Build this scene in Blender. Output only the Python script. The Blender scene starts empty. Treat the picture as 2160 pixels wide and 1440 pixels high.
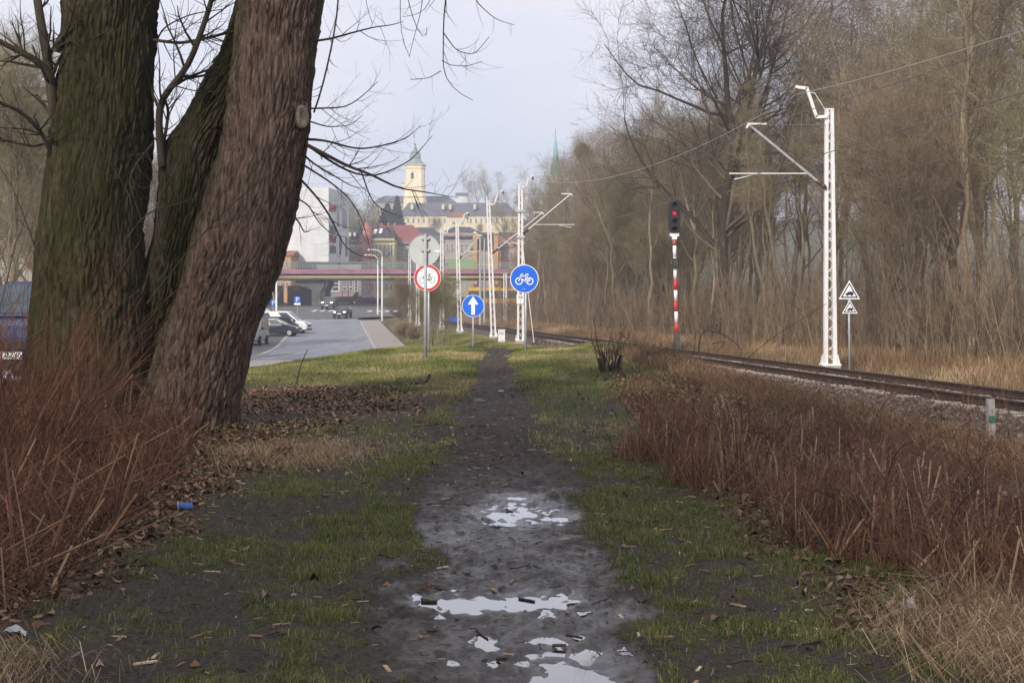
import bpy, math, random
import numpy as np
from mathutils import Vector, Matrix

S = bpy.context.scene
COL = S.collection
F_PX, CX, HY, CAMH = 3000.0, 1080.0, 650.0, 1.6

# ------------------------------------------------------------------ camera
cd = bpy.data.cameras.new('camera'); cam = bpy.data.objects.new('camera', cd); COL.objects.link(cam)
cam.location = (0, 0, CAMH); cam.rotation_euler = (math.pi / 2, 0, 0)
cd.sensor_width = 36; cd.lens = 36 * F_PX / 2160.0
cd.shift_y = -70 / 2160.0
cd.clip_end = 5000; cd.clip_start = 0.1
S.camera = cam

# ------------------------------------------------------------------ world, sun, exposure
SUN_ELEV, SUN_AZ = 30.0, 205.0      # azimuth of the sun clockwise from +Y: behind the camera, to the left
w = bpy.data.worlds.new('World'); S.world = w; w.use_nodes = True
nt = w.node_tree; nt.nodes.clear()
N = nt.nodes.new
out = N('ShaderNodeOutputWorld'); bg = N('ShaderNodeBackground')
sky = N('ShaderNodeTexSky'); sky.sky_type = 'NISHITA'; sky.sun_disc = False
sky.sun_elevation = math.radians(SUN_ELEV); sky.sun_rotation = math.radians(SUN_AZ)
sky.air_density = 1.2; sky.dust_density = 3.0
tc = N('ShaderNodeTexCoord'); mp = N('ShaderNodeMapping'); mp.inputs['Scale'].default_value = (1.2, 1.2, 3.2)
nz = N('ShaderNodeTexNoise'); nz.inputs['Scale'].default_value = 2.2; nz.inputs['Detail'].default_value = 5
nz.inputs['Roughness'].default_value = 0.5
cr = N('ShaderNodeValToRGB')
cr.color_ramp.elements[0].position = 0.36; cr.color_ramp.elements[0].color = (7.7, 8.25, 10.0, 1)
cr.color_ramp.elements[1].position = 0.66; cr.color_ramp.elements[1].color = (10.3, 10.0, 10.8, 1)
mx = N('ShaderNodeMix'); mx.data_type = 'RGBA'; mx.inputs['Factor'].default_value = 0.9
L = nt.links.new
L(tc.outputs['Generated'], mp.inputs['Vector']); L(mp.outputs['Vector'], nz.inputs['Vector'])
L(nz.outputs['Fac'], cr.inputs['Fac'])
L(sky.outputs['Color'], mx.inputs['A']); L(cr.outputs['Color'], mx.inputs['B'])
L(mx.outputs['Result'], bg.inputs['Color']); bg.inputs['Strength'].default_value = 0.1
L(bg.outputs['Background'], out.inputs['Surface'])

sd = bpy.data.lights.new('sun', 'SUN'); sun = bpy.data.objects.new('sun', sd); COL.objects.link(sun)
sd.energy = 4.4; sd.angle = math.radians(6); sd.color = (1.0, 0.91, 0.80)
az, el = math.radians(SUN_AZ), math.radians(SUN_ELEV)
sdir = Vector((math.sin(az) * math.cos(el), math.cos(az) * math.cos(el), math.sin(el)))
sun.rotation_euler = (-sdir).to_track_quat('-Z', 'Y').to_euler()
sun.location = sdir * 100

S.view_settings.view_transform = 'Standard'; S.view_settings.look = 'None'
S.view_settings.exposure = 0.0; S.view_settings.gamma = 1.0; S.view_settings.use_curve_mapping = False
S.render.engine = 'CYCLES'
S.cycles.max_bounces = 6; S.cycles.volume_bounces = 1; S.cycles.transparent_max_bounces = 8
S.cycles.use_denoising = True; S.cycles.denoising_input_passes = 'RGB_ALBEDO_NORMAL'; S.cycles.denoising_prefilter = 'ACCURATE'

# ------------------------------------------------------------------ helpers
rng = np.random.default_rng(11)
random.seed(5)

def P(px, py, Y):
    return Vector(((px - CX) / F_PX * Y, Y, CAMH - (py - HY) / F_PX * Y))
def X_(px, Y): return (px - CX) / F_PX * Y
def Z_(py, Y): return CAMH - (py - HY) / F_PX * Y

def worley(x, y, s=0):
    xi = np.floor(x).astype(np.int64); yi = np.floor(y).astype(np.int64)
    f1 = np.full(x.shape, 9.); f2 = np.full(x.shape, 9.); cid = np.zeros(x.shape)
    for dx in (-1, 0, 1):
        for dy in (-1, 0, 1):
            cx, cy = xi + dx, yi + dy
            d = np.hypot(cx + hash2(cx, cy, s) - x, cy + hash2(cx, cy, s + 7) - y)
            n1 = d < f1; f2 = np.where(n1, f1, np.minimum(f2, d)); cid = np.where(n1, hash2(cx, cy, s + 13), cid); f1 = np.where(n1, d, f1)
    return f1, f2, cid
def sstep(a, b, x):
    t = np.clip((np.asarray(x, float) - a) / (b - a), 0, 1); return t * t * (3 - 2 * t)

def hash2(i, j, s):
    h = (i * 374761393 + j * 668265263 + s * 974634777) & 0xffffffff
    h = ((h ^ (h >> 13)) * 1274126177) & 0xffffffff
    return ((h ^ (h >> 16)) & 0xffffff) / float(0xffffff)
def vnoise(x, y, s=0):
    xi = np.floor(x).astype(np.int64); yi = np.floor(y).astype(np.int64)
    fx = x - xi; fy = y - yi
    fx = fx * fx * (3 - 2 * fx); fy = fy * fy * (3 - 2 * fy)
    a = hash2(xi, yi, s); b = hash2(xi + 1, yi, s); c = hash2(xi, yi + 1, s); d = hash2(xi + 1, yi + 1, s)
    return (a + (b - a) * fx) * (1 - fy) + (c + (d - c) * fx) * fy
def fbm(x, y, s=0, o=4, g=0.5):
    x = np.asarray(x, float); y = np.asarray(y, float)
    v = 0; a = 1; t = 0
    for k in range(o):
        v = v + a * (vnoise(x * 2 ** k, y * 2 ** k, s + k * 17) - 0.5); t += a; a *= g
    return v / t * 2     # about -1..1

def setprops(o, label=None, cat=None, group=None, kind=None):
    if label: o['label'] = label
    if cat: o['category'] = cat
    if group: o['group'] = group
    if kind: o['kind'] = kind
    return o
def empty(name, loc, label=None, cat=None, group=None, rz=0):
    o = bpy.data.objects.new(name, None); COL.objects.link(o)
    o.location = loc; o.rotation_euler = (0, 0, rz); o.empty_display_size = 0.2
    return setprops(o, label, cat, group)
def link(name, me, parent=None):
    o = bpy.data.objects.new(name, me); COL.objects.link(o)
    if parent is not None: o.parent = parent
    return o
def copy_tree(o, parent=None):
    c = o.copy(); COL.objects.link(c)
    if parent is not None: c.parent = parent
    for ch in list(o.children): copy_tree(ch, c)
    return c

def mesh_np(name, V, F, mats, smooth=False, midx=None, attrs=None):
    """V (n,3); F list of int arrays (m,k); attrs dict name -> (n,) floats"""
    me = bpy.data.meshes.new(name)
    V = np.ascontiguousarray(V, dtype=np.float32)
    if not isinstance(F, (list, tuple)): F = [F]
    F = [np.asarray(f, dtype=np.int32) for f in F if len(f)]
    nl = sum(f.size for f in F); npol = sum(len(f) for f in F)
    me.vertices.add(len(V)); me.vertices.foreach_set('co', V.ravel())
    me.loops.add(nl); me.polygons.add(npol)
    me.loops.foreach_set('vertex_index', np.concatenate([f.ravel() for f in F]))
    tot = np.concatenate([np.full(len(f), f.shape[1], np.int32) for f in F])
    st = np.concatenate([[0], np.cumsum(tot)[:-1]]).astype(np.int32)
    me.polygons.foreach_set('loop_start', st)
    try: me.polygons.foreach_set('loop_total', tot)
    except Exception: pass
    if midx is not None: me.polygons.foreach_set('material_index', np.asarray(midx, np.int32))
    me.polygons.foreach_set('use_smooth', np.full(npol, bool(smooth)))
    for m in (mats if isinstance(mats, (list, tuple)) else [mats]): me.materials.append(m)
    for k, a in (attrs or {}).items():
        at = me.attributes.new(k, 'FLOAT', 'POINT'); at.data.foreach_set('value', np.asarray(a, np.float32))
    me.update(calc_edges=True)
    return me

class MB:
    """collects boxes, tubes, discs ... with material slots and links them as one mesh"""
    def __init__(s): s.v = []; s.f = []; s.m = []; s.n = 0
    def add(s, V, F, mi=0):
        V = [tuple(map(float, v)) for v in V]
        s.v += V; s.f += [[i + s.n for i in f] for f in F]; s.m += [mi] * len(F); s.n += len(V); return s
    def box(s, x0, x1, y0, y1, z0, z1, mi=0):
        V = [(x, y, z) for x in (x0, x1) for y in (y0, y1) for z in (z0, z1)]
        return s.add(V, [(0, 1, 3, 2), (4, 6, 7, 5), (0, 4, 5, 1), (2, 3, 7, 6), (0, 2, 6, 4), (1, 5, 7, 3)], mi)
    def frustum(s, b, t, mi=0):   # two rings of equal length, bottom and top
        n = len(b); F = [[i, (i + 1) % n, n + (i + 1) % n, n + i] for i in range(n)]
        return s.add(list(b) + list(t), F + [list(range(n))[::-1], list(range(n, 2 * n))], mi)
    def tube(s, pts, r, sides=8, mi=0, caps=True):
        pts = [Vector(p) for p in pts]; n = len(pts); rr = r if isinstance(r, (list, tuple)) else [r] * n
        V = []; F = []
        tm = (pts[-1] - pts[0]); ref = Vector((0, 0, 1)) if abs(tm.normalized().z) < .8 else Vector((1, 0, 0))
        for i, p in enumerate(pts):
            t = (pts[min(i + 1, n - 1)] - pts[max(i - 1, 0)]).normalized()
            u = t.cross(ref); u = u.normalized() if u.length > 1e-6 else t.orthogonal().normalized()
            q = t.cross(u)
            for k in range(sides):
                a = 2 * math.pi * k / sides; V.append(p + (u * math.cos(a) + q * math.sin(a)) * rr[i])
        for i in range(n - 1):
            for k in range(sides):
                a = i * sides + k; b = i * sides + (k + 1) % sides; F.append((a, b, b + sides, a + sides))
        if caps: F += [list(range(sides))[::-1], list(range((n - 1) * sides, n * sides))]
        return s.add(V, F, mi)
    def bar(s, a, b, wx, wy, mi=0, up=(0, 0, 1)):
        a = Vector(a); b = Vector(b); t = (b - a).normalized(); up = Vector(up)
        u = t.cross(up); u = u.normalized() if u.length > 1e-5 else t.orthogonal().normalized(); q = t.cross(u).normalized()
        ring = lambda p: [p + u * wx / 2 + q * wy / 2, p - u * wx / 2 + q * wy / 2, p - u * wx / 2 - q * wy / 2, p + u * wx / 2 - q * wy / 2]
        return s.frustum(ring(a), ring(b), mi)
    def lathe(s, prof, sides=24, mi=0, axis='z', c=(0, 0, 0)):
        V = []; F = []; n = len(prof); c = Vector(c)
        for r, h in prof:
            for k in range(sides):
                a = 2 * math.pi * (k + .5) / sides
                p = (r * math.cos(a), r * math.sin(a), h) if axis == 'z' else ((r * math.cos(a), h, r * math.sin(a)) if axis == 'y' else (h, r * math.cos(a), r * math.sin(a)))
                V.append(c + Vector(p))
        for i in range(n - 1):
            for k in range(sides):
                a = i * sides + k; b = i * sides + (k + 1) % sides; F.append((a, b, b + sides, a + sides))
        F += [list(range(sides))[::-1], list(range((n - 1) * sides, n * sides))]
        return s.add(V, F, mi)
    def prism_xz(s, poly, y0, y1, mi=0):   # polygon in x,z extruded along y
        return s.frustum([(x, y0, z) for x, z in poly], [(x, y1, z) for x, z in poly], mi)
    def build(s, name, mats, parent=None, smooth=False, bevel=0, loc=None):
        me = bpy.data.meshes.new(name); me.from_pydata(s.v, [], s.f)
        for m in (mats if isinstance(mats, (list, tuple)) else [mats]): me.materials.append(m)
        me.polygons.foreach_set('material_index', s.m)
        if smooth: me.polygons.foreach_set('use_smooth', [True] * len(s.f))
        me.update()
        import bmesh
        bm = bmesh.new(); bm.from_mesh(me); bmesh.ops.recalc_face_normals(bm, faces=bm.faces)
        if bevel:
            bmesh.ops.bevel(bm, geom=[e for e in bm.edges if e.is_manifold and e.calc_face_angle(0) > .5], offset=bevel, segments=2, affect='EDGES', clamp_overlap=True)
        bm.to_mesh(me); bm.free()
        o = link(name, me, parent)
        if loc is not None: o.location = loc
        return o

# ------------------------------------------------------------------ materials
def mat(name, c1, c2=None, scale=4.0, rough=0.8, spec=0.3, bump=0.0, bscale=None, metal=0.0, stretch=(1, 1, 1), c3=None, det=6, emit=None, estr=0, rvar=0.0, pos=(.35, .65), bdist=.02):
    m = bpy.data.materials.new(name); m.use_nodes = True
    t = m.node_tree; b = t.nodes['Principled BSDF']; l = t.links.new
    b.inputs['Roughness'].default_value = rough; b.inputs['Metallic'].default_value = metal
    b.inputs['Specular IOR Level'].default_value = spec
    if emit: b.inputs['Emission Color'].default_value = (*emit, 1); b.inputs['Emission Strength'].default_value = estr
    if c2 is None:
        c2 = tuple(min(1, x * 1.18) for x in c1); c1 = tuple(x * .86 for x in c1)
    co = t.nodes.new('ShaderNodeTexCoord'); mpn = t.nodes.new('ShaderNodeMapping'); mpn.inputs['Scale'].default_value = stretch
    n = t.nodes.new('ShaderNodeTexNoise'); n.inputs['Scale'].default_value = scale; n.inputs['Detail'].default_value = det; n.inputs['Roughness'].default_value = .62
    r = t.nodes.new('ShaderNodeValToRGB'); e = r.color_ramp.elements
    e[0].position = pos[0]; e[0].color = (*c1, 1); e[1].position = pos[1]; e[1].color = (*c2, 1)
    if c3: k = e.new((pos[0] + pos[1]) / 2); k.color = (*c3, 1)
    l(co.outputs['Object'], mpn.inputs['Vector']); l(mpn.outputs['Vector'], n.inputs['Vector']); l(n.outputs['Fac'], r.inputs['Fac'])
    l(r.outputs['Color'], b.inputs['Base Color'])
    if rvar:
        mr = t.nodes.new('ShaderNodeMapRange'); mr.inputs['To Min'].default_value = max(0.02, rough - rvar); mr.inputs['To Max'].default_value = min(1, rough + rvar)
        mr.inputs['From Min'].default_value = .3; mr.inputs['From Max'].default_value = .7
        l(n.outputs['Fac'], mr.inputs['Value']); l(mr.outputs['Result'], b.inputs['Roughness'])
    if bump:
        n2 = t.nodes.new('ShaderNodeTexNoise'); n2.inputs['Scale'].default_value = bscale or scale * 3; n2.inputs['Detail'].default_value = 8
        l(mpn.outputs['Vector'], n2.inputs['Vector'])
        bp = t.nodes.new('ShaderNodeBump'); bp.inputs['Strength'].default_value = bump; bp.inputs['Distance'].default_value = bdist
        l(n2.outputs['Fac'], bp.inputs['Height']); l(bp.outputs['Normal'], b.inputs['Normal'])
    return m

def tone_mat(name, cols, rough=.8, spec=.25, noise=.25, inst=0.0, attr='tone'):
    """colour of each stem, blade or leaf from its own 'tone' value"""
    m = bpy.data.materials.new(name); m.use_nodes = True
    t = m.node_tree; b = t.nodes['Principled BSDF']; l = t.links.new
    b.inputs['Roughness'].default_value = rough; b.inputs['Specular IOR Level'].default_value = spec
    a = t.nodes.new('ShaderNodeAttribute'); a.attribute_name = attr
    r = t.nodes.new('ShaderNodeValToRGB'); e = r.color_ramp.elements
    e[0].position = 0; e[0].color = (*cols[0], 1); e[1].position = 1; e[1].color = (*cols[-1], 1)
    for i, c in enumerate(cols[1:-1]):
        k = e.new((i + 1) / (len(cols) - 1)); k.color = (*c, 1)
    l(a.outputs['Fac'], r.inputs['Fac'])
    co = t.nodes.new('ShaderNodeTexCoord'); n = t.nodes.new('ShaderNodeTexNoise'); n.inputs['Scale'].default_value = 9; n.inputs['Detail'].default_value = 4
    l(co.outputs['Object'], n.inputs['Vector'])
    mr = t.nodes.new('ShaderNodeMapRange'); mr.inputs['To Min'].default_value = 1 - noise * 1.5; mr.inputs['To Max'].default_value = 1 + noise * 1.5
    l(n.outputs['Fac'], mr.inputs['Value'])
    src = mr.outputs['Result']
    if inst:
        oi = t.nodes.new('ShaderNodeObjectInfo'); m2 = t.nodes.new('ShaderNodeMapRange'); m2.inputs['To Min'].default_value = 1 - inst; m2.inputs['To Max'].default_value = 1 + inst
        l(oi.outputs['Random'], m2.inputs['Value'])
        mm = t.nodes.new('ShaderNodeMath'); mm.operation = 'MULTIPLY'; l(src, mm.inputs[0]); l(m2.outputs['Result'], mm.inputs[1]); src = mm.outputs[0]
    v = t.nodes.new('ShaderNodeVectorMath'); v.operation = 'SCALE'
    l(r.outputs['Color'], v.inputs[0]); l(src, v.inputs['Scale']); l(v.outputs['Vector'], b.inputs['Base Color'])
    return m

# ------------------------------------------------------------------ vectorised stems
def tubes(P_, R, sides=3):
    """P_ (N,K,3), R (N,K) -> V, F quads"""
    Nn, K, _ = P_.shape
    T = np.gradient(P_, axis=1); T /= np.linalg.norm(T, axis=2, keepdims=True) + 1e-9
    mean = T.mean(1); ref = np.where((np.abs(mean[:, 2]) < .7)[:, None], np.array([0, 0, 1.]), np.array([1., 0.13, 0]))
    U = np.cross(T, ref[:, None, :]); U /= np.linalg.norm(U, axis=2, keepdims=True) + 1e-9
    W = np.cross(T, U)
    ang = np.arange(sides) * 2 * np.pi / sides
    V = P_[:, :, None, :] + R[:, :, None, None] * (np.cos(ang)[None, None, :, None] * U[:, :, None, :] + np.sin(ang)[None, None, :, None] * W[:, :, None, :])
    idx = np.arange(Nn * K * sides).reshape(Nn, K, sides)
    a = idx[:, :-1, :]; b = np.roll(idx, -1, 2)[:, :-1, :]; c = np.roll(idx, -1, 2)[:, 1:, :]; d = idx[:, 1:, :]
    Fq = np.stack([a, b, c, d], -1).reshape(-1, 4)
    return V.reshape(-1, 3), Fq
def unit(a): return a / (np.linalg.norm(a, axis=-1, keepdims=True) + 1e-9)

def grow(Pp, Rp, m, t0, t1, length, ang, K, rg, up=0.0, gnarl=.15, rf=.6, lvar=.35, taper=.25, rmin=.002, lt=.5, tpow=1.0):
    """m children on each parent polyline; length is absolute, shortened towards the tip by lt"""
    Nn, Kp, _ = Pp.shape
    t = t0 + (t1 - t0) * rg.random((Nn, m)) ** tpow
    f = t * (Kp - 1); i = np.minimum(f.astype(int), Kp - 2); fr = (f - i)[..., None]
    n = np.arange(Nn)[:, None]
    base = Pp[n, i] * (1 - fr) + Pp[n, i + 1] * fr
    T = unit(Pp[n, i + 1] - Pp[n, i])
    r0 = (Rp[n, i] * (1 - fr[..., 0]) + Rp[n, i + 1] * fr[..., 0]) * rf * (.7 + .5 * rg.random((Nn, m)))
    rnd = unit(rg.normal(size=(Nn, m, 3))); perp = unit(np.cross(T, rnd))
    a = ang * (.65 + .7 * rg.random((Nn, m)))[..., None]
    d = np.cos(a) * T + np.sin(a) * perp
    ln = length * (1 - lt * t) * (1 - lvar + 2 * lvar * rg.random((Nn, m)))
    M = Nn * m; base = base.reshape(M, 3); d = d.reshape(M, 3); ln = ln.reshape(M); r0 = np.maximum(r0.reshape(M), rmin)
    Q = np.zeros((M, K, 3)); Q[:, 0] = base
    for k in range(1, K):
        Q[:, k] = Q[:, k - 1] + d * (ln / (K - 1))[:, None]
        d = unit(d + np.array([0, 0, up]) + gnarl * rg.normal(size=(M, 3)))
    R = r0[:, None] * (1 - (1 - taper) * np.linspace(0, 1, K))[None, :]
    return Q, np.maximum(R, rmin * .5)

def poly_resample(pts, K):
    pts = np.asarray(pts, float); seg = np.linalg.norm(np.diff(pts[:, :3], axis=0), axis=1); s = np.concatenate([[0], np.cumsum(seg)])
    u = np.linspace(0, s[-1], K)
    # smooth (catmull-like) by dense linear + blur
    q = np.stack([np.interp(u, s, pts[:, c]) for c in range(pts.shape[1])], 1)
    for _ in range(2):
        q[1:-1] = .25 * q[:-2] + .5 * q[1:-1] + .25 * q[2:]
    return q
# ================================================================== setting: courses of road, track and ground
def smooth_table(pts, lo, hi, sig):
    g = np.arange(lo, hi, .5); v = np.interp(g, [p[0] for p in pts], [p[1] for p in pts])
    k = np.exp(-.5 * (np.arange(-60, 61) * .5 / sig) ** 2); k /= k.sum()
    return g, np.convolve(np.pad(v, 60, mode='edge'), k, 'valid')
_BZ = smooth_table([(-60, 0), (12, 0), (17, .09), (25, .29), (32, .47), (38, .54), (42, .44), (50, .0), (60, -.4), (80, -.6), (2000, -.6)], -60, 400, 1.6)
_RZ = smooth_table([(-60, .1), (0, .2), (23, .36), (40, .05), (60, -.75), (80, -1.05), (100, -1.17), (140, -.42), (174, .33), (190, .85), (205, 1.6), (230, 1.9), (300, 3.2), (2000, 3.2)], -60, 400, 3)
_RX = smooth_table([(-60, -17), (0, -14.5), (23, -12.2), (40, -10.2), (60, -9.4), (80, -10.7), (100, -13.1), (176, -22.4), (204, -26.0), (300, -38)], -60, 400, 5)
_HZ = smooth_table([(200, 2), (260, 2.6), (330, 4.5), (400, 14), (430, 18), (520, 29), (560, 36), (600, 39), (900, 41), (3000, 20)], 100, 3000, 14)
_PX = smooth_table([(-60, 0), (6, .03), (8, -.08), (11, -.02), (17, -.22), (25, -.3), (38, -.38), (60, -.4)], -60, 100, .8)
_PW = smooth_table([(-60, .5), (6, .5), (8, .55), (11, .6), (14, .55), (17, .5), (25, .36), (38, .36), (60, .35)], -60, 100, .8)
def BZ(Y): return np.interp(Y, *_BZ)
def RZ(Y): return np.interp(Y, *_RZ)
def RX(Y): return np.interp(Y, *_RX)
def XT(Y): return 9.1 - .118 * (np.asarray(Y, float) - 28)
ROADHW = 3.3
PUD = [(-.27, 7.80, .23, .20), (.16, 7.86, .17, .21), (.03, 11.3, .27, .62), (.38, 11.0, .13, .24), (.07, 12.15, .20, .2),
       (.29, 6.32, .14, .34), (.13, 6.12, .06, .12), (-.12, 6.85, .05, .09), (.2, 6.98, .07, .07), (-.52, 7.98, .06, .07), (.33, 7.0, .04, .06)]
PUDZ = -.0285
def pud_field(X, Y):
    nx = fbm(X * 7, Y * 4.2, 91, 4); ny = fbm(X * 19, Y * 12, 97, 3)
    D = np.full(np.shape(X), -9.0)
    for cx, cy, rx, ry in PUD:
        D = np.maximum(D, 1 - np.sqrt(((X - cx) / rx) ** 2 + ((Y - cy) / ry) ** 2))
    return D + .45 * nx + .30 * ny
# trampled footprints, kept as a small height raster
_fx0, _fy0, _fs = -2.6, 5.2, .02
_FR = np.zeros((650, 260))
_rf = np.random.default_rng(61)
for _ in range(620):
    fy = 5.3 + 12.5 * _rf.random() ** 1.2; fx = np.interp(fy, *_PX) + _rf.normal() * .55; an = _rf.normal() * .35; ln, wd = .13 + .03 * _rf.random(), .045 + .012 * _rf.random(); dp = .006 + .016 * _rf.random() ** 2
    i0, j0 = int((fy - _fy0) / _fs), int((fx - _fx0) / _fs); i1, i2, j1, j2 = max(i0 - 14, 0), min(i0 + 15, 650), max(j0 - 14, 0), min(j0 + 15, 260)
    if i2 <= i1 or j2 <= j1: continue
    yy_, xx_ = np.meshgrid(_fy0 + np.arange(i1, i2) * _fs - fy, _fx0 + np.arange(j1, j2) * _fs - fx, indexing='ij')
    u = (xx_ * math.sin(an) + yy_ * math.cos(an)) / ln; v = (xx_ * math.cos(an) - yy_ * math.sin(an)) / wd; r_ = np.sqrt(u * u + v * v)
    _FR[i1:i2, j1:j2] += -dp * (1 - sstep(.75, 1.1, r_)) + dp * .55 * np.exp(-((r_ - 1.25) / .22) ** 2)
_FR = np.clip(_FR, -.016, .022)
def foot(X, Y):
    a = np.clip((X - _fx0) / _fs, 0, 258.99); b_ = np.clip((Y - _fy0) / _fs, 0, 648.99); i = b_.astype(int); j = a.astype(int); fa = a - j; fb_ = b_ - i
    v = (_FR[i, j] * (1 - fa) + _FR[i, j + 1] * fa) * (1 - fb_) + (_FR[i + 1, j] * (1 - fa) + _FR[i + 1, j + 1] * fa) * fb_
    return v * ((X > -2.6) & (X < 2.55) & (Y > 5.2) & (Y < 18))
def path_mask(X, Y):
    px = np.interp(Y, *_PX); pw = np.interp(Y, *_PW)
    d = np.abs(X - px) / pw + .75 * fbm(X * 2.1, Y * 1.0, 3, 5, .6) + .35 * fbm(X * 9, Y * 5, 4, 3)
    return 1 - sstep(.65, 1.35, d)
def zt(X, Y, micro=True):
    X = np.asarray(X, float); Y = np.asarray(Y, float); X, Y = np.broadcast_arrays(X, Y)
    b = BZ(Y); rz = RZ(Y); rx = RX(Y); d = X - XT(Y)
    # beyond the crest: between road level and track level
    u = sstep(0, 1, (X - (rx + 6)) / np.maximum(XT(Y) - 3.5 - (rx + 6), 2)); u = u * (1 - sstep(150, 178, Y) * (1 - sstep(-6.5, -4.2, d)))
    far = rz * (1 - u) + (-.28) * u
    wf = sstep(43, 60, Y); z = b * (1 - wf) + far * wf
    wl = 1 - sstep(rx + 4.2, rx + 7.5, X); z = z * (1 - wl) + rz * wl           # road level on the left
    z = z + .28 * np.exp(-((X - 3.6) / 1.5) ** 2 - ((Y - 37) / 6.5) ** 2) + .12 * np.exp(-((X + 4.5) / 2) ** 2 - ((Y - 17) / 2.5) ** 2)
    dz = -.8 + .45 * sstep(38, 62, Y)
    md = sstep(-5.6, -3.9, d) ; z = z * (1 - md) + dz * md                       # ditch
    mc = sstep(-2.8, -2.3, d); z = z * (1 - mc) + (-.62) * mc                    # under the ballast
    rg_ = -.15 + .03 * np.clip(d - 3, 0, 14); mr = sstep(2.2, 3.6, d); z = z * (1 - mr) + rg_ * mr
    hz = np.interp(Y, *_HZ); mh = np.maximum(sstep(225, 275, Y), sstep(178, 215, Y) * sstep(3.5, 8, d)); z = z * (1 - mh) + hz * mh
    z = z - .3 * (np.abs(X - rx) < ROADHW + 2.6) * (Y < 232) * (Y > -40)
    # the road junction
    z = z - .22 * ((Y > 168) & (Y < 236) & (X > rx - 2) & (d < -6.0))
    if micro:
        near = 1 - sstep(60, 120, Y)
        pm = path_mask(X, Y) * (Y < 60)
        a = .020 * fbm(X * 4, Y * 4, 5, 5, .62) + .006 * fbm(X * 21, Y * 15, 9, 3)
        a = a + (1 - pm) * (.035 * fbm(X * .9, Y * .9, 21, 3) + .014 * fbm(X * 6, Y * 6, 23, 3)) * sstep(.7, 1.3, np.abs(X - np.interp(Y, *_PX)))
        z = z + near * a - .012 * pm * (Y < 30) + foot(X, Y) + .010 * fbm(X * 11, Y * 9, 8, 3) * (Y < 30)
        D = pud_field(X, Y)
        z = z - .036 * sstep(-1.0, 1.0, D) * (Y < 14)
    return z

def axis(parts):
    out_ = []
    for a, b, s in parts: out_.append(np.arange(a, b, s))
    return np.unique(np.round(np.concatenate(out_), 4))
xs = axis([(-460, -90, 12), (-90, -40, 2.5), (-40, -14, .5), (-14, -7, .25), (-7, -2.2, .09), (-2.2, -.9, .03), (-.9, .9, .016), (.9, 2.8, .03), (2.8, 8, .09), (8, 14, .25), (14, 40, .8), (40, 90, 3), (90, 461, 12)])
ys = axis([(-40, 4, 1), (4, 5.5, .1), (5.5, 13, .022), (13, 18, .06), (18, 28, .11), (28, 44, .2), (44, 120, .7), (120, 262, 2), (262, 620, 8), (620, 801, 20)])
GX, GY = np.meshgrid(xs, ys)
GZ = zt(GX, GY)
pm = path_mask(GX, GY) * (GY < 45)
dtr = GX - XT(GY)
patch = fbm(GX * 1.1, GY * .75, 41, 4)
patch2 = fbm(GX * 3.1, GY * 2.4, 47, 4)
def grass_cover(X, Y):
    pmv = path_mask(X, Y) * (Y < 45)
    n1 = fbm(X * 1.1, Y * .75, 41, 4); n2 = fbm(X * 3.1, Y * 2.4, 47, 4)
    base = .07 + .62 * sstep(20, 29, Y) + .14 * sstep(.8, 1.5, X) * (Y < 20) + .10 * sstep(9, 14, Y) - .30 * sstep(-1.9, -3.0, X) * (Y < 16)
    g = base + .55 * n1 + .5 * n2 + .5 * fbm(X * 9, Y * 6.5, 49, 3) - 1.2 * pmv
    g = g - .9 * np.exp(-((X + 3.4) / 1.7) ** 2 - ((Y - 21.5) / 2.8) ** 2)   # leaf litter round the willow
    return np.maximum(sstep(-.12, .55, g), .07 * (1 - pmv) * (Y < 30))
def litter_cover(X, Y):
    n = fbm(X * 1.7, Y * 1.3, 61, 4)
    l = 1.1 * np.exp(-((X + 3.0) / 1.9) ** 2 - ((Y - 21.3) / 3) ** 2) + .9 * sstep(-1.6, -3.0, X) * (Y < 18) + .8 * sstep(1.35, 1.9, X) * sstep(5.6, 3.6, X) * (Y < 34) * (Y > 7)
    return sstep(.25, .8, l + .45 * n)
gcov = grass_cover(GX, GY); lcov = litter_cover(GX, GY) * (1 - pm)
dry = sstep(.1, .6, .25 + .8 * fbm(GX * .5, GY * .5, 71, 3) + .7 * sstep(3.2, 5, dtr) * (dtr < 30) - .5 * (GY < 24) * (dtr < 0)) 
dry = np.maximum(np.maximum(dry * (1 - pm), .9 * sstep(3.0, 4.5, dtr)), .75 * sstep(-7.0, -5.6, dtr) * sstep(-1.8, -2.6, dtr) * (GY < 45)) * (GY < 215)
wet = np.clip(pm * (1 - .95 * sstep(9.5, 16, GY)) * (.62 + .35 * fbm(GX * 1.7, GY * 1.2, 83, 3)) + .8 * sstep(-.75, .1, pud_field(GX, GY)) * (GY < 14), 0, 1)
ny_, nx_ = GX.shape
idx = np.arange(ny_ * nx_).reshape(ny_, nx_)
GF = np.stack([idx[:-1, :-1], idx[:-1, 1:], idx[1:, 1:], idx[1:, :-1]], -1).reshape(-1, 4)

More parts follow.
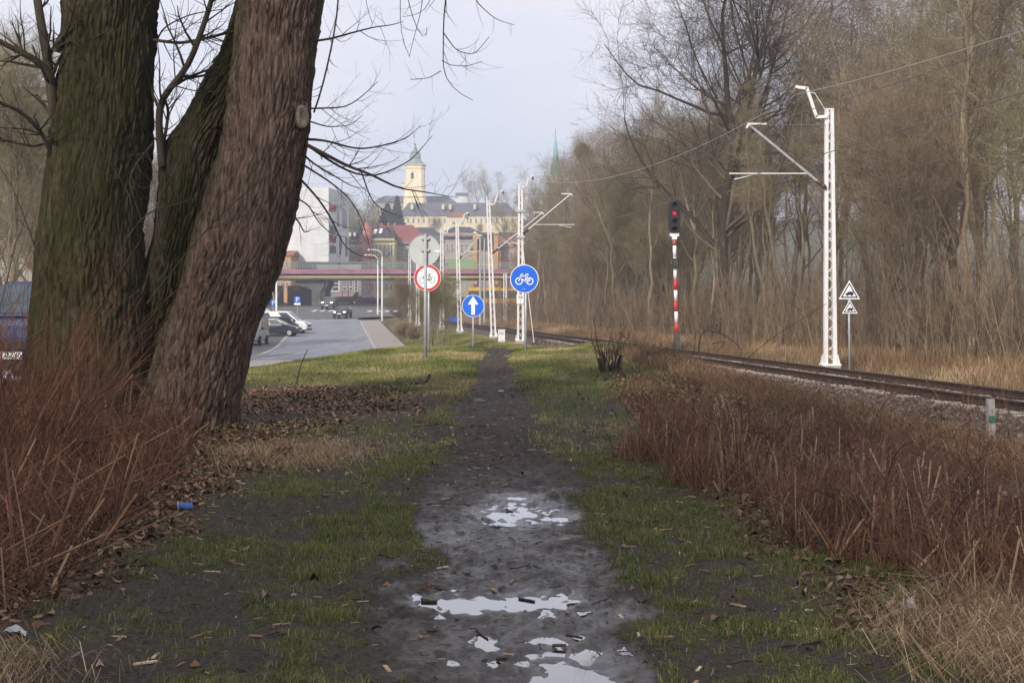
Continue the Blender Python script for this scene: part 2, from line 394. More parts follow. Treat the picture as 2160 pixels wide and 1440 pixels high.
# ground material: mud, turf, leaf mould and straw laid out by the four covers
gm = bpy.data.materials.new('ground'); gm.use_nodes = True
t = gm.node_tree; b = t.nodes['Principled BSDF']; l = t.links.new
def at(n):
    a = t.nodes.new('ShaderNodeAttribute'); a.attribute_name = n; return a.outputs['Fac']
co = t.nodes.new('ShaderNodeTexCoord').outputs['Object']
def noi(sc, det=8, rough=.65):
    n = t.nodes.new('ShaderNodeTexNoise'); n.inputs['Scale'].default_value = sc; n.inputs['Detail'].default_value = det; n.inputs['Roughness'].default_value = rough; l(co, n.inputs['Vector']); return n.outputs['Fac']
def ramp(f, c1, c2, p=(.35, .65)):
    r = t.nodes.new('ShaderNodeValToRGB'); e = r.color_ramp.elements; e[0].position = p[0]; e[1].position = p[1]; e[0].color = (*c1, 1); e[1].color = (*c2, 1); l(f, r.inputs['Fac']); return r.outputs['Color']
def mixc(f, a, c):
    m = t.nodes.new('ShaderNodeMix'); m.data_type = 'RGBA'; l(f, m.inputs['Factor']); l(a, m.inputs['A']); l(c, m.inputs['B']); return m.outputs['Result']
n_fine = noi(38); n_mid = noi(6); n_big = noi(1.3)
n_lump = noi(70, 6, .7)
mud = mixc(n_mid, ramp(n_fine, (.020, .017, .015), (.068, .055, .048)), ramp(n_fine, (.036, .029, .024), (.11, .088, .072)))
turf = mixc(n_mid, ramp(n_fine, (.026, .032, .011), (.07, .085, .024)), ramp(n_fine, (.05, .046, .02), (.14, .115, .055)))
lit = mixc(n_mid, ramp(n_fine, (.03, .019, .013), (.13, .07, .040)), ramp(n_fine, (.05, .035, .022), (.17, .115, .07)))
strw = mixc(n_mid, ramp(n_fine, (.10, .065, .033), (.28, .19, .10)), ramp(n_fine, (.07, .06, .025), (.20, .165, .08)))
c = mixc(at('grass'), mud, turf); c = mixc(at('litter'), c, lit); c = mixc(at('dry'), c, strw)
l(c, b.inputs['Base Color'])
wa = at('wet')
m1 = t.nodes.new('ShaderNodeMath'); m1.operation = 'MULTIPLY_ADD'; l(n_mid, m1.inputs[0]); m1.inputs[1].default_value = .9; m1.inputs[2].default_value = -.45
m2 = t.nodes.new('ShaderNodeMath'); m2.operation = 'ADD'; m2.use_clamp = True; l(m1.outputs[0], m2.inputs[0]); l(wa, m2.inputs[1])
mr = t.nodes.new('ShaderNodeMapRange'); l(m2.outputs[0], mr.inputs['Value']); mr.inputs['From Min'].default_value = .1; mr.inputs['From Max'].default_value = .9; mr.inputs['To Min'].default_value = .85; mr.inputs['To Max'].default_value = .30
m3 = t.nodes.new('ShaderNodeMath'); m3.operation = 'MULTIPLY'; l(wa, m3.inputs[0]); l(mr.outputs['Result'], m3.inputs[1])
l(mr.outputs['Result'], b.inputs['Roughness'])
sp = t.nodes.new('ShaderNodeMapRange'); l(wa, sp.inputs['Value']); sp.inputs['To Min'].default_value = .12; sp.inputs['To Max'].default_value = .75; l(sp.outputs['Result'], b.inputs['Specular IOR Level'])
cw = t.nodes.new('ShaderNodeMapRange'); l(m2.outputs[0], cw.inputs['Value']); cw.inputs['From Min'].default_value = .2; cw.inputs['From Max'].default_value = 1.0; cw.inputs['To Max'].default_value = .42; l(cw.outputs['Result'], b.inputs['Coat Weight']); b.inputs['Coat Roughness'].default_value = .22; b.inputs['Coat IOR'].default_value = 1.5
bp = t.nodes.new('ShaderNodeBump'); bp.inputs['Strength'].default_value = .75; bp.inputs['Distance'].default_value = .035; l(noi(22, 10, .72), bp.inputs['Height']); l(bp.outputs['Normal'], b.inputs['Normal'])
gme = mesh_np('ground', np.stack([GX, GY, GZ], -1).reshape(-1, 3), GF, gm, True, attrs={'grass': gcov.ravel(), 'litter': lcov.ravel(), 'dry': dry.ravel(), 'wet': wet.ravel()})
setprops(link('ground', gme), kind='structure')

# puddles: level water in the hollows of the path
wm = bpy.data.materials.new('puddle_water'); wm.use_nodes = True
t = wm.node_tree; b = t.nodes['Principled BSDF']
b.inputs['Base Color'].default_value = (.02, .018, .016, 1); b.inputs['Roughness'].default_value = .03; b.inputs['IOR'].default_value = 1.33; b.inputs['Specular IOR Level'].default_value = 1.0
b.inputs['Coat Weight'].default_value = 1.0; b.inputs['Coat IOR'].default_value = 1.9; b.inputs['Coat Roughness'].default_value = .02
tcn = t.nodes.new('ShaderNodeTexCoord'); nn = t.nodes.new('ShaderNodeTexNoise'); nn.inputs['Scale'].default_value = 5; bp = t.nodes.new('ShaderNodeBump'); bp.inputs['Strength'].default_value = .03; bp.inputs['Distance'].default_value = .01
t.links.new(tcn.outputs['Object'], nn.inputs['Vector']); t.links.new(nn.outputs['Fac'], bp.inputs['Height']); t.links.new(bp.outputs['Normal'], b.inputs['Normal']); t.links.new(bp.outputs['Normal'], b.inputs['Coat Normal'])
for (x0, x1, y0, y1) in ((-.72, .46, 7.45, 8.25), (-.32, .58, 10.6, 12.5), (-.3, .62, 5.7, 7.2)):
    n_ = 24; th = np.linspace(0, 2 * np.pi, n_, endpoint=False)
    V = np.stack([(x0 + x1) / 2 + (x1 - x0) / 2 * np.sign(np.cos(th)) * np.abs(np.cos(th)) ** .6, (y0 + y1) / 2 + (y1 - y0) / 2 * np.sign(np.sin(th)) * np.abs(np.sin(th)) ** .6, np.full(n_, PUDZ)], 1)
    setprops(link('puddle', mesh_np('puddle', V, np.arange(n_)[None, :], wm)), kind='structure')

# ------------------------------------------------------------------ road, kerbs, pavement, parking
def ribbon(name, X0, X1, Ys, dz, m, kind='structure', thick=0.0, zfun=RZ):
    """strip between X0(Y) and X1(Y) at road level + dz, with vertical skirts when thick"""
    Ys = np.asarray(Ys, float); a = X0(Ys); c_ = X1(Ys); z = zfun(Ys) + dz; n = len(Ys)
    rows = [np.stack([a, Ys, z], 1), np.stack([c_, Ys, z], 1)]
    if thick: rows = [np.stack([a, Ys, z - thick], 1)] + rows + [np.stack([c_, Ys, z - thick], 1)]
    V = np.concatenate(rows); k = len(rows); Fs = []
    for j in range(k - 1):
        i = np.arange(n - 1); Fs.append(np.stack([j * n + i, (j + 1) * n + i, (j + 1) * n + i + 1, j * n + i + 1], 1))
    o = link(name, mesh_np(name, V, np.concatenate(Fs), m)); return setprops(o, kind=kind)
m_asph = mat('asphalt', (.165, .172, .195), (.25, .258, .285), scale=.8, rough=.75, spec=.4, bump=.3, bscale=60, stretch=(1.6, .12, 1), rvar=.1)
m_asph2 = mat('old_asphalt', (.075, .072, .07), (.125, .12, .115), scale=.6, rough=.75, spec=.35, bump=.3, bscale=50)
m_pave = mat('paving', (.24, .215, .19), (.33, .30, .27), scale=1.4, rough=.9, bump=.3, bscale=30)
m_kerb = mat('kerb_concrete', (.30, .30, .29), (.42, .41, .39), scale=3, rough=.85, bump=.2)
m_white = mat('white_paint', (.70, .71, .72), (.82, .82, .82), scale=2, rough=.5, spec=.4)
m_road_white = mat('road_paint', (.42, .42, .42), (.66, .66, .66), scale=5, rough=.7)
Yr = np.concatenate([np.arange(-40, 60, 2.), np.arange(60, 205, 1.5)])
Yn = Yr[Yr <= 171]
ribbon('road', lambda y: RX(y) - ROADHW, lambda y: RX(y) + ROADHW, Yn, 0, m_asph)
YP = np.arange(30, 166, 1.5)
ribbon('kerb', lambda y: RX(y) + ROADHW, lambda y: RX(y) + ROADHW + .16, YP, .12, m_kerb, thick=.4)
ribbon('pavement', lambda y: RX(y) + ROADHW + .16, lambda y: RX(y) + ROADHW + 2.3, YP, .115, m_pave, thick=.4)
ribbon('kerb', lambda y: RX(y) - ROADHW - .28, lambda y: RX(y) - ROADHW, YP[YP < 158], .03, m_kerb, thick=.4)
ribbon('parking_area', lambda y: RX(y) - ROADHW - 7.5, lambda y: RX(y) - ROADHW - .28, np.arange(-30, 162, 1.5), .008, m_asph2, thick=.3)
# road junction beyond, bending off to the right under the bridge
def junc():
    V = []; Fq = []
    g = [(162, -30, -16)]
    Ys = np.arange(171, 236, 2.)
    L0 = RX(Ys) - 4.5 - 3 * sstep(180, 200, Ys); R0 = RX(Ys) + 3.3 + 20 * sstep(176, 192, Ys) - 6 * sstep(214, 232, Ys)
    R0 = np.minimum(R0, XT(Ys) - 6.2)
    nx = 8; W = np.linspace(0, 1, nx)
    XX = L0[:, None] * (1 - W) + R0[:, None] * W; YY = np.repeat(Ys[:, None], nx, 1); ZZ = RZ(YY) + .004
    ii = np.arange(len(Ys) * nx).reshape(len(Ys), nx)
    Fj = np.stack([ii[:-1, :-1], ii[:-1, 1:], ii[1:, 1:], ii[1:, :-1]], -1).reshape(-1, 4)
    return setprops(link('road', mesh_np('road', np.stack([XX, YY, ZZ], -1).reshape(-1, 3), Fj, m_asph2)), kind='structure')
junc()
def mark_quad(mb, x0, x1, y0, y1, skew=0):
    mb.add([(x0, y0, RZ(y0) + .02), (x1, y0, RZ(y0) + .02), (x1 + skew, y1, RZ(y1) + .02), (x0 + skew, y1, RZ(y1) + .02)], [(0, 1, 2, 3)])
mb = MB()
for k in range(5): mark_quad(mb, RX(197) - 2.6 + k * 1.15, RX(197) - 2.6 + k * 1.15 + .55, 195.5, 199.5)
setprops(mb.build('crosswalk_marking', m_road_white), kind='structure')
mb = MB()
for k in range(4): mark_quad(mb, RX(196) + 5.0 + k * 1.2, RX(196) + 5.0 + k * 1.2 + .6, 195, 198.5)
setprops(mb.build('crosswalk_marking', m_road_white), kind='structure')

# ------------------------------------------------------------------ railway
m_bal = mat('ballast_bed', (.06, .045, .036), (.15, .115, .092), scale=16, rough=.95, bump=.9, bscale=22, bdist=.06, c3=(.10, .075, .06))
Yt = np.concatenate([np.arange(12, 60, .25), np.arange(60, 130, 1.), np.arange(130, 262, 4)])
prof = [(-3.05, -.95), (-2.4, -.66), (-2.0, -.40), (-1.65, -.22), (-1.0, -.19), (0, -.19), (1.0, -.19), (1.65, -.22), (2.1, -.40), (2.9, -.75)]
V = np.array([[(XT(y) + d_, y, h + .03 * fbm(d_ * 7 + 3, y * 7, 31, 3)) for d_, h in prof] for y in Yt]).reshape(-1, 3)
k = len(prof); ii = np.arange(len(Yt) * k).reshape(len(Yt), k)
setprops(link('ballast', mesh_np('ballast', V, np.stack([ii[:-1, :-1], ii[:-1, 1:], ii[1:, 1:], ii[1:, :-1]], -1).reshape(-1, 4), m_bal)), kind='structure')
# loose stones of the ballast
n = 26000
yy = 12 + 70 * rng.random(n) ** 1.7; dd = np.where(rng.random(n) < .72, -1.2 - 1.9 * rng.random(n), -1.2 + 3.0 * rng.random(n))
hz_ = np.interp(dd, [p[0] for p in prof], [p[1] for p in prof]) + .01
octa = np.array([(1, 0, 0), (-1, 0, 0), (0, 1, 0), (0, -1, 0), (0, 0, 1), (0, 0, -1)], float)
of = np.array([(0, 2, 4), (2, 1, 4), (1, 3, 4), (3, 0, 4), (2, 0, 5), (1, 2, 5), (3, 1, 5), (0, 3, 5)])
sz = .018 + .028 * rng.random(n)
V = octa[None] * (sz[:, None, None] * (.6 + .8 * rng.random((n, 6, 1)))) + .35 * sz[:, None, None] * rng.normal(size=(n, 6, 3)) + np.stack([XT(yy) + dd, yy, hz_], 1)[:, None, :]
Fs = (of[None] + (np.arange(n) * 6)[:, None, None]).reshape(-1, 3)
m_stone = tone_mat('ballast_stone', [(.04, .029, .023), (.095, .069, .055), (.14, .108, .088), (.22, .185, .155)], rough=.95, spec=.1)
setprops(link('gravel', mesh_np('gravel', V.reshape(-1, 3), Fs, m_stone, attrs={'tone': np.repeat(rng.random(n), 6)})), 'loose grey and brown ballast stones heaped along the railway track', 'gravel', kind='stuff')

m_rust = mat('rail_side', (.035, .022, .017), (.08, .046, .032), scale=9, rough=.85, spec=.2)
m_rtop = mat('rail_head', (.16, .15, .15), (.26, .25, .25), scale=6, rough=.38, metal=.8)
m_slp = mat('concrete_sleeper', (.27, .235, .20), (.42, .37, .32), scale=6, rough=.92, bump=.3)
ds = np.array([(-.07, -.155), (-.07, -.14), (-.012, -.12), (-.012, -.05), (-.036, -.04), (-.036, 0), (.036, 0), (.036, -.04), (.012, -.05), (.012, -.12), (.07, -.14), (.07, -.155)])
trk = empty('railway_track', (XT(40), 40, 0), 'single railway track with rusty rails on pale concrete sleepers in ballast', 'railway track')
def rail(off):
    Yl = np.concatenate([np.arange(12, 70, 1.), np.arange(70, 262, 4.)])
    V = np.array([[(XT(y) + off + a, y, z) for a, z in ds] for y in Yl]); k = len(ds)
    V = V.reshape(-1, 3) - np.array([XT(40), 40, 0]); ii = np.arange(len(Yl) * k).reshape(len(Yl), k); r1 = np.roll(ii, -1, 1)
    Fs = np.stack([ii[:-1], r1[:-1], r1[1:], ii[1:]], -1).reshape(-1, 4)
    mi = np.tile([1 if 4 < j < 7 and j == 5 else 0 for j in range(k)], len(Yl) - 1)
    link('rail', mesh_np('rail', V, Fs, [m_rust, m_rtop], midx=mi), trk)
rail(-.7175 - .036); rail(.7175 + .036)
sb = MB(); sb.frustum([(-1.25, -.13, -.34), (1.25, -.13, -.34), (1.25, .13, -.34), (-1.25, .13, -.34)], [(-1.25, -.1, -.165), (1.25, -.1, -.165), (1.25, .1, -.165), (-1.25, .1, -.165)])
s0 = sb.build('sleeper', m_slp, trk)
fb = MB()
for sx in (-1, 1):
    for q in (-1, 1):
        pass
f0 = [MB().box(sx * .75 - .16, sx * .75 + .16, -.06, .06, -.163, -.112).build('rail_clip', m_rust, s0) for sx in (-1, 1)]
for i, y in enumerate(np.arange(20, 80, .63)):
    o = s0 if i == 0 else copy_tree(s0, trk)
    o.location = (XT(y) - XT(40), y - 40, .008 * rng.normal()); o.rotation_euler = (0, 0, .117 + .01 * rng.normal())
    if i >= 98: break
# ================================================================== the great willow on the left
m_bark = bpy.data.materials.new('willow_bark'); m_bark.use_nodes = True
t = m_bark.node_tree; b = t.nodes['Principled BSDF']; l = t.links.new
co = t.nodes.new('ShaderNodeTexCoord').outputs['Object']
def _n(sc, st, det=8, r_=.65):
    mpn = t.nodes.new('ShaderNodeMapping'); mpn.inputs['Scale'].default_value = st; l(co, mpn.inputs['Vector'])
    n_ = t.nodes.new('ShaderNodeTexNoise'); n_.inputs['Scale'].default_value = sc; n_.inputs['Detail'].default_value = det; n_.inputs['Roughness'].default_value = r_; l(mpn.outputs['Vector'], n_.inputs['Vector']); return n_.outputs['Fac']
def _r(f, c1, c2, p=(.35, .65)):
    r = t.nodes.new('ShaderNodeValToRGB'); e = r.color_ramp.elements; e[0].position = p[0]; e[1].position = p[1]; e[0].color = (*c1, 1); e[1].color = (*c2, 1); l(f, r.inputs['Fac']); return r.outputs['Color']
nb = _n(26, (1, 1, .12), 10, .72); nl_ = _n(1.2, (1, 1, .35), 4)
barkc = _r(nb, (.026, .018, .014), (.215, .148, .112), (.38, .64))
mossc = _r(nb, (.008, .009, .003), (.052, .054, .013), (.34, .72))
mo = t.nodes.new('ShaderNodeAttribute'); mo.attribute_name = 'moss'
ma = t.nodes.new('ShaderNodeMath'); ma.operation = 'MULTIPLY_ADD'; l(nl_, ma.inputs[0]); ma.inputs[1].default_value = 1.6; ma.inputs[2].default_value = -.8
mb_ = t.nodes.new('ShaderNodeMath'); mb_.operation = 'ADD'; mb_.use_clamp = True; l(ma.outputs[0], mb_.inputs[0]); l(mo.outputs['Fac'], mb_.inputs[1])
mm = t.nodes.new('ShaderNodeMix'); mm.data_type = 'RGBA'; l(mb_.outputs[0], mm.inputs['Factor']); l(barkc, mm.inputs['A']); l(mossc, mm.inputs['B'])
l(mm.outputs['Result'], b.inputs['Base Color']); b.inputs['Roughness'].default_value = .92; b.inputs['Specular IOR Level'].default_value = .15
bp = t.nodes.new('ShaderNodeBump'); bp.inputs['Strength'].default_value = .8; bp.inputs['Distance'].default_value = .03; l(_n(48, (1, 1, .2), 10, .75), bp.inputs['Height']); l(bp.outputs['Normal'], b.inputs['Normal'])

m_twig = mat('willow_twig', (.022, .017, .013), (.062, .048, .036), scale=5, rough=.85, spec=.2)
m_branch = mat('willow_branch', (.025, .021, .014), (.075, .062, .042), scale=6, rough=.9, spec=.15, bump=.4, bscale=40, stretch=(1, 1, .3))

WY = 17.2
wroot = P(400, 920, WY); wroot.z = float(zt(wroot.x, wroot.y)) - .02
willow = empty('willow_tree', wroot, 'huge old willow with mossy furrowed twin trunks beside the muddy path', 'tree')
def trunk(sil, Yc, depth, seed, moss_fn, nk=620, na=380, amp=.034):
    py = np.array([s[0] for s in sil], float); o_ = np.argsort(-py); py = py[o_]
    xl = np.array([s[1] for s in sil], float)[o_]; xr = np.array([s[2] for s in sil], float)[o_]
    z = CAMH - (py - HY) / F_PX * Yc
    zz = np.linspace(z[0], z[-1], nk)
    ker = np.exp(-.5 * (np.arange(-17, 18) / 7.) ** 2); ker /= ker.sum()
    sm = lambda v: np.convolve(np.pad(np.interp(zz, z, v), 17, mode='edge'), ker, 'valid')
    a = sm((xl - CX) / F_PX * Yc); c_ = sm((xr - CX) / F_PX * Yc)
    cx = (a + c_) / 2; rx = (c_ - a) / 2
    th = np.linspace(0, 2 * np.pi, na, endpoint=False)            # th = 0 is the far side
    TH, ZZ = np.meshgrid(th, zz); RXX = rx[:, None] + 0 * TH
    U = TH * np.maximum(.35, np.mean(rx))
    warp = .05 * fbm(U * 3, ZZ * 1.6, seed + 5, 3)
    U2 = U + warp + .05 * ZZ
    n1 = fbm(U2 * 17, ZZ * 1.5 + 2 * warp, seed, 2); n1b = fbm(U2 * 34 + 9, ZZ * 3.4, seed + 3, 2); n2 = fbm(U2 * 85, ZZ * 11, seed + 4, 2); n3 = fbm(U * 1.6, ZZ * .8, seed + 8, 2)
    wx = U2 * 21 + .55 * fbm(U2 * 6, ZZ * 2.2, seed + 21, 3); wz = ZZ * 2.6 + .6 * fbm(U2 * 16, ZZ * 2, seed + 22, 2)
    f1, f2, cid = worley(wx, wz, seed); g1, g2, cid2 = worley(wx * 2.1 + 5, wz * 2.4, seed + 40)
    rid = sstep(.0, .42, f2 - f1) * (.75 + .5 * cid) + .45 * sstep(0, .3, g2 - g1) * (.6 + .8 * cid2) + .30 * n1 + .7 * np.minimum(np.abs(fbm(U2 * 8.5, ZZ * 1.3, seed + 70, 3)) * 3.5, 1) ** .6 - .6
    ed = sstep(0, .25, TH) * sstep(0, .25, 2 * np.pi - TH)
    dsp = amp * (.85 + 1.1 * fbm(U * 2.6, ZZ * 1.6, seed + 60, 2)) * (rid - .7) * ed + .012 * n2 * ed + .07 * n3 * ed
    but = sstep(.75, 0, ZZ - zz[0]) * .20 * np.cos(TH * 5 + seed) 
    R1 = 1 + (dsp + but) / RXX
    X = cx[:, None] + RXX * R1 * np.sin(TH); Y = Yc + depth * RXX * R1 * np.cos(TH)
    V = np.stack([X, Y, ZZ], -1).reshape(-1, 3) - np.array(wroot)
    ii = np.arange(nk * na).reshape(nk, na); r1 = np.roll(ii, -1, 1)
    Fq = np.stack([ii[:-1], r1[:-1], r1[1:], ii[1:]], -1).reshape(-1, 4)
    o = link('trunk', mesh_np('trunk', V, Fq, m_bark, True, attrs={'moss': moss_fn(TH, ZZ).ravel()}), willow)
    return o, (cx, zz, rx)
# angle th: pi faces the camera, pi/2 is the right-hand side, 3pi/2 the left
def mossC(TH, ZZ):
    right = np.exp(-((TH - 1.85) / .30) ** 2); left = np.exp(-((TH - 4.35) / .55) ** 2)
    return -.45 + 1.0 * right * sstep(1.0, 2.2, ZZ) + 1.05 * left
def mossB(TH, ZZ): return .95 + 0 * TH
def mossA(TH, ZZ): return .85 - .35 * sstep(1.2, .3, ZZ)
_, C_ax = trunk([(1000, 215, 545), (950, 262, 520), (920, 280, 509), (880, 288, 507), (800, 318, 523), (700, 352, 547), (560, 394, 590), (480, 418, 611), (400, 441, 630), (300, 470, 652), (240, 482, 662), (200, 488, 664), (100, 503, 673), (0, 516, 684), (-200, 548, 702), (-500, 600, 726), (-900, 655, 722)], WY, .9, 7, mossC)
trunk([(980, 250, 400), (900, 255, 405), (750, 280, 405), (600, 302, 425), (480, 325, 440), (400, 336, 449), (340, 338, 461), (300, 350, 470), (250, 386, 484), (190, 420, 508), (110, 470, 545), (60, 485, 570), (0, 502, 592), (-300, 545, 640), (-600, 585, 650)], WY + .75, .9, 19, mossB, amp=.038)
_, A_ax = trunk([(990, 5, 390), (930, 30, 360), (860, 50, 340), (700, 62, 326), (600, 72, 312), (480, 88, 303), (400, 98, 305), (300, 120, 312), (200, 129, 318), (100, 137, 322), (0, 136, 325), (-300, 150, 318), (-700, 190, 300), (-1000, 215, 285)], WY + .55, .92, 31, mossA)
# sawn-off branch scar on the right-hand trunk
kb = MB(); cpt = P(638, 247, WY - .36) - wroot
kb.lathe([(.055, .02), (.085, .045), (.10, .02), (.115, -.05)], 20, 0, 'y', (0, 0, 0))
ko = kb.build('branch_scar', mat('scar_wood', (.10, .085, .06), (.24, .20, .15), scale=14, rough=.9, stretch=(1, 1, 1)), willow, True)
ko.location = cpt; ko.scale = (.75, -1, 1.35); ko.rotation_euler = (0, 0, .55)

def px_branch(pts, Y0, Y1, r0, r1, K=16):
    q = poly_resample(np.array(pts, float), K); Yv = np.linspace(Y0, Y1, K)
    pp = np.stack([(q[:, 0] - CX) / F_PX * Yv, Yv, CAMH - (q[:, 1] - HY) / F_PX * Yv], 1) - np.array(wroot)
    return pp, np.linspace(r0, r1, K)
def branch_obj(defs, m, K=16, kids=(), sides=6, name='branch', seed=1):
    """each entry becomes one branch of the willow together with its twigs"""
    rg = np.random.default_rng(seed)
    for d_ in defs:
        p, r = px_branch(*d_, K=K); Pp, Rp = p[None], r[None]
        V, Fq = tubes(Pp, Rp, sides); Vs, Fs = [V], [Fq]; nv = len(V); par = (Pp, Rp)
        for kk in kids:
            Pq, Rq = grow(*par, rg=rg, **kk); V, Fq = tubes(Pq, Rq, 3); Vs.append(V); Fs.append(Fq + nv); nv += len(V); par = (Pq, Rq)
        link(name, mesh_np(name, np.concatenate(Vs), np.concatenate(Fs), m, True), willow)
Y0 = WY - .1
up1 = dict(m=9, t0=.12, t1=.98, length=.62, ang=.85, K=6, up=.16, gnarl=.07, rf=.5, rmin=.0024, lvar=.5)
up2 = dict(m=3, t0=.15, t1=.95, length=.26, ang=.7, K=4, up=.1, gnarl=.08, rf=.6, rmin=.0018, lvar=.5)
branch_obj([
    ([(655, 88), (700, 82), (740, 70), (803, 54), (820, 56), (850, 46)], Y0, Y0 - .8, .016, .004),
    ([(655, 229), (700, 228), (730, 226), (760, 207), (797, 172)], Y0, Y0 - .6, .012, .003),
    ([(650, 255), (690, 268), (740, 265), (765, 242)], Y0, Y0 + .5, .010, .003),
    ([(648, 294), (685, 295), (715, 305), (740, 312), (765, 316), (800, 308), (840, 300), (870, 285), (888, 264)], Y0, Y0 - .6, .018, .003),
    ([(640, 302), (668, 318), (700, 330), (722, 348), (762, 360), (800, 373), (815, 388), (840, 399), (866, 403), (890, 401), (930, 413), (967, 417)], Y0, Y0 - 1.0, .026, .003),
    ([(640, 300), (690, 336), (740, 366), (790, 375), (840, 352), (870, 340), (892, 308), (912, 286)], Y0, Y0 - .4, .019, .003),
    ([(632, 318), (660, 345), (690, 362), (720, 380), (745, 395), (770, 398)], Y0, Y0 + .4, .014, .004)], m_twig, kids=(up1, up2), seed=3)
dn1 = dict(m=6, t0=.15, t1=.98, length=.55, ang=.7, K=6, up=.05, gnarl=.1, rf=.5, rmin=.0024, lvar=.5)
branch_obj([
    ([(628, 372), (655, 400), (680, 430), (705, 472), (722, 515), (738, 532), (765, 543), (795, 545)], Y0, Y0 - .3, .016, .003),
    ([(634, 344), (700, 386), (740, 420), (760, 455), (772, 490), (780, 520)], Y0, Y0 + .4, .014, .003),
    ([(762, 362), (775, 400), (786, 426), (812, 446), (862, 462)], Y0 - .6, Y0 - .9, .009, .003),
    ([(612, 448), (632, 470), (642, 492), (655, 485)], Y0, Y0 - .3, .013, .005),
    ([(618, 415), (650, 430), (672, 470), (700, 495), (730, 500)], Y0, Y0 - .3, .011, .003)], m_twig, kids=(dn1, up2), seed=4)
# limb arching over the path above the frame, with hanging shoots
branch_obj([([(650, -220), (740, -300), (840, -290), (930, -170), (985, -90), (1040, -60)], Y0, Y0 - 1.2, .07, .012)], m_branch, kids=(), seed=5)
hg1 = dict(m=6, t0=.25, t1=.98, length=.42, ang=.9, K=6, up=.12, gnarl=.08, rf=.6, rmin=.0020, lvar=.5)
branch_obj([
    ([(765, -300), (766, -60), (770, 0), (778, 35), (786, 52)], Y0 - .5, Y0 - .5, .008, .003),
    ([(838, -295), (845, -10), (843, 60), (850, 95), (863, 118)], Y0 - .8, Y0 - .8, .009, .003),
    ([(898, -225), (893, -10), (887, 35), (872, 80), (863, 122)], Y0 - .9, Y0 - .9, .009, .003),
    ([(842, -295), (858, 0), (880, 65), (890, 92), (905, 97), (912, 80), (900, 58)], Y0 - 1, Y0 - 1, .009, .003),
    ([(945, -150), (943, -20), (935, 40), (934, 75), (938, 100), (933, 130), (930, 158), (945, 178), (975, 205), (998, 212)], Y0 - 1, Y0 - 1, .013, .003),
    ([(936, 70), (962, 107), (1000, 117), (1032, 78)], Y0 - 1, Y0 - 1.1, .007, .003),
    ([(930, 150), (905, 165), (865, 168)], Y0 - 1, Y0 - .8, .005, .003),
    ([(932, 128), (950, 138), (985, 140), (1017, 130)], Y0 - 1, Y0 - 1.2, .005, .003),
    ([(985, -90), (1000, 0), (1045, 42), (1085, 53)], Y0 - 1.1, Y0 - 1.3, .008, .003),
    ([(915, -195), (910, 0), (895, 30), (850, 36)], Y0 - .9, Y0 - 1, .007, .003),
    ([(700, -275), (716, 0), (702, 90), (675, 205), (662, 238)], Y0 - .3, Y0, .009, .013)], m_twig, kids=(hg1,), seed=6)
# left-hand stems
lk1 = dict(m=10, t0=.1, t1=.98, length=.9, ang=.9, K=6, up=.05, gnarl=.13, rf=.5, rmin=.0035, lvar=.5)
lk2 = dict(m=4, t0=.15, t1=.95, length=.4, ang=.8, K=4, up=.05, gnarl=.12, rf=.6, rmin=.0028, lvar=.5)
branch_obj([
    ([(122, 330), (117, 260), (110, 200), (100, 120), (88, 60), (70, -60)], WY + .4, WY + .2, .075, .05),
    ([(108, 165), (88, 135), (60, 118), (20, 98), (-40, 70)], WY + .3, WY - .2, .05, .025),
    ([(118, 110), (124, 90), (150, 60)], WY + .2, WY + .2, .05, .05),
    ([(116, 340), (85, 275), (45, 235), (-30, 205)], WY + .3, WY - .5, .03, .018),
    ([(104, 300), (70, 310), (30, 300), (-30, 290)], WY + .3, WY, .02, .01),
    ([(342, 350), (337, 290), (331, 215), (350, 192), (395, 150), (420, 80), (445, 10), (460, -60)], WY + .5, WY + .2, .055, .03),
    ([(340, 330), (352, 265), (356, 230), (345, 205)], WY + .5, WY + .5, .025, .018),
    ([(318, 84), (380, 92), (440, 80), (492, 66)], WY + .5, WY + .6, .022, .018),
    ([(352, 192), (392, 166), (440, 158)], WY + .3, WY + .6, .022, .016),
    ([(310, 150), (340, 60), (400, 30), (470, 20)], WY + .5, WY + 1, .014, .006),
    ([(325, 300), (290, 340), (270, 380), (300, 470)], WY - .2, WY - .5, .012, .005)], m_branch, kids=(lk1, lk2), seed=8)
# sprouts and thin shoots in front of the trunks
sp = dict(m=5, t0=.3, t1=.98, length=.7, ang=.6, K=5, up=.02, gnarl=.1, rf=.6, rmin=.003, lvar=.5)
branch_obj([
    ([(300, 620), (340, 480), (390, 330), (420, 160)], WY - .6, WY - .5, .012, .004),
    ([(310, 640), (420, 500), (500, 420), (620, 330), (640, 300)], WY - .7, WY - .6, .011, .003),
    ([(180, 560), (160, 400), (210, 300), (120, 170)], WY - .5, WY - .4, .010, .003),
    ([(250, 560), (290, 430), (200, 300), (240, 120)], WY - .5, WY - .5, .010, .003),
    ([(345, 560), (330, 430), (400, 300)], WY - .6, WY - .4, .016, .006),
    ([(100, 600), (60, 480), (20, 380), (-20, 330)], WY - .4, WY - .2, .012, .004),
    ([(290, 700), (370, 610), (440, 590), (530, 585)], WY - .8, WY - .7, .010, .003),
    ([(270, 500), (310, 445), (420, 420), (470, 300)], WY - .7, WY - .6, .010, .003)], m_twig, kids=(sp, up2), seed=9)
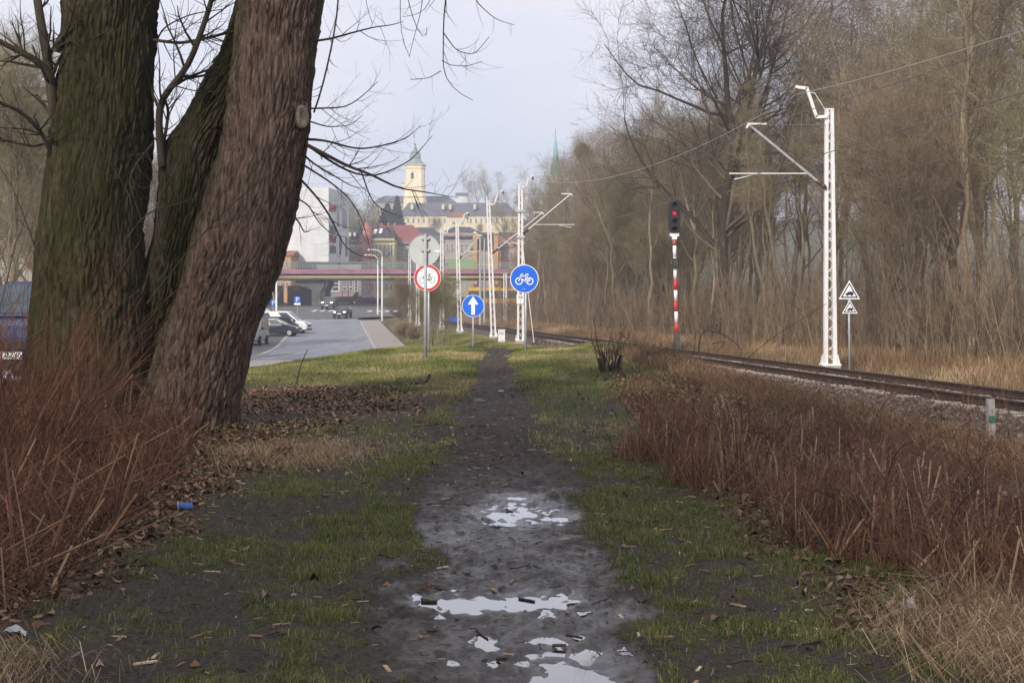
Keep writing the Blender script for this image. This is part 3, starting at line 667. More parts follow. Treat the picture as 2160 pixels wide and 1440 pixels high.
# crown above the frame
rg = np.random.default_rng(77)
for (cx, zz, rx), top in ((C_ax, 8.5), (A_ax, 8.5)):
    kk = np.linspace(150, len(zz) - 1, 20).astype(int); yc = WY if top and cx is C_ax[0] else WY + .55
    Pp = np.stack([cx[kk], np.full(20, yc), zz[kk]], 1)[None] - np.array(wroot); Rp = rx[kk][None]
    l1 = grow(Pp, Rp, 9, .62, 1, 4.2, .8, 10, rg, up=.10, gnarl=.1, rf=.3, lt=.2)
    l2 = grow(*l1, 8, .2, 1, 1.8, .8, 7, rg, up=.03, gnarl=.12, rf=.5, rmin=.006)
    l3 = grow(*l2, 6, .2, 1, .8, .8, 5, rg, up=-.04, gnarl=.1, rf=.6, rmin=.003)
    Vs = []; Fs = []; nv = 0
    for lv, sd_ in ((l1, 6), (l2, 4), (l3, 3)):
        keep = lv[0][:, :, 2].min(1) + wroot.z > 5.55
        V, Fq = tubes(lv[0][keep], lv[1][keep], sd_); Vs.append(V); Fs.append(Fq + nv); nv += len(V)
    link('crown', mesh_np('crown', np.concatenate(Vs), np.concatenate(Fs), m_twig, True), willow)

# ================================================================== bare trees: kinds, then copies
m_tb = tone_mat('wood_bark', [(.08, .063, .044), (.16, .128, .088), (.24, .205, .14)], rough=.92, spec=.1, noise=.45, inst=.35)
m_tt = tone_mat('wood_twigs', [(.135, .106, .066), (.225, .182, .115), (.31, .26, .17)], rough=.9, spec=.1, noise=.25, inst=.3)
m_td = tone_mat('dark_bark', [(.045, .036, .028), (.085, .068, .050), (.13, .105, .075)], rough=.92, spec=.1, noise=.3, inst=.1)
m_tr = tone_mat('red_twigs', [(.125, .092, .063), (.205, .157, .107), (.285, .225, .155)], rough=.9, spec=.1, noise=.25, inst=.3)
m_to = tone_mat('olive_twigs', [(.115, .10, .055), (.20, .175, .10), (.28, .25, .15)], rough=.9, spec=.1, noise=.25, inst=.2)
def tree_mesh(seed, H, r, mats2, n1=15, ang1=.6, t0=.35, len1=.36, up1=.12, lean=.05, m2=7, m3=6, m4=5, fork=0, tw=.0075, lens=(.42, .45, .5), gn=.12):
    rg = np.random.default_rng(seed); K = 14
    z = np.linspace(0, H, K); wob = np.cumsum(rg.normal(size=(K, 2)) * H * .010, 0); wob -= wob[0]
    wob += lean * H * (np.linspace(0, 1, K) ** 1.3)[:, None] * unit(rg.normal(size=(1, 2)))
    Pt = np.concatenate([wob, z[:, None]], 1)[None]; Rt = (r * (1 - .86 * np.linspace(0, 1, K)) * (1 + .5 * np.exp(-z / .35)))[None]
    trunkP, trunkR = Pt, Rt
    if fork:
        fp, fr = grow(Pt, Rt, fork, .14, .5, H * .72, .30, K, rg, up=.05, gnarl=.05, rf=.8, lt=.75)
        trunkP = np.concatenate([Pt, fp]); trunkR = np.concatenate([Rt, fr])
    l1 = grow(trunkP, trunkR, n1, t0, .98, H * len1, ang1, 9, rg, up=up1, gnarl=gn, rf=.5, lt=.6, rmin=tw * 2)
    l2 = grow(*l1, m2, .15, 1, H * len1 * lens[0], .75, 6, rg, up=.05, gnarl=.14, rf=.55, lt=.4, rmin=tw * 1.3)
    l3 = grow(*l2, m3, .15, 1, H * len1 * lens[0] * lens[1], .75, 4, rg, up=.05, gnarl=.14, rf=.6, lt=.4, rmin=tw)
    l4 = grow(*l3, m4, .15, 1, H * len1 * lens[0] * lens[1] * lens[2] * 1.3, .7, 3, rg, up=.04, gnarl=.14, rf=.7, lt=.3, rmin=tw * .8)
    def pack(lst, m, name):
        Vs = []; Fs = []; T = []; nv = 0
        for (p, q), sd_, tb in lst:
            V, Fq = tubes(p, q, sd_); Vs.append(V); Fs.append(Fq + nv); nv += len(V)
            T.append(np.repeat(np.clip(tb + .3 * rg.normal(size=len(p)), 0, 1), p.shape[1] * sd_))
        return mesh_np(name, np.concatenate(Vs), np.concatenate(Fs), m, True, attrs={'tone': np.concatenate(T)})
    return pack([((trunkP, trunkR), 9, .55), (l1, 5, .5)], mats2[0], 'trunk'), pack([(l2, 3, .4), (l3, 3, .5), (l4, 3, .6)], mats2[1], 'crown')
KIND = {
    'slender': [tree_mesh(101 + i, 12 + .8 * i, .095 + .012 * i, (m_tb, [m_tt, m_tr, m_tt, m_tr][i]), n1=12, ang1=.5, t0=.34, len1=.25, up1=.16, lean=.09, m3=5, m4=4, tw=.0065) for i in range(4)],
    'tall': [tree_mesh(201 + i, 16.5 + .6 * i, .19 + .02 * i, (m_tb, [m_tt, m_tr, m_to][i % 3]), n1=17, ang1=.65, t0=.26, len1=.34, lean=.05, fork=1 if i % 2 else 0, m3=5, m4=4, tw=.0065) for i in range(4)],
    'spread': [tree_mesh(301 + i, 19, .30, ([m_td, m_tb, m_tb][i], [m_td, m_to, m_tt][i]), n1=[17, 15, 15][i], ang1=.95, t0=.2, len1=[.50, .37, .37][i], up1=.12, lean=.04, fork=3, m2=7, m3=6, m4=5, tw=.009, gn=.15) for i in range(3)],
    'low': [tree_mesh(401 + i, 8.5, .07, (m_tb, [m_tr, m_tt, m_to][i]), n1=12, ang1=.6, t0=.10, len1=.46, up1=.15, lean=.08, fork=4, m2=7, m3=6, m4=4, tw=.006) for i in range(3)],
}
def put_tree(kind, i, x, y, label, group=None, scale=1.0, rz=None, name='bare_tree', z=None, tilt=None, rgx=random):
    tm, cm = KIND[kind][i % len(KIND[kind])]
    e = empty(name, (x, y, (float(zt(x, y, False)) if z is None else z) - .05), label, 'tree', group)
    tx, ty = tilt if tilt else (rgx.gauss(0, .035), rgx.gauss(0, .035))
    e.rotation_euler = (tx, ty, rgx.random() * 6.28 if rz is None else rz); e.scale = (scale,) * 3
    link('trunk', tm, e); link('crown', cm, e)
    return e
# the wood beyond the track
rs = random.Random(4); spots = []
Yc = 34.0
def try_spot(x, y, mind):
    for (a, c_) in spots:
        if (a - x) ** 2 + (c_ - y) ** 2 < mind * mind: return False
    spots.append((x, y)); return True
cnt = 0
for _ in range(6000):
    y = 36 + 170 * rs.random() ** 1.25; dd_ = 6.6 + 16 * rs.random() ** 1.45
    x = float(XT(y)) + dd_ + .8 * sstep(100, 160, y)
    if x > .385 * y + 1.5 or x / y * F_PX + CX < 1122: continue
    if not try_spot(x, y, 2.15 + .009 * y): continue
    edge = dd_ < 12
    k = rs.random()
    if edge: kind = 'slender' if k < .60 else ('low' if k < .85 else 'tall')
    else: kind = 'slender' if k < .38 else 'tall'
    if kind == 'tall' and k > .93: kind = 'spread'
    lab = {'slender': 'slender brown leafless tree standing in the crowded wood beyond the railway track',
           'tall': 'tall thick leafless tree standing in the crowded wood beyond the railway track',
           'low': 'low many-stemmed bare tree at the front edge of the wood along the track',
           'spread': 'broad leafless tree with spreading limbs deep in the wood beyond the track'}[kind]
    pxx = CX + x / y * F_PX; Hk = {'slender': 13.5, 'tall': 18.5, 'low': 9.5, 'spread': 20.5}[kind]; cap = 99.
    if pxx < 1600: cap = (CAMH - (235 + (1500 - min(pxx, 1500)) * .22 - HY) / F_PX * y) / Hk
    put_tree(kind, rs.randrange(12), x, y, lab, 'trees of the wood beyond the track', min(cap, .80 + .30 * rs.random()), rs.random() * 6.28, rgx=rs)
    cnt += 1
    if cnt >= 128: break
print('wood trees', cnt)
# trees one can tell apart
def at_px(px, Y): return X_(px, Y)
put_tree('spread', 0, at_px(1498, 76), 76, 'large leafless tree with wide dark limbs reaching over the signal against the sky', None, 1.08, 2.2, tilt=(0, -.03))
put_tree('spread', 1, at_px(1395, 104), 104, 'pale olive bare tree just left of the large spreading tree above the signal', None, .66, .6)
put_tree('tall', 1, at_px(1310, 122), 122, 'upright bare tree on the left shoulder of the wood above the cantilever mast', None, .88, 1.0)
put_tree('tall', 2, at_px(1225, 160), 160, 'bare tree with a dark round mistletoe ball at the far end of the wood', None, .92, 1.0)
put_tree('spread', 2, at_px(1148, 190), 190, 'outermost leafless tree at the far left end of the wood', None, .50, 2.0)
put_tree('tall', 3, at_px(2230, 42), 42, 'dark heavy leaning bare tree cut by the top right corner of the picture', None, 1.25, 3.3, tilt=(0, -.30))
put_tree('tall', 0, at_px(1900, 58), 58, 'thick orange-brown leaning trunk rising behind the white lattice mast', None, 1.1, 3.3, tilt=(0, -.17))
mis = MB(); mx_, my_, mz_ = at_px(1229, 160), 159.5, Z_(322, 160)
rgm = np.random.default_rng(8); nP = 420
dirs = unit(rgm.normal(size=(nP, 3))); Q = np.stack([dirs * .15, dirs * .6 + .08 * rgm.normal(size=(nP, 3)), dirs * .95 + .15 * rgm.normal(size=(nP, 3))], 1)
V, Fq = tubes(Q, np.full((nP, 3), .035), 3)
m_mist = tone_mat('mistletoe', [(.05, .06, .02), (.09, .10, .03)], inst=0)
o = link('mistletoe', mesh_np('mistletoe', V, Fq, m_mist, attrs={'tone': np.repeat(rgm.random(nP), 9)})); o.location = (mx_, my_, mz_)
setprops(o, 'round green mistletoe ball in the bare tree at the far end of the wood', 'mistletoe')
# trees left of the road, seen between the trunks of the willow
for j, (px, Y, k, i, s) in enumerate([(-30, 58, 'tall', 0, .8), (40, 70, 'tall', 1, .85), (95, 82, 'slender', 1, .9), (20, 95, 'tall', 2, .9), (-60, 74, 'spread', 0, .8), (70, 110, 'tall', 3, .9), (330, 60, 'low', 0, 1.0), (350, 84, 'slender', 2, .7), (305, 100, 'tall', 0, .7), (120, 64, 'low', 1, 1.2), (20, 52, 'low', 2, 1.2), (410, 96, 'low', 0, 1.2), (-20, 120, 'spread', 2, .9), (60, 130, 'spread', 1, .9), (330, 125, 'tall', 2, .65)]):
    put_tree(k, i, at_px(px, Y), Y, 'dark leafless tree beyond the parked cars, glimpsed between the willow trunks', 'trees beyond the car park', s, j * 1.3, z=float(RZ(Y)))
put_tree('tall', 1, at_px(585, 145), 145, 'bare street tree with rusty old leaves in front of the white corner block', None, .60, .4, z=float(RZ(145)))
# trees behind the camera, on the sunny side of the path
for j, (x, y, k, i) in enumerate([(-7.5, -3, 'spread', 0), (-4.2, -8, 'tall', 1), (-11, -9, 'spread', 2), (-3.0, -15, 'spread', 1)]):
    put_tree(k, i, x, y, 'leafless tree standing beside the path behind the viewpoint', 'trees behind the viewpoint', .9, j)

# ================================================================== undergrowth of the wood
def stems(name, label, m, base, L_, tilt, K, rg, droop, gnarl, r, tone, kids=None, kids2=None, taper=.4, bias=None, cat='undergrowth', sides=3):
    n_ = len(base); azm = rg.random(n_) * 2 * np.pi
    d = np.stack([np.cos(azm) * np.sin(tilt), np.sin(azm) * np.sin(tilt), np.cos(tilt)], 1)
    if bias is not None: d = unit(d + np.asarray(bias))
    Q = np.zeros((n_, K, 3)); Q[:, 0] = base
    for k in range(1, K):
        Q[:, k] = Q[:, k - 1] + d * (L_ / (K - 1))[:, None]
        d = unit(d + np.array([0, 0, -1]) * (droop if np.isscalar(droop) else droop[:, None]) + gnarl * rg.normal(size=(n_, 3)))
        Q[:, k, 2] = np.maximum(Q[:, k, 2], base[:, 2] + .01)
    R = np.asarray(r)[:, None] * (1 - (1 - taper) * np.linspace(0, 1, K))[None]
    Vs = []; Fs = []; T = []; nv = 0
    V, Fq = tubes(Q, R, sides); Vs.append(V); Fs.append(Fq); nv += len(V); T.append(np.repeat(tone, K * sides))
    par = (Q, R); tn = tone
    for kk in (kids, kids2):
        if kk is None: continue
        par = grow(*par, rg=rg, **kk); V, Fq = tubes(*par, 3); Vs.append(V); Fs.append(Fq + nv); nv += len(V)
        tn = np.clip(np.repeat(tn, kk['m']) + .12 * rg.normal(size=len(par[0])), 0, 1); T.append(np.repeat(tn, par[0].shape[1] * 3))
    o = link(name, mesh_np(name, np.concatenate(Vs), np.concatenate(Fs), m, True, attrs={'tone': np.concatenate(T)}))
    return setprops(o, label, cat, kind='stuff')
m_under = tone_mat('undergrowth', [(.075, .052, .038), (.155, .108, .075), (.225, .165, .11), (.30, .23, .15)], rough=.9, spec=.1, noise=.2)
rg = np.random.default_rng(21); n = 4600
y = 30 + 165 * rg.random(n) ** 1.3; x = XT(y) + 5.2 + 20 * rg.random(n) ** 1.8; k_ = x < .39 * y + 1; x, y = x[k_], y[k_]; n = len(x)
stems('undergrowth', 'thin brown saplings and brush filling the floor of the wood', m_under, np.stack([x, y, zt(x, y, False)], 1), 1.2 + 4.2 * rg.random(n) ** 1.6, .05 + .35 * rg.random(n), 6, rg, .0, .05, .008 + .013 * rg.random(n), rg.random(n),
      dict(m=7, t0=.25, t1=1, length=.9, ang=.6, K=4, up=.05, gnarl=.1, rf=.6, rmin=.006), dict(m=3, t0=.2, t1=1, length=.4, ang=.6, K=3, up=.05, gnarl=.1, rf=.7, rmin=.005))

# ------------------------------------------------------------------ grass blades
def blades(name, label, m, base, h, wd, lean, rg, tone, cat='grass', seg2=True, lie=None):
    n_ = len(base); az_ = rg.random(n_) * 2 * np.pi
    ld = np.stack([np.cos(az_), np.sin(az_), np.zeros(n_)], 1)
    if lie is not None: ld = unit(ld + np.asarray(lie))
    sd_ = np.stack([np.cos(az_ + rg.normal(size=n_)), np.zeros(n_), np.zeros(n_)], 1); fa = rg.random(n_) * np.pi
    sd_ = np.stack([np.cos(fa), .5 * np.sin(fa), np.zeros(n_)], 1)
    hh = h[:, None]; le = lean[:, None]
    mid = base + ld * hh * le * .35 + np.array([0, 0, 1]) * hh * .6
    tip = base + ld * hh * le + np.array([0, 0, 1]) * hh * np.clip(1 - .45 * le, .05, 1)
    w_ = (wd / 2)[:, None] * sd_
    V = np.stack([base - w_, base + w_, mid - w_ * .75, mid + w_ * .75, tip], 1).reshape(-1, 3)
    i = np.arange(n_)[:, None] * 5
    Fq = i + np.array([[0, 1, 3, 2]]); Ft = i + np.array([[2, 3, 4]])
    o = link(name, mesh_np(name, V, [Fq, Ft], m, attrs={'tone': np.repeat(tone, 5)}))
    return setprops(o, label, cat, kind='stuff')
m_grass = tone_mat('grass_blades', [(.046, .064, .013), (.095, .122, .024), (.15, .165, .038), (.25, .21, .085), (.36, .28, .15)], rough=.6, spec=.3, noise=.15)
m_straw = tone_mat('dry_grass', [(.10, .058, .032), (.19, .12, .07), (.32, .22, .13), (.50, .39, .25)], rough=.85, spec=.15, noise=.15)
def pick(n, xr, yr, cover, rg, ypow=1.0):
    y = yr[0] + (yr[1] - yr[0]) * rg.random(n) ** ypow; x = xr[0] + (xr[1] - xr[0]) * rg.random(n)
    k_ = (np.abs(x) < .385 * y + .4) & (rg.random(n) < cover(x, y)) & (pud_field(x, y) < -.7)
    return x[k_], y[k_]
rg = np.random.default_rng(31)
def cov2(x, y): return grass_cover(x, y) * (.25 + .9 * sstep(-.2, .5, fbm(x * 4.5, y * 4.5, 55, 3)))
x, y = pick(620000, (-4.5, 3.2), (5.6, 15), cov2, rg); n = len(x); print('grass', n)
tone = np.clip(.30 + .22 * fbm(x * 2, y * 2, 57, 3) + .17 * rg.normal(size=n), 0, 1); tone = np.where(rg.random(n) < .10, .85 + .15 * rg.random(n), tone)
hs = .018 + .038 * rg.random(n) * (1 + .9 * sstep(.0, .6, fbm(x * 4.5, y * 4.5, 55, 3)))
blades('grass', 'short wet green grass growing in patches on the mud', m_grass, np.stack([x, y, zt(x, y)], 1), hs, .0028 + .0022 * rg.random(n), .3 + .9 * rg.random(n), rg, tone)
def cov3(x, y): return np.clip(grass_cover(x, y) * 1.15, 0, 1) * (x < XT(y) - 4.3) * (x > RX(y) + 5.8)
x, y = pick(420000, (-12, 8), (14.5, 46), cov3, rg, .8); n = len(x); print('grass far', n)
tone = np.clip(.46 + 1.0 * fbm(x * .9, y * .5, 58, 4) + .16 * rg.normal(size=n) + .25 * sstep(32, 38, y) * (fbm(x * .4, y, 59, 2) > -.1), 0, 1)
blades('grass', 'green and yellowish turf over the low crest where the path ends', m_grass, np.stack([x, y, zt(x, y) - .005], 1), .03 + .06 * rg.random(n), .006 + .007 * rg.random(n), .3 + .9 * rg.random(n), rg, tone)
# verge beyond the crest
n = 60000; y = 44 + 80 * rg.random(n) ** 1.4; x = RX(y) + 6 + (XT(y) - 2.6 - RX(y) - 6) * rg.random(n)
tone = np.clip(.42 + .5 * fbm(x * .5, y * .3, 63, 3) + .15 * rg.normal(size=n) + .25 * sstep(-4.5, -2.8, x - XT(y)), 0, 1)
blades('grass', 'rough grass on the verge between the pavement and the railway', m_grass, np.stack([x, y, zt(x, y, False)], 1), .05 + .12 * rg.random(n), .012 + .012 * rg.random(n), .3 + .8 * rg.random(n), rg, tone)
# tall dead grass along the far side of the track
n = 75000; y = 26 + 150 * rg.random(n) ** 1.5; x = XT(y) + 2.7 + 6.5 * rg.random(n) ** 1.2; k_ = x < .39 * y + 1; x, y = x[k_], y[k_]; n = len(x)
tone = np.clip(.38 + .45 * fbm(x * .5, y * .25, 67, 3) + .17 * rg.normal(size=n), 0, 1)
blades('dry_grass', 'tall rust and straw coloured dead grass along the far side of the railway track', m_straw, np.stack([x, y, zt(x, y, False)], 1), (.15 + .5 * rg.random(n)) * (.55 + .6 * sstep(-.3, .4, fbm(x * .6, y * .4, 68, 2))), .008 + .012 * rg.random(n), .2 + .8 * rg.random(n), rg, tone)
# ditch grass
n = 42000; y = 10.5 + 22 * rg.random(n) ** 1.2; x = XT(y) - 6.3 + 3.4 * rg.random(n); k_ = x < .39 * y + 1; x, y = x[k_], y[k_]; n = len(x)
tone = np.clip(.32 + .4 * fbm(x, y, 69, 3) + .2 * rg.normal(size=n), 0, 1)
blades('dry_grass', 'matted tan grass lining the ditch below the ballast', m_straw, np.stack([x, y, zt(x, y, False)], 1), .12 + .28 * rg.random(n), .006 + .008 * rg.random(n), .4 + 1.1 * rg.random(n), rg, tone)
# pale straw in the near right corner and by the willow
def straw(n, cx, cy, sx, sy, label, h0, rgx):
    x = cx + sx * rgx.normal(size=n); y = cy + sy * rgx.normal(size=n); cl = fbm(x * 3, y * 3, 73, 3) > -.25; x, y = x[cl], y[cl]; n = len(x)
    blades('dry_grass', label, m_straw, np.stack([x, y, zt(x, y) + .005], 1), h0 * (.4 + .9 * rgx.random(n)), .003 + .003 * rgx.random(n), .9 + 1.2 * rgx.random(n), rgx, np.clip(.62 + .25 * rgx.normal(size=n), 0, 1), lie=(-.5, -.25, 0))
straw(8500, 2.55, 6.6, .32, .5, 'pale matted straw lying at the near end of the right-hand brambles', .22, rg)
straw(1800, -2.55, 6.15, .3, .25, 'tuft of dead grass at the near end of the left-hand brambles', .16, rg)
straw(2600, -2.2, 14.6, .42, .5, 'flattened pale grass by the foot of the willow', .18, rg)

# ================================================================== brambles
m_brL = tone_mat('rust_cane', [(.038, .017, .011), (.115, .046, .024), (.20, .092, .048), (.36, .23, .13)], rough=.7, spec=.3, noise=.25)
m_brR = tone_mat('purple_cane', [(.052, .025, .021), (.155, .073, .048), (.26, .145, .09), (.44, .32, .205)], rough=.8, spec=.2, noise=.25)
rg = np.random.default_rng(41)
def left_base(n):
    y = 7.0 + 10.6 * rg.random(n) ** .8; xb = np.interp(y, [6.9, 8.7, 11, 12, 14, 16, 17.6], [-2.45, -2.66, -2.9, -3.0, -3.25, -3.6, -4.1])
    x = xb - (np.maximum(.37 * y + .9 + xb, .6)) * rg.random(n) ** 1.15
    return x, y, xb
x, y, xb = left_base(3300); n = len(x)
Ls = (.35 + 1.45 * rg.random(n) ** 1.8) * (.26 + 1.15 * sstep(7.5, 13, y) * sstep(.2, 2.0, xb - x)) * (.8 + .6 * fbm(x * 1.1, y * .9, 74, 2))
tone = np.clip(.05 + .75 * rg.random(n) ** 1.15 + .2 * fbm(x * 2, y * 2, 75, 2), 0, 1)
stems('bramble_thicket', 'tangled rusty bramble canes heaped against the willow trunks', m_brL, np.stack([x, y, zt(x, y)], 1), Ls, .25 + 1.25 * rg.random(n), 8, rg, .02 + .10 * rg.random(n), .06, .0028 + .0066 * rg.random(n) ** 1.8, tone,
      dict(m=2, t0=.2, t1=1, length=.5, ang=.75, K=4, up=-.04, gnarl=.12, rf=.6, rmin=.0016), cat='brambles', bias=(-.10, -.05, 0))
x, y, xb = left_base(420); n = len(x)
stems('bramble_thicket', 'broken thick tan stalks among the brambles by the willow', m_brL, np.stack([x, y, zt(x, y)], 1), .25 + .6 * rg.random(n), .3 + .95 * rg.random(n), 4, rg, .03, .03, .005 + .006 * rg.random(n), .35 + .6 * rg.random(n), taper=.75, cat='brambles', sides=5)
x, y, xb = left_base(1400); k_ = (y > 10.5) & (xb - x > 1.0); x, y, xb = x[k_], y[k_], xb[k_]; n = len(x)
stems('bramble_thicket', 'long thin canes standing tall against the mossy willow trunks', m_brL, np.stack([x, y, zt(x, y)], 1), 1.1 + 1.5 * rg.random(n) ** 1.5, .1 + 1.0 * rg.random(n), 8, rg, .02 + .12 * rg.random(n), .04, .003 + .004 * rg.random(n), np.clip(.05 + .6 * rg.random(n), 0, 1), dict(m=3, t0=.3, t1=1, length=.5, ang=.7, K=4, up=-.02, gnarl=.1, rf=.6, rmin=.0016), cat='brambles', bias=(.05, 0, 0))
# right-hand thicket
XL = ([6.6, 7.5, 8.7, 11, 14, 17, 22, 27, 33], [2.95, 2.5, 2.05, 1.62, 1.5, 1.5, 1.6, 1.75, 2.3])
def right_base(n, yp=.9):
    y = 6.9 + 18.5 * rg.random(n) ** yp; xl = np.interp(y, *XL) + .10 + .55 * fbm(y * .8, y * 0, 77, 4, .6); xr = np.minimum(np.interp(y, [7, 10, 14, 18, 25], [3.4, 4.3, 5.0, 5.1, 4.4]), .385 * y + .5)
    x = xl + np.maximum(xr - xl, .3) * rg.random(n) ** 1.1; return x, y, xl
x, y, xl = right_base(9200); n = len(x)
cl = fbm(x * 1.2, y * .8, 78, 3); Ls = (.18 + .52 * rg.random(n)) * np.clip(.80 + 1.5 * cl, .22, 1.9) * (1 - .75 * sstep(15, 19.5, y)) * (1 - .68 * sstep(.7, 2.4, x - xl)); kp = (fbm(x * 1.9, y * 1.2, 85, 3) > -.16) & (rg.random(n) > .6 * sstep(16, 19, y)); x, y, xl, Ls, cl = x[kp], y[kp], xl[kp], Ls[kp], cl[kp]; n = len(x)
tone = np.clip(.15 + .55 * rg.random(n) + .6 * fbm(x * 1.3, y * .9, 79, 3), 0, 1)
stems('bramble_thicket', 'purplish brown bramble thicket between the path and the railway ditch', m_brR, np.stack([x, y, zt(x, y, False)], 1), Ls, .35 + 1.2 * rg.random(n), 7, rg, -.05 + .16 * rg.random(n), .24, .0022 + .0042 * rg.random(n) ** 1.6, tone,
      dict(m=3, t0=.15, t1=1, length=.30, ang=.75, K=4, up=0, gnarl=.14, rf=.6, rmin=.0015), cat='brambles')
y = 7.3 + 11 * rg.random(1900) ** .9; n = len(y); x = np.interp(y, *XL) - .05 + .55 * fbm(y * .8, y * 0, 77, 4, .6) + .9 * rg.random(n) ** 1.4; kp = fbm(x * 2.2, y * 1.6, 86, 2) > -.12; x, y = x[kp], y[kp]; n = len(x)
stems('dead_stalks', 'upright orange-brown dead stalks edging the right-hand brambles', m_brL, np.stack([x, y, zt(x, y, False)], 1), .12 + .34 * rg.random(n) ** 1.6 * (1 - .5 * sstep(16, 22, y)), .05 + .55 * rg.random(n), 4, rg, .01, .05, .003 + .0065 * rg.random(n) ** 2, np.clip(.35 + .5 * rg.random(n), 0, 1), taper=.7, cat='dead stalks', sides=4)
x, y, xl = right_base(560); k_ = y < 17.5; x, y = x[k_], y[k_]; n = len(x)
stems('bramble_arches', 'dark arching bramble canes looping over the right-hand thicket', m_brR, np.stack([x, y, zt(x, y, False)], 1), .55 + .6 * rg.random(n), .1 + .7 * rg.random(n), 10, rg, .16 + .16 * rg.random(n), .05, .003 + .003 * rg.random(n), .05 + .4 * rg.random(n), dict(m=4, t0=.2, t1=1, length=.3, ang=.8, K=4, up=0, gnarl=.15, rf=.6, rmin=.0018), cat='brambles')
x, y, xl = right_base(1500); k_ = (x - xl < 1.6) & (y < 17.5); x, y = x[k_], y[k_]; n = len(x)
stems('dead_stalks', 'broken pale stalks standing in the right-hand brambles', m_straw, np.stack([x, y, zt(x, y, False)], 1), .10 + .38 * rg.random(n) ** 1.3, .05 + .8 * rg.random(n) ** 1.5, 3, rg, .0, .05, .004 + .008 * rg.random(n) ** 2, np.clip(.35 + .6 * rg.random(n), 0, 1), taper=.8, cat='dead stalks', sides=4)
# sparse long shoots sticking out of both thickets
x, y, xl = right_base(160); k_ = y < 19; x, y = x[k_], y[k_]; n = len(x)
stems('bramble_shoots', 'long thin shoots standing out of the right-hand brambles', m_brR, np.stack([x, y, zt(x, y, False)], 1), .5 + .7 * rg.random(n), .2 + .7 * rg.random(n), 8, rg, .03, .05, .003 + .002 * rg.random(n), .2 + .6 * rg.random(n), dict(m=5, t0=.3, t1=1, length=.35, ang=.6, K=4, up=.03, gnarl=.1, rf=.6, rmin=.0018), cat='brambles')
# cut brush on the mound that hides the track
n = 1900; y = 28 + 14 * rg.random(n); x = 2.4 + (y - 29) * .10 + 3.0 * rg.random(n); k_ = fbm(x, y, 87, 2) > -.1; x, y = x[k_], y[k_]; n = len(x)
k_ = x < XT(y) - 3.0; x, y = x[k_], y[k_]; n = len(x)
m_brush = tone_mat('cut_brush', [(.045, .032, .025), (.11, .075, .052), (.19, .14, .09)], rough=.9, spec=.1)
stems('cut_brush', 'heap of cut grey-brown brush on the mound in front of the track', m_brush, np.stack([x, y, zt(x, y, False)], 1), (.25 + .75 * rg.random(n) ** 1.5), .5 + .9 * rg.random(n), 6, rg, .04, .10, .004 + .006 * rg.random(n), rg.random(n), dict(m=6, t0=.2, t1=1, length=.4, ang=.7, K=4, up=0, gnarl=.12, rf=.6, rmin=.0035), cat='brushwood')
def px_stick(name, label, pts, Y, r0, r1, m, cat='stick', K=10, group=None):
    q = poly_resample(np.array(pts, float), K)
    pp = np.stack([(q[:, 0] - CX) / F_PX * Y, np.full(K, Y) + .1 * np.sin(np.linspace(0, 2, K)), CAMH - (q[:, 1] - HY) / F_PX * Y], 1)
    V, Fq = tubes(pp[None], np.linspace(r0, r1, K)[None], 6)
    o = link(name, mesh_np(name, V - pp[0], Fq, m, True)); o.location = pp[0]
    return setprops(o, label, cat, group)
m_dark = mat('wet_wood', (.012, .010, .009), (.05, .038, .03), scale=12, rough=.6, spec=.4, bump=.5, bscale=60)
px_stick('branch', 'dark branch bent in a sharp elbow above the cut brush near the signal', [(1474, 745), (1473, 715), (1482, 690), (1510, 698), (1550, 716), (1566, 738)], 36, .025, .012, m_dark)
px_stick('branch', 'short dark twig lying level on the cut brush by the bent branch', [(1503, 724), (1536, 720), (1512, 742)], 36, .014, .012, m_dark)
px_stick('branch', 'long pale dead shoot slanting up towards the white lattice mast', [(1530, 800), (1600, 735), (1660, 690), (1700, 672), (1745, 640)], 33, .012, .006, m_brush)
# clump of shrub stems by the path
sh = empty('shrub', (X_(1290, 27.5), 27.5, float(zt(X_(1290, 27.5), 27.5))), 'small leafless shrub with splayed stems rising from a split stump beside the path', 'shrub')
rgs = np.random.default_rng(5); nb_ = 26
b0 = np.stack([.12 * rgs.normal(size=nb_), .1 * rgs.normal(size=nb_), 0 * np.arange(nb_)], 1); azs = rgs.random(nb_) * 6.28; tl = .1 + .55 * rgs.random(nb_)
d = np.stack([np.cos(azs) * np.sin(tl), np.sin(azs) * np.sin(tl), np.cos(tl)], 1); LL = .35 + .85 * rgs.random(nb_) ** 1.3
Q = b0[:, None] + d[:, None] * (LL[:, None, None] * np.linspace(0, 1, 7)[None, :, None]) + .02 * np.cumsum(rgs.normal(size=(nb_, 7, 3)), 1) * np.linspace(0, 1, 7)[None, :, None]
R = (.006 + .010 * rgs.random(nb_))[:, None] * (1 - .6 * np.linspace(0, 1, 7))[None]
k1 = grow(Q, R, 5, .3, 1, .4, .6, 5, rgs, up=.06, gnarl=.1, rmin=.003)
V1, F1 = tubes(Q, R, 5); V2, F2 = tubes(*k1, 3)
link('stems', mesh_np('stems', np.concatenate([V1, V2]), np.concatenate([F1, F2 + len(V1)]), m_brush, attrs={'tone': np.full(len(V1) + len(V2), .3)}), sh)
st = MB()
for (dx, dy, tx, hh) in ((-.16, 0, -.35, .28), (.1, .05, .25, .34), (0, -.08, .05, .2)): st.tube([(dx, dy, -.05), (dx + tx * hh * .5, dy, hh * .6), (dx + tx * hh, dy, hh)], [.05, .04, .03], 7)
st.build('stump', m_dark, sh, True)
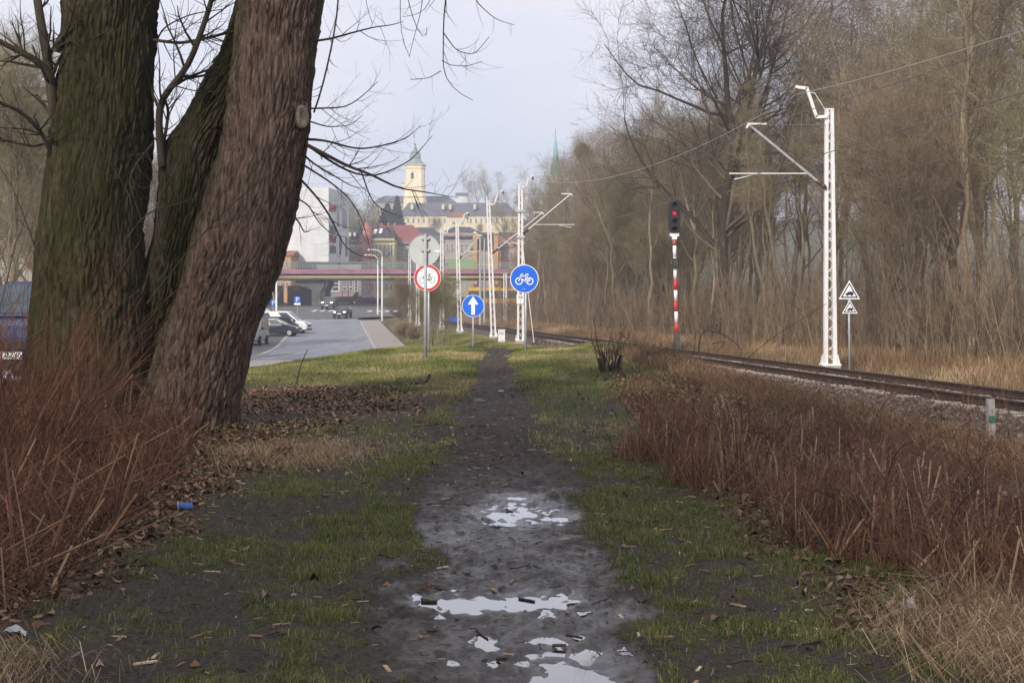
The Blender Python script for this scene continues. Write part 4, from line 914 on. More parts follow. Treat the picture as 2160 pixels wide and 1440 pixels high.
# ================================================================== masts, wires, signal, signs
m_mast = mat('mast_paint', (.42, .415, .40), (.67, .67, .67), scale=3.2, rough=.5, spec=.4, stretch=(1, 1, .25), pos=(.25, .5))
m_galv = mat('galvanised_steel', (.34, .35, .36), (.46, .47, .48), scale=9, rough=.5, metal=.3)
m_conc = mat('concrete', (.28, .27, .25), (.42, .40, .37), scale=4, rough=.95, bump=.3)
m_blk = mat('black_paint', (.012, .012, .013), (.025, .025, .027), scale=8, rough=.5)
m_red = mat('red_paint', (.50, .030, .035), (.60, .05, .05), scale=4, rough=.45)
m_wire = mat('wire', (.10, .10, .105), (.16, .16, .17), scale=5, rough=.6)
m_ins = mat('insulator', (.05, .03, .025), (.09, .06, .05), scale=5, rough=.3)
m_dkb = mat('navy_print', (.012, .014, .035), (.018, .02, .05), scale=4, rough=.5)
m_blue = mat('sign_blue', (.012, .115, .62), (.016, .135, .68), scale=3, rough=.4)
m_sw = mat('sign_white', (.76, .77, .77), (.84, .84, .84), scale=3, rough=.4)
m_sback = mat('sign_back', (.40, .42, .42), (.48, .50, .49), scale=4, rough=.55, metal=.2)
m_post = mat('sign_post', (.30, .32, .32), (.42, .44, .44), scale=6, rough=.5, metal=.3)

def text_mesh(name, s, size, m, parent, loc, depth=.002):
    cu = bpy.data.curves.new(name, 'FONT'); cu.body = s; cu.size = size; cu.align_x = 'CENTER'; cu.align_y = 'CENTER'; cu.extrude = depth
    o = bpy.data.objects.new(name, cu); COL.objects.link(o)
    dg = bpy.context.evaluated_depsgraph_get(); me = bpy.data.meshes.new_from_object(o.evaluated_get(dg))
    bpy.data.objects.remove(o); bpy.data.curves.remove(cu); me.materials.clear(); me.materials.append(m)
    o = link(name, me, parent); o.location = loc; o.rotation_euler = (math.pi / 2, 0, 0); return o

def mast(px, pyb, pyt, Y, w0, w1, label, side, arm=1.0, cant=None, foundation=.0, lean=0.0, plate=False, group='white lattice masts of the overhead line', found_py=None, zig=14):
    """white lattice mast; side = +1 carries its arms to the right, -1 to the left"""
    bx, bz, tz = X_(px, Y), Z_(pyb, Y), Z_(pyt, Y); H = tz - bz
    e = empty('catenary_mast', (bx, Y, bz), label, 'mast', group)
    top = lambda z: lean * z / H
    cw = w0 * .30
    for s in (-1, 1):
        mb = MB(); b0 = s * (w0 / 2 - cw / 2); t0 = s * (w1 / 2 - cw * .42) + lean
        mb.frustum([(b0 - cw / 2, -.09, 0), (b0 + cw / 2, -.09, 0), (b0 + cw / 2, .09, 0), (b0 - cw / 2, .09, 0)],
                   [(t0 - cw * .42, -.07, H), (t0 + cw * .42, -.07, H), (t0 + cw * .42, .07, H), (t0 - cw * .42, .07, H)])
        mb.build('leg', m_mast, e)
    mb = MB()
    for f in (-1, 1):
        for i in range(zig):
            za, zb = H * i / zig + .05, H * (i + 1) / zig + .02
            wa, wb = (w0 + (w1 - w0) * za / H) / 2 - cw * .5, (w0 + (w1 - w0) * zb / H) / 2 - cw * .5
            s = 1 if (i + (f > 0)) % 2 else -1
            mb.bar((-s * wa + top(za), f * .075, za), (s * wb + top(zb), f * .075, min(zb, H)), .022, .02, up=(0, 1, 0))
    mb.box(-w1 / 2 + lean + .02, w1 / 2 + lean - .02, -.08, .08, H - .03, H + .01)
    mb.build('lacing', m_mast, e)
    mb = MB(); mb.box(-w0 * .75, w0 * .75, -.2, .2, -.05, .0)
    for s in (-1, 1): mb.frustum([(s * w0 * .52, -.1, 0), (s * w0 * .72, -.1, 0), (s * w0 * .72, .1, 0), (s * w0 * .52, .1, 0)], [(s * w0 * .5, -.1, .28), (s * w0 * .56, -.1, .28), (s * w0 * .56, .1, .28), (s * w0 * .5, .1, .28)])
    mb.build('base_plate', m_mast, e)
    fz = Z_(found_py, Y) - bz if found_py else -.45
    mb = MB(); mb.frustum([(-w0 * .75, -.3, fz - .6), (w0 * .75, -.3, fz - .6), (w0 * .75, .3, fz - .6), (-w0 * .75, .3, fz - .6)], [(-w0 * .66, -.26, -.052), (w0 * .66, -.26, -.052), (w0 * .66, .26, -.052), (-w0 * .66, .26, -.052)])
    mb.build('foundation', m_conc, e)
    tip = None
    if arm:
        k = H / 8.0 * float(arm)
        mb = MB(); z1 = H - .25 * k
        A = [(side * w1 * .3 + lean, -.1, z1), (side * .42 * k + lean, -.1, z1 - .02), (side * .72 * k + lean, -.1, z1 + .88 * k), (side * 1.05 * k + lean, -.1, z1 + .92 * k)]
        for p, q in zip(A, A[1:]): mb.bar(p, Vector(q) + (Vector(q) - Vector(p)).normalized() * .03, .09, .07, up=(0, 1, 0))
        mb.build('feeder_arm', m_mast, e)
        mb = MB(); mb.tube([(A[3][0], -.1, A[3][2] - .03), (A[3][0], -.1, A[3][2] - .22)], .045, 8); mb.build('insulator', m_ins, e)
        mb = MB(); mb.tube([(A[2][0], -.1, A[2][2] - .1), (A[2][0] - side * .25 * k, -.1, A[2][2] - .15), (lean + side * w1 * .4, -.1, H - .1)], .012, 5); mb.build('bonding_cable', m_mast, e)
        tip = e.location + Vector((A[3][0], -.1, A[3][2] - .22))
    ct = None
    if cant:
        zl, reach, zt_, zs, sl = cant     # foot of strut, reach, top of strut, steady arm height and its outer end
        c_ = Vector((side * w1 * .5 + lean * .6, -.12, zl)); t_ = Vector((side * reach, -.12, zt_))
        mb = MB(); mb.tube([c_ + (t_ - c_) * .12, t_], .04, 8); mb.build('strut', m_galv, e)
        mb = MB(); d_ = (t_ - c_)
        mb.lathe([(.05, 0), (.075, .04), (.05, .08), (.075, .12), (.05, .16)], 10)
        io = mb.build('insulator', m_ins, e); io.location = c_; io.rotation_euler = d_.to_track_quat('Z', 'Y').to_euler(); io.scale = (1, 1, d_.length * .12 / .16)
        mb = MB(); mb.tube([(side * w1 * .5 + lean, -.12, zt_ + .02), t_ + Vector((-side * .45, 0, .03))], .012, 5); mb.build('tie_wire', m_wire, e)
        mb = MB(); mb.bar(t_ + Vector((-side * .5, 0, .05)), t_ + Vector((side * .03, 0, .05)), .05, .05); mb.bar(t_ + Vector((side * .02, 0, .07)), t_ + Vector((side * .1, 0, -.08)), .06, .06); mb.build('strut_head', m_mast, e)
        f = (zs - zl) / (zt_ - zl); sx = c_.x + (t_.x - c_.x) * f
        mb = MB(); mb.tube([(sx, -.12, zs), (side * sl, -.12, zs)], .022, 6); mb.build('steady_arm', m_mast, e)
        mb = MB(); mb.tube([(side * (sl - .85), -.12, zs - .02), (side * (sl - .15), -.12, zs - .17)], .016, 5); mb.build('registration_arm', m_mast, e)
        ct = (e.location + t_ + Vector((side * .05, 0, -.05)), e.location + Vector((side * (sl - .2), -.12, zs - .2)))
    return e, tip, ct

def cant_px(Y, px, pyb, foot, head, steady):
    bx, bz = X_(px, Y), Z_(pyb, Y)
    return (Z_(foot, Y) - bz, abs(X_(head[0], Y) - bx), Z_(head[1], Y) - bz, Z_(steady[1], Y) - bz, abs(X_(steady[0], Y) - bx))
mR, tR, cR = mast(1751, 767, 230, 43, .40, .26, 'tall white lattice mast just beyond the railway track with its arms to the left', -1, cant=cant_px(43, 1751, 767, 398, (1580, 266), (1537, 367)), zig=26, lean=-.03)
mL1, tL1, cL1 = mast(1098, 716, 388, 77, .40, .25, arm=.6, label= 'white lattice mast with a number plate and cantilever behind the blue bicycle sign', side=1, cant=cant_px(77, 1098, 716, 494, (1203, 411), (1212, 474)), found_py=722, zig=20)
mL2, tL2, cL2 = mast(1041, 708, 423, 89, .36, .24, arm=.85, label= 'leaning white lattice mast between the arrow sign and the blue bicycle sign', side=1, cant=cant_px(89, 1041, 708, 535, (1143, 450), (1108, 512)), found_py=722, lean=-.34, zig=18)
mL3, tL3, cL3 = mast(970, 697, 465, 108, .36, .24, arm=.8, label= 'white lattice mast to the left of the arrow sign, with a blue box behind it', side=1, cant=cant_px(108, 970, 697, 545, (1014, 497), (1010, 530)), found_py=707, lean=-.22, zig=16)
mL4, tL4, cL4 = mast(932, 688, 484, 126, .40, .28, 'white mast right beside the edge of the grey sign disc', 1, cant=None, found_py=694, zig=15)
mL5, tL5, cL5 = mast(881, 683, 545, 152, .42, .3, 'white mast base seen between the shrubs left of the sign posts', 1, arm=False, found_py=690, zig=12)
mL6, _, _ = mast(864, 664, 530, 190, .36, .3, 'farther of the white masts above the maroon bush left of the signs', 1, arm=False, zig=10)
# number plate on the mast
pb = MB(); pb.box(-.19, .19, -.02, 0, -.25, .25); pl_ = pb.build('number_plate', m_sw, mL1, loc=(-.02, -.12, Z_(631, 77) - mL1.location.z))
text_mesh('number', '38', .27, m_blk, pl_, (0, -.024, .09)); text_mesh('number', '1', .24, m_blk, pl_, (.0, -.024, -.13))
gb = MB(); gb.tube([(.1, -.05, 5.2), (.72, -.6, -.15)], .022, 5); gb.build('guy_wire', m_mast, mL1)
for zz_ in (6.95, 5.55):
    gb = MB(); gb.box(-.22, .22, -.16, .16, zz_ - .07, zz_ + .07); gb.build('clamp', m_galv, mL1)

def wire(pts_sag, r, label, m=m_wire):
    """spans between supports, each with its own sag"""
    out_ = []
    for (a, c_, sag) in pts_sag:
        for i in range(25):
            u = i / 24; p = Vector(a).lerp(Vector(c_), u); p.z -= sag * 4 * u * (1 - u); out_.append(p)
    mb = MB(); mb.tube(out_, r, 5); o = mb.build('overhead_wire', m)
    return setprops(o, label, 'wire')
back = Vector((.118 * 56, -56, 0))
wire([(tR + back, tR, 1.15), (tR, tL1, 1.0), (tL1, tL2, .06), (tL2, tL3, .2), (tL3, tL4, .2)], .011, 'topmost overhead wire slung from arm tip to arm tip of the white masts', m_galv)
wire([(cR[0] + back, cR[0], .75), (cR[0], cL1[0], .65), (cL1[0], cL3[0], .6), (cL3[0], Vector((X_(880, 152), 152, 7.4)), .6)], .011, 'middle overhead wire carried by the heads of the slanting struts')
wire([(cR[1] + back, cR[1], .12), (cR[1], cL1[1], .12), (cL1[1], cL3[1], .1), (cL3[1], Vector((X_(895, 152), 152, 5.6)), .1)], .012, 'lowest overhead wire held by the horizontal arms above the track')
wire([(cL2[0], Vector((X_(920, 150), 150, 8.0)), 1.2)], .009, 'overhead wire running off the leaning mast towards the bridge')
# grey poles beyond
def pole(px, pyb, pyt, Y, r, label, m, group=None):
    bz, tz = Z_(pyb, Y), Z_(pyt, Y); e = empty('pole', (X_(px, Y), Y, bz), label, 'pole', group)
    mb = MB(); mb.tube([(0, 0, -.5), (0, 0, tz - bz)], [r, r * .7], 8); mb.build('shaft', m, e)
    mb = MB(); mb.lathe([(r * .9, tz - bz), (r * 1.1, tz - bz + .03), (r * .4, tz - bz + .1)], 8); mb.build('cap', m, e); return e
pole(1013, 690, 500, 152, .14, 'grey pole standing between the arrow sign and the leaning mast, left one of two', m_galv)
pole(1022, 688, 505, 158, .13, 'grey pole standing between the arrow sign and the leaning mast, right one of two', m_galv)
pole(1063, 676, 578, 170, .10, 'thin white pole below the bridge with a slanting stay', m_mast)
pole(1068, 678, 578, 165, .14, 'thicker pale pole below the bridge beside the thin white pole', m_mast)

# railway signal
sY = 65.0; sg = empty('railway_signal', (X_(1428, sY), sY, Z_(728, sY)), 'four-lamp railway signal showing red on a red and white striped post', 'signal')
k = sY / F_PX; zpx = lambda py: (728 - py) * k; lean_ = lambda py: (1420.5 - 1428) * k * (728 - py) / 308
yb = [727, 702, 680, 657, 634, 612, 589, 567, 543, 518, 508, 497]
sr = .082
for i, (a, c_) in enumerate(zip(yb, yb[1:])):
    if i == 0: continue
    mb = MB(); mb.tube([(lean_(a), 0, zpx(a)), (lean_(c_), 0, zpx(c_))], sr, 12)
    mb.build('post_band', m_red if i in (1, 3, 5, 9) else m_white, sg, True)
mb = MB(); mb.frustum([(-.24, -.2, -.35), (.24, -.2, -.35), (.24, .2, -.35), (-.24, .2, -.35)], [(-.1, -.1, zpx(702)), (.1, -.1, zpx(702)), (.1, .1, zpx(702)), (-.1, .1, zpx(702))]); mb.build('foot', mat('cast_iron', (.04, .04, .04), (.09, .085, .08), scale=9, rough=.8), sg)
mb = MB(); x0 = lean_(497); mb.box(x0 - .2, x0 + .2, -.14, .14, zpx(499), zpx(492)); mb.box(x0 - .11, x0 + .11, -.13, .13, zpx(505), zpx(499)); mb.build('bracket', m_white, sg)
x0 = lean_(457); mb = MB()
hh = (zpx(421) - zpx(491)) / 2; rr_ = .275; pr = []
for i in range(12): a = math.pi * i / 11; pr.append((rr_ * math.cos(a), hh - rr_ + rr_ * math.sin(a)))
for (sx_, sz_) in ((-1, -1), (-.6, -1.0), (.6, -1.0), (1, -1)): pr.append((sx_ * rr_, -hh + (.1 if abs(sx_) == 1 else 0)))
mb.prism_xz(pr, -.03, .0); head = mb.build('signal_head', m_blk, sg, loc=(x0, -.18, zpx(456)))
mb = MB(); mb.box(-.17, .17, .0, .3, -hh + .1, hh - .12); mb.build('lamp_housing', m_blk, head)
m_lred = mat('red_lamp', (.7, .02, .05), (.8, .03, .06), rough=.3, emit=(1, .03, .08), estr=.75); m_loff = mat('unlit_lamp', (.03, .03, .03), (.05, .045, .04), rough=.25)
for i, py in enumerate((433, 450, 467, 484)):
    zc = (456 - py) * k
    mb = MB(); mb.lathe([(.0005, -.045), (.08, -.042), (.095, -.03)], 20, 0, 'y', (0, 0, zc)); mb.build('lens', m_lred if i == 1 else m_loff, head, True)
    mb = MB(); V = []; Fq = []; n_ = 11
    for j in range(n_):
        a = -.2 + (math.pi + .4) * j / (n_ - 1)
        for (r_, yy_) in ((.115, -.031), (.13, -.031), (.125, -.26 + .06 * (math.sin(a) < .5)), (.115, -.26 + .06 * (math.sin(a) < .5))): V.append((r_ * math.cos(a), yy_, zc + r_ * math.sin(a)))
    for j in range(n_ - 1):
        for q in range(4): Fq.append((j * 4 + q, j * 4 + (q + 1) % 4, (j + 1) * 4 + (q + 1) % 4, (j + 1) * 4 + q))
    mb.add(V, Fq); mb.build('hood', m_blk, head)
mb = MB(); x0 = lean_(555); mb.box(x0 - .15, x0 + .17, -.22, -.09, zpx(565), zpx(545)); bx_ = mb.build('marker_box', m_blk, sg)
mb = MB(); mb.box(x0 - .09, x0 + .11, -.232, -.221, zpx(562), zpx(548)); mb.build('screen', mat('grey_glass', (.05, .055, .06), (.08, .085, .09), rough=.25), bx_)

# ------------------------------------------------------------------ road signs
def disc(name, r, m, parent, y=0.0, t=.004, inner=0.0, loc=(0, 0, 0), sides=48):
    mb = MB()
    if inner:
        V = []; Fq = []
        for i in range(sides):
            a = 2 * math.pi * i / sides
            for (q, yy_) in ((inner, y), (r, y), (r, y + t), (inner, y + t)): V.append((q * math.cos(a), yy_, q * math.sin(a)))
        for i in range(sides):
            j = (i + 1) % sides
            for q in range(4): Fq.append((i * 4 + q, i * 4 + (q + 1) % 4, j * 4 + (q + 1) % 4, j * 4 + q))
        mb.add(V, Fq)
    else: mb.lathe([(r, y), (r, y + t)], sides, 0, 'y')
    return mb.build(name, m, parent, loc=loc)
def sign_post(px, pyc, Y, r, label, rp, ppx, front=False, back=.0):
    gx = X_(ppx, Y); gz = float(zt(gx, Y)); e = empty('road_sign', (gx, Y, gz), label, 'sign')
    mb = MB(); topz = Z_(pyc, Y) - gz + r * (1.06 if front else .8)
    mb.tube([(0, -.05 if front else .05, -.4), (0, -.05 if front else .05, topz)], rp, 10); mb.build('post', m_post, e, True)
    return e, (X_(px, Y) - gx, 0, Z_(pyc, Y) - gz)
def bicycle(parent, m, s, w, y, name='bicycle_symbol'):
    """side view of a bicycle, front wheel on the left; s = wheelbase scale"""
    mb = MB()
    def seg(a, c_, ww=w): mb.bar((a[0] * s, y, a[1] * s), (c_[0] * s, y, c_[1] * s), ww, .003, up=(0, 1, 0))
    def ring(cx, cz, r):
        n_ = 28; V = []
        for i in range(n_):
            a = 2 * math.pi * i / n_
            for q in (r - w / s * .5, r + w / s * .5): V.append(((cx + q * math.cos(a)) * s, y - .0015, (cz + q * math.sin(a)) * s))
        mb.add(V, [(2 * i, 2 * i + 1, (2 * i + 3) % (2 * n_), (2 * i + 2) % (2 * n_)) for i in range(n_)])
    fw, rw, bb = (-.52, -.22), (.52, -.22), (.06, -.24)
    ring(*fw, .31); ring(*rw, .31)
    hd, st = (-.36, .26), (.20, .26)
    seg(fw, (-.33, .40)); seg((-.33, .40), (-.22, .46)); seg((-.22, .46), (-.12, .43)); seg(hd, (.22, .28)); seg((-.40, .12), bb); seg(bb, (.25, .40)); seg(bb, rw); seg((.20, .27), rw)
    seg((.12, .41), (.40, .42), w * 1.5); mb.lathe([(.07 * s, y - .0015), (.07 * s, y + .001)], 14, 0, 'y', (bb[0] * s, 0, bb[1] * s))
    return mb.build(name, m, parent)
e, c_ = sign_post(895, 528, 32, .352, 'back of a large round grey sign on a grey post beside the no-bicycles sign', .038, 897.5, front=True)
f = disc('sign_disc', .352, m_sback, e, loc=c_); disc('rim', .356, m_galv, f, y=-.008, t=.02, inner=.347)
mb = MB(); mb.box(-.09, .09, -.06, -.003, -.02, .03); mb.box(-.09, .09, -.06, -.003, .24, .29); mb.build('clamp', m_galv, e, loc=(0, c_[1], c_[2]))
mb = MB(); mb.box(.235, .355, -.006, -.002, -.035, .0); mb.build('sticker', m_sw, f)
e, c_ = sign_post(901.5, 586, 36, .342, 'white no-bicycles sign with a red rim, partly behind the grey sign', .030, 904)
f = disc('sign_disc', .342, m_sw, e, loc=c_); disc('red_rim', .332, m_red, f, y=-.005, t=.004, inner=.268); bicycle(f, m_blk, .27 * .85, .011, -.006)
e, c_ = sign_post(998, 645, 40, .313, 'small round blue sign with a white arrow pointing up', .027, 998)
f = disc('sign_disc', .313, m_sw, e, loc=c_); disc('blue_face', .300, m_blue, f, y=-.004, t=.003)
mb = MB(); q = .313 / 150
mb.prism_xz([(x * q, z * q) for x, z in ((-24, -118), (24, -118), (24, 18), (72, 18), (0, 132), (-72, 18), (-24, 18))], -.0085, -.0055); mb.build('arrow', m_sw, f)
e, c_ = sign_post(1106, 588, 36, .36, 'round blue cycle-path sign with a white bicycle in front of a lattice mast', .036, 1109)
f = disc('sign_disc', .36, m_sw, e, loc=c_); disc('blue_face', .343, m_blue, f, y=-.004, t=.003); bicycle(f, m_sw, .30 * .88, .024, -.007)
mb = MB(); mb.box(-.045, .035, -.006, -.004, -.262, -.247); mb.build('maker_mark', mat('pale_print', (.25, .36, .6), (.3, .42, .66)), f)
mb = MB(); mb.lathe([(.03, -.0095), (.03, -.0085)], 12, 0, 'y', (.15, 0, -.01)); mb.build('sticker', mat('pink_sticker', (.55, .25, .3), (.65, .4, .42)), f)
# triangular rail signs by the big mast
tY = 42.6; gx = X_(1793, tY); gz = Z_(772, tY)
e = empty('railway_sign', (gx, tY, gz), 'two white triangular rail signs with vehicle pictograms on one thin post', 'sign')
mb = MB(); mb.tube([(0, .04, -.4), (X_(1791, tY) - gx, .04, Z_(598, tY) - gz)], .033, 8); mb.build('post', m_post, e, True)
def tri(px0, px1, pyt, pyb, sym):
    kk = tY / F_PX; wx = (px1 - px0) / 2 * kk; hz_ = (pyb - pyt) * kk; cx = X_((px0 + px1) / 2, tY) - gx; cz = Z_(pyb, tY) - gz
    T = lambda s, y0, y1, nm, m, par: MB().prism_xz([(cx + x_ * s, cz + hz_ * .36 + z_ * s) for x_, z_ in ((-wx, -hz_ * .36), (wx, -hz_ * .36), (0, hz_ * .64))], y0, y1).build(nm, m, par)
    p = T(1, -.004, 0, 'triangle_plate', m_sw, e); T(.82, -.007, -.0045, 'dark_border', m_dkb, p); T(.62, -.0105, -.0075, 'white_field', m_sw, p)
    mb = MB(); s = wx * .38; bx, bz = cx, cz + hz_ * .22
    mb.prism_xz([(bx - s, bz), (bx + s, bz), (bx + s, bz + s * .85), (bx - s * .35, bz + s * .85), (bx - s * .6, bz + s * .45), (bx - s, bz + s * .35)], -.0135, -.011)
    for wxx in (-.5, .6): mb.lathe([(s * .2, -.0135), (s * .2, -.011)], 12, 0, 'y', (bx + wxx * s, 0, bz - s * .08))
    mb.build('vehicle_symbol', m_dkb, p)
tri(1769, 1814, 591, 631, 0); tri(1776, 1809, 632, 661, 0)
# concrete marker post by the ditch
kY = 19.5; gz = Z_(990, kY); e = empty('marker_post', (X_(2094, kY), kY, gz), 'short square concrete post with a green band by the ditch', 'post')
mb = MB(); hk = Z_(841, kY) - gz; mb.frustum([(-.055, -.05, -.3), (.055, -.05, -.3), (.055, .05, -.3), (-.055, .05, -.3)], [(-.085, -.045, hk), (.015, -.045, hk), (.015, .045, hk), (-.085, .045, hk)]); mb.build('shaft', m_conc, e, bevel=.006)
m_grn = mat('green_paint', (.02, .16, .11), (.03, .20, .14)); z0_, z1_ = Z_(890, kY) - gz, Z_(876, kY) - gz
mb = MB(); mb.box(-.068, .022, -.056, -.049, z0_, z1_); mb.build('green_band', m_grn, e)
# white cabinet with a scrawl
cY = 80.0; e = empty('cabinet', (X_(1058, cY), cY, Z_(728, cY)), 'small white trackside cabinet with black scrawls beside a mast foot', 'cabinet')
mb = MB(); mb.box(-.19, .19, -.15, .15, -.1, .84); mb.build('body', m_white, e, bevel=.008)
mb = MB(); mb.box(-.225, .225, -.18, .18, .842, .89); mb.build('lid', m_white, e, bevel=.008)
mb = MB()
for a, c_ in (((-.12, .74), (-.10, .60)), ((-.12, .74), (-.04, .70)), ((-.04, .70), (-.08, .64)), ((-.02, .62), (.04, .74)), ((.04, .74), (.04, .60)), ((.05, .68), (.13, .72)), ((.12, .64), (.02, .58)), ((-.15, .08), (.02, .22)), ((.02, .22), (.14, .34))): mb.bar((a[0], -.153, a[1]), (c_[0], -.153, c_[1]), .016, .004, up=(0, 1, 0))
mb.build('scrawl', m_blk, e)
# blue box beyond the track
e = empty('grit_bin', (X_(956, 196), 196, Z_(681, 196)), 'bright blue box beside the far stretch of track', 'bin')
mb = MB(); mb.box(-.55, .55, -.4, .4, -.1, .75); mb.build('body', m_blue, e, bevel=.03); mb = MB(); mb.box(-.58, .58, -.43, .43, .752, .86); mb.build('lid', m_blue, e, bevel=.03)
# parking signs, street lamps
def psign(px, pyc, pyb, Y, half, label, plate=False):
    gz = Z_(pyb, Y); e = empty('parking_sign', (X_(px, Y), Y, gz), label, 'sign')
    zc = Z_(pyc, Y) - gz
    mb = MB(); mb.tube([(0, .05, -.3), (0, .05, zc + half)], .035, 8); mb.build('post', m_post, e)
    mb = MB(); mb.box(-half, half, -.01, 0, zc - half, zc + half); p = mb.build('panel', m_blue, e)
    text_mesh('letter', 'P', half * 2.1, m_sw, p, (0, -.014, zc))
    if plate:
        mb = MB(); mb.box(-half * 1.1, half * 1.1, -.01, 0, zc - half * 1.75, zc - half * 1.1); mb.build('sub_plate', m_sw, e)
psign(577, 639, 690, 138, .30, 'blue parking sign behind the white street lamp and parked vans')
psign(627, 632, 668, 172, .36, 'blue parking sign with a white plate below it, near the bridge pillar', True)
def lamp(px, pyb, pyt, Y, dx, label):
    gz = Z_(pyb, Y); H = Z_(pyt, Y) - gz; e = empty('street_lamp', (X_(px, Y), Y, gz), label, 'street lamp', 'white street lamps')
    mb = MB(); mb.tube([(0, 0, -.4), (0, 0, 1.4), (0, 0, 1.45), (0, 0, H - .7)], [.13, .12, .09, .07], 10); mb.build('pole', m_mast, e, True)
    a = [(0, 0, H - .7), (dx * .06, 0, H - .35), (dx * .3, 0, H - .08), (dx * .65, 0, H), (dx, 0, H + .03)]
    mb = MB(); mb.tube(a, .05, 8); mb.build('bracket', m_mast, e, True)
    mb = MB(); mb.frustum([(dx - .1, -.1, H - .04), (dx + .45 * np.sign(dx), -.14, H - .04), (dx + .45 * np.sign(dx), .14, H - .04), (dx - .1, .1, H - .04)], [(dx - .1, -.06, H + .09), (dx + .4 * np.sign(dx), -.07, H + .07), (dx + .4 * np.sign(dx), .07, H + .07), (dx - .1, .06, H + .09)]); mb.build('lamp_head', m_mast, e)
lamp(583, 700, 522, 130, 1.0, 'white street lamp standing among the parked vans left of the road')
lamp(806, 682, 527, 166, -1.3, 'nearer of two curved white street lamps right of the road')
lamp(797, 672, 538, 186, -1.3, 'farther of two curved white street lamps right of the road')

# ================================================================== vehicles
m_glass = mat('car_glass', (.02, .03, .035), (.05, .065, .075), scale=2, rough=.08, spec=.8)
m_tyre = mat('tyre', (.012, .012, .012), (.022, .022, .022), rough=.9); m_rim = mat('alloy', (.35, .35, .36), (.5, .5, .51), rough=.35, metal=.6)
m_lit = mat('lit_headlight', (.9, .85, .7), (.95, .9, .8), emit=(1, .86, .62), estr=5); m_hl = mat('headlight_glass', (.35, .37, .4), (.6, .62, .65), rough=.12, spec=.8)
m_tail = mat('tail_light', (.35, .01, .012), (.5, .02, .02), rough=.2)
def paint(name, c): return mat(name, tuple(x * .92 for x in c), c, scale=1.5, rough=.28, spec=.6)
PAINT = dict(blue=paint('dark_blue_paint', (.025, .035, .09)), white=paint('white_car_paint', (.72, .73, .74)), silver=paint('silver_car_paint', (.40, .41, .43)), black=paint('black_car_paint', (.018, .02, .026)), grey=paint('grey_car_paint', (.09, .095, .11)), navy=paint('navy_car_paint', (.02, .03, .055)))
SHAPE = dict(
    hatch=dict(L=4.1, W=1.74, prof=[(-2.0, .26), (-2.05, .6), (-1.95, .95), (.95, .98), (1.85, .78), (2.03, .58), (2.0, .26)], cab=[(-1.92, .93), (1.05, .95)], roof=[(-1.5, 1.47), (.05, 1.48)], wb=1.25, wr=.31),
    suv=dict(L=4.5, W=1.88, prof=[(-2.2, .32), (-2.25, .75), (-2.15, 1.1), (1.0, 1.12), (2.05, .98), (2.22, .75), (2.2, .32)], cab=[(-2.15, 1.06), (1.15, 1.1)], roof=[(-1.9, 1.72), (.2, 1.74)], wb=1.35, wr=.36),
    van=dict(L=4.9, W=1.95, prof=[(-2.4, .3), (-2.45, .8), (-2.42, 1.15), (1.4, 1.15), (2.2, 1.02), (2.42, .75), (2.4, .3)], cab=[(-2.42, 1.1), (1.6, 1.12)], roof=[(-2.38, 1.96), (.55, 1.98)], wb=1.5, wr=.34))
def hull(pts, name, m, parent, bevel=.05):
    import bmesh
    bm = bmesh.new(); [bm.verts.new(p) for p in pts]
    r = bmesh.ops.convex_hull(bm, input=bm.verts)
    bmesh.ops.delete(bm, geom=[v for v in bm.verts if not v.link_faces], context='VERTS')
    bmesh.ops.dissolve_limit(bm, angle_limit=.03, verts=bm.verts, edges=bm.edges)
    bmesh.ops.bevel(bm, geom=[e_ for e_ in bm.edges if e_.calc_face_angle(0) > .25], offset=bevel, segments=2, affect='EDGES', clamp_overlap=True)
    bmesh.ops.recalc_face_normals(bm, faces=bm.faces)
    me = bpy.data.meshes.new(name); bm.to_mesh(me); bm.free(); me.materials.append(m)
    return link(name, me, parent)
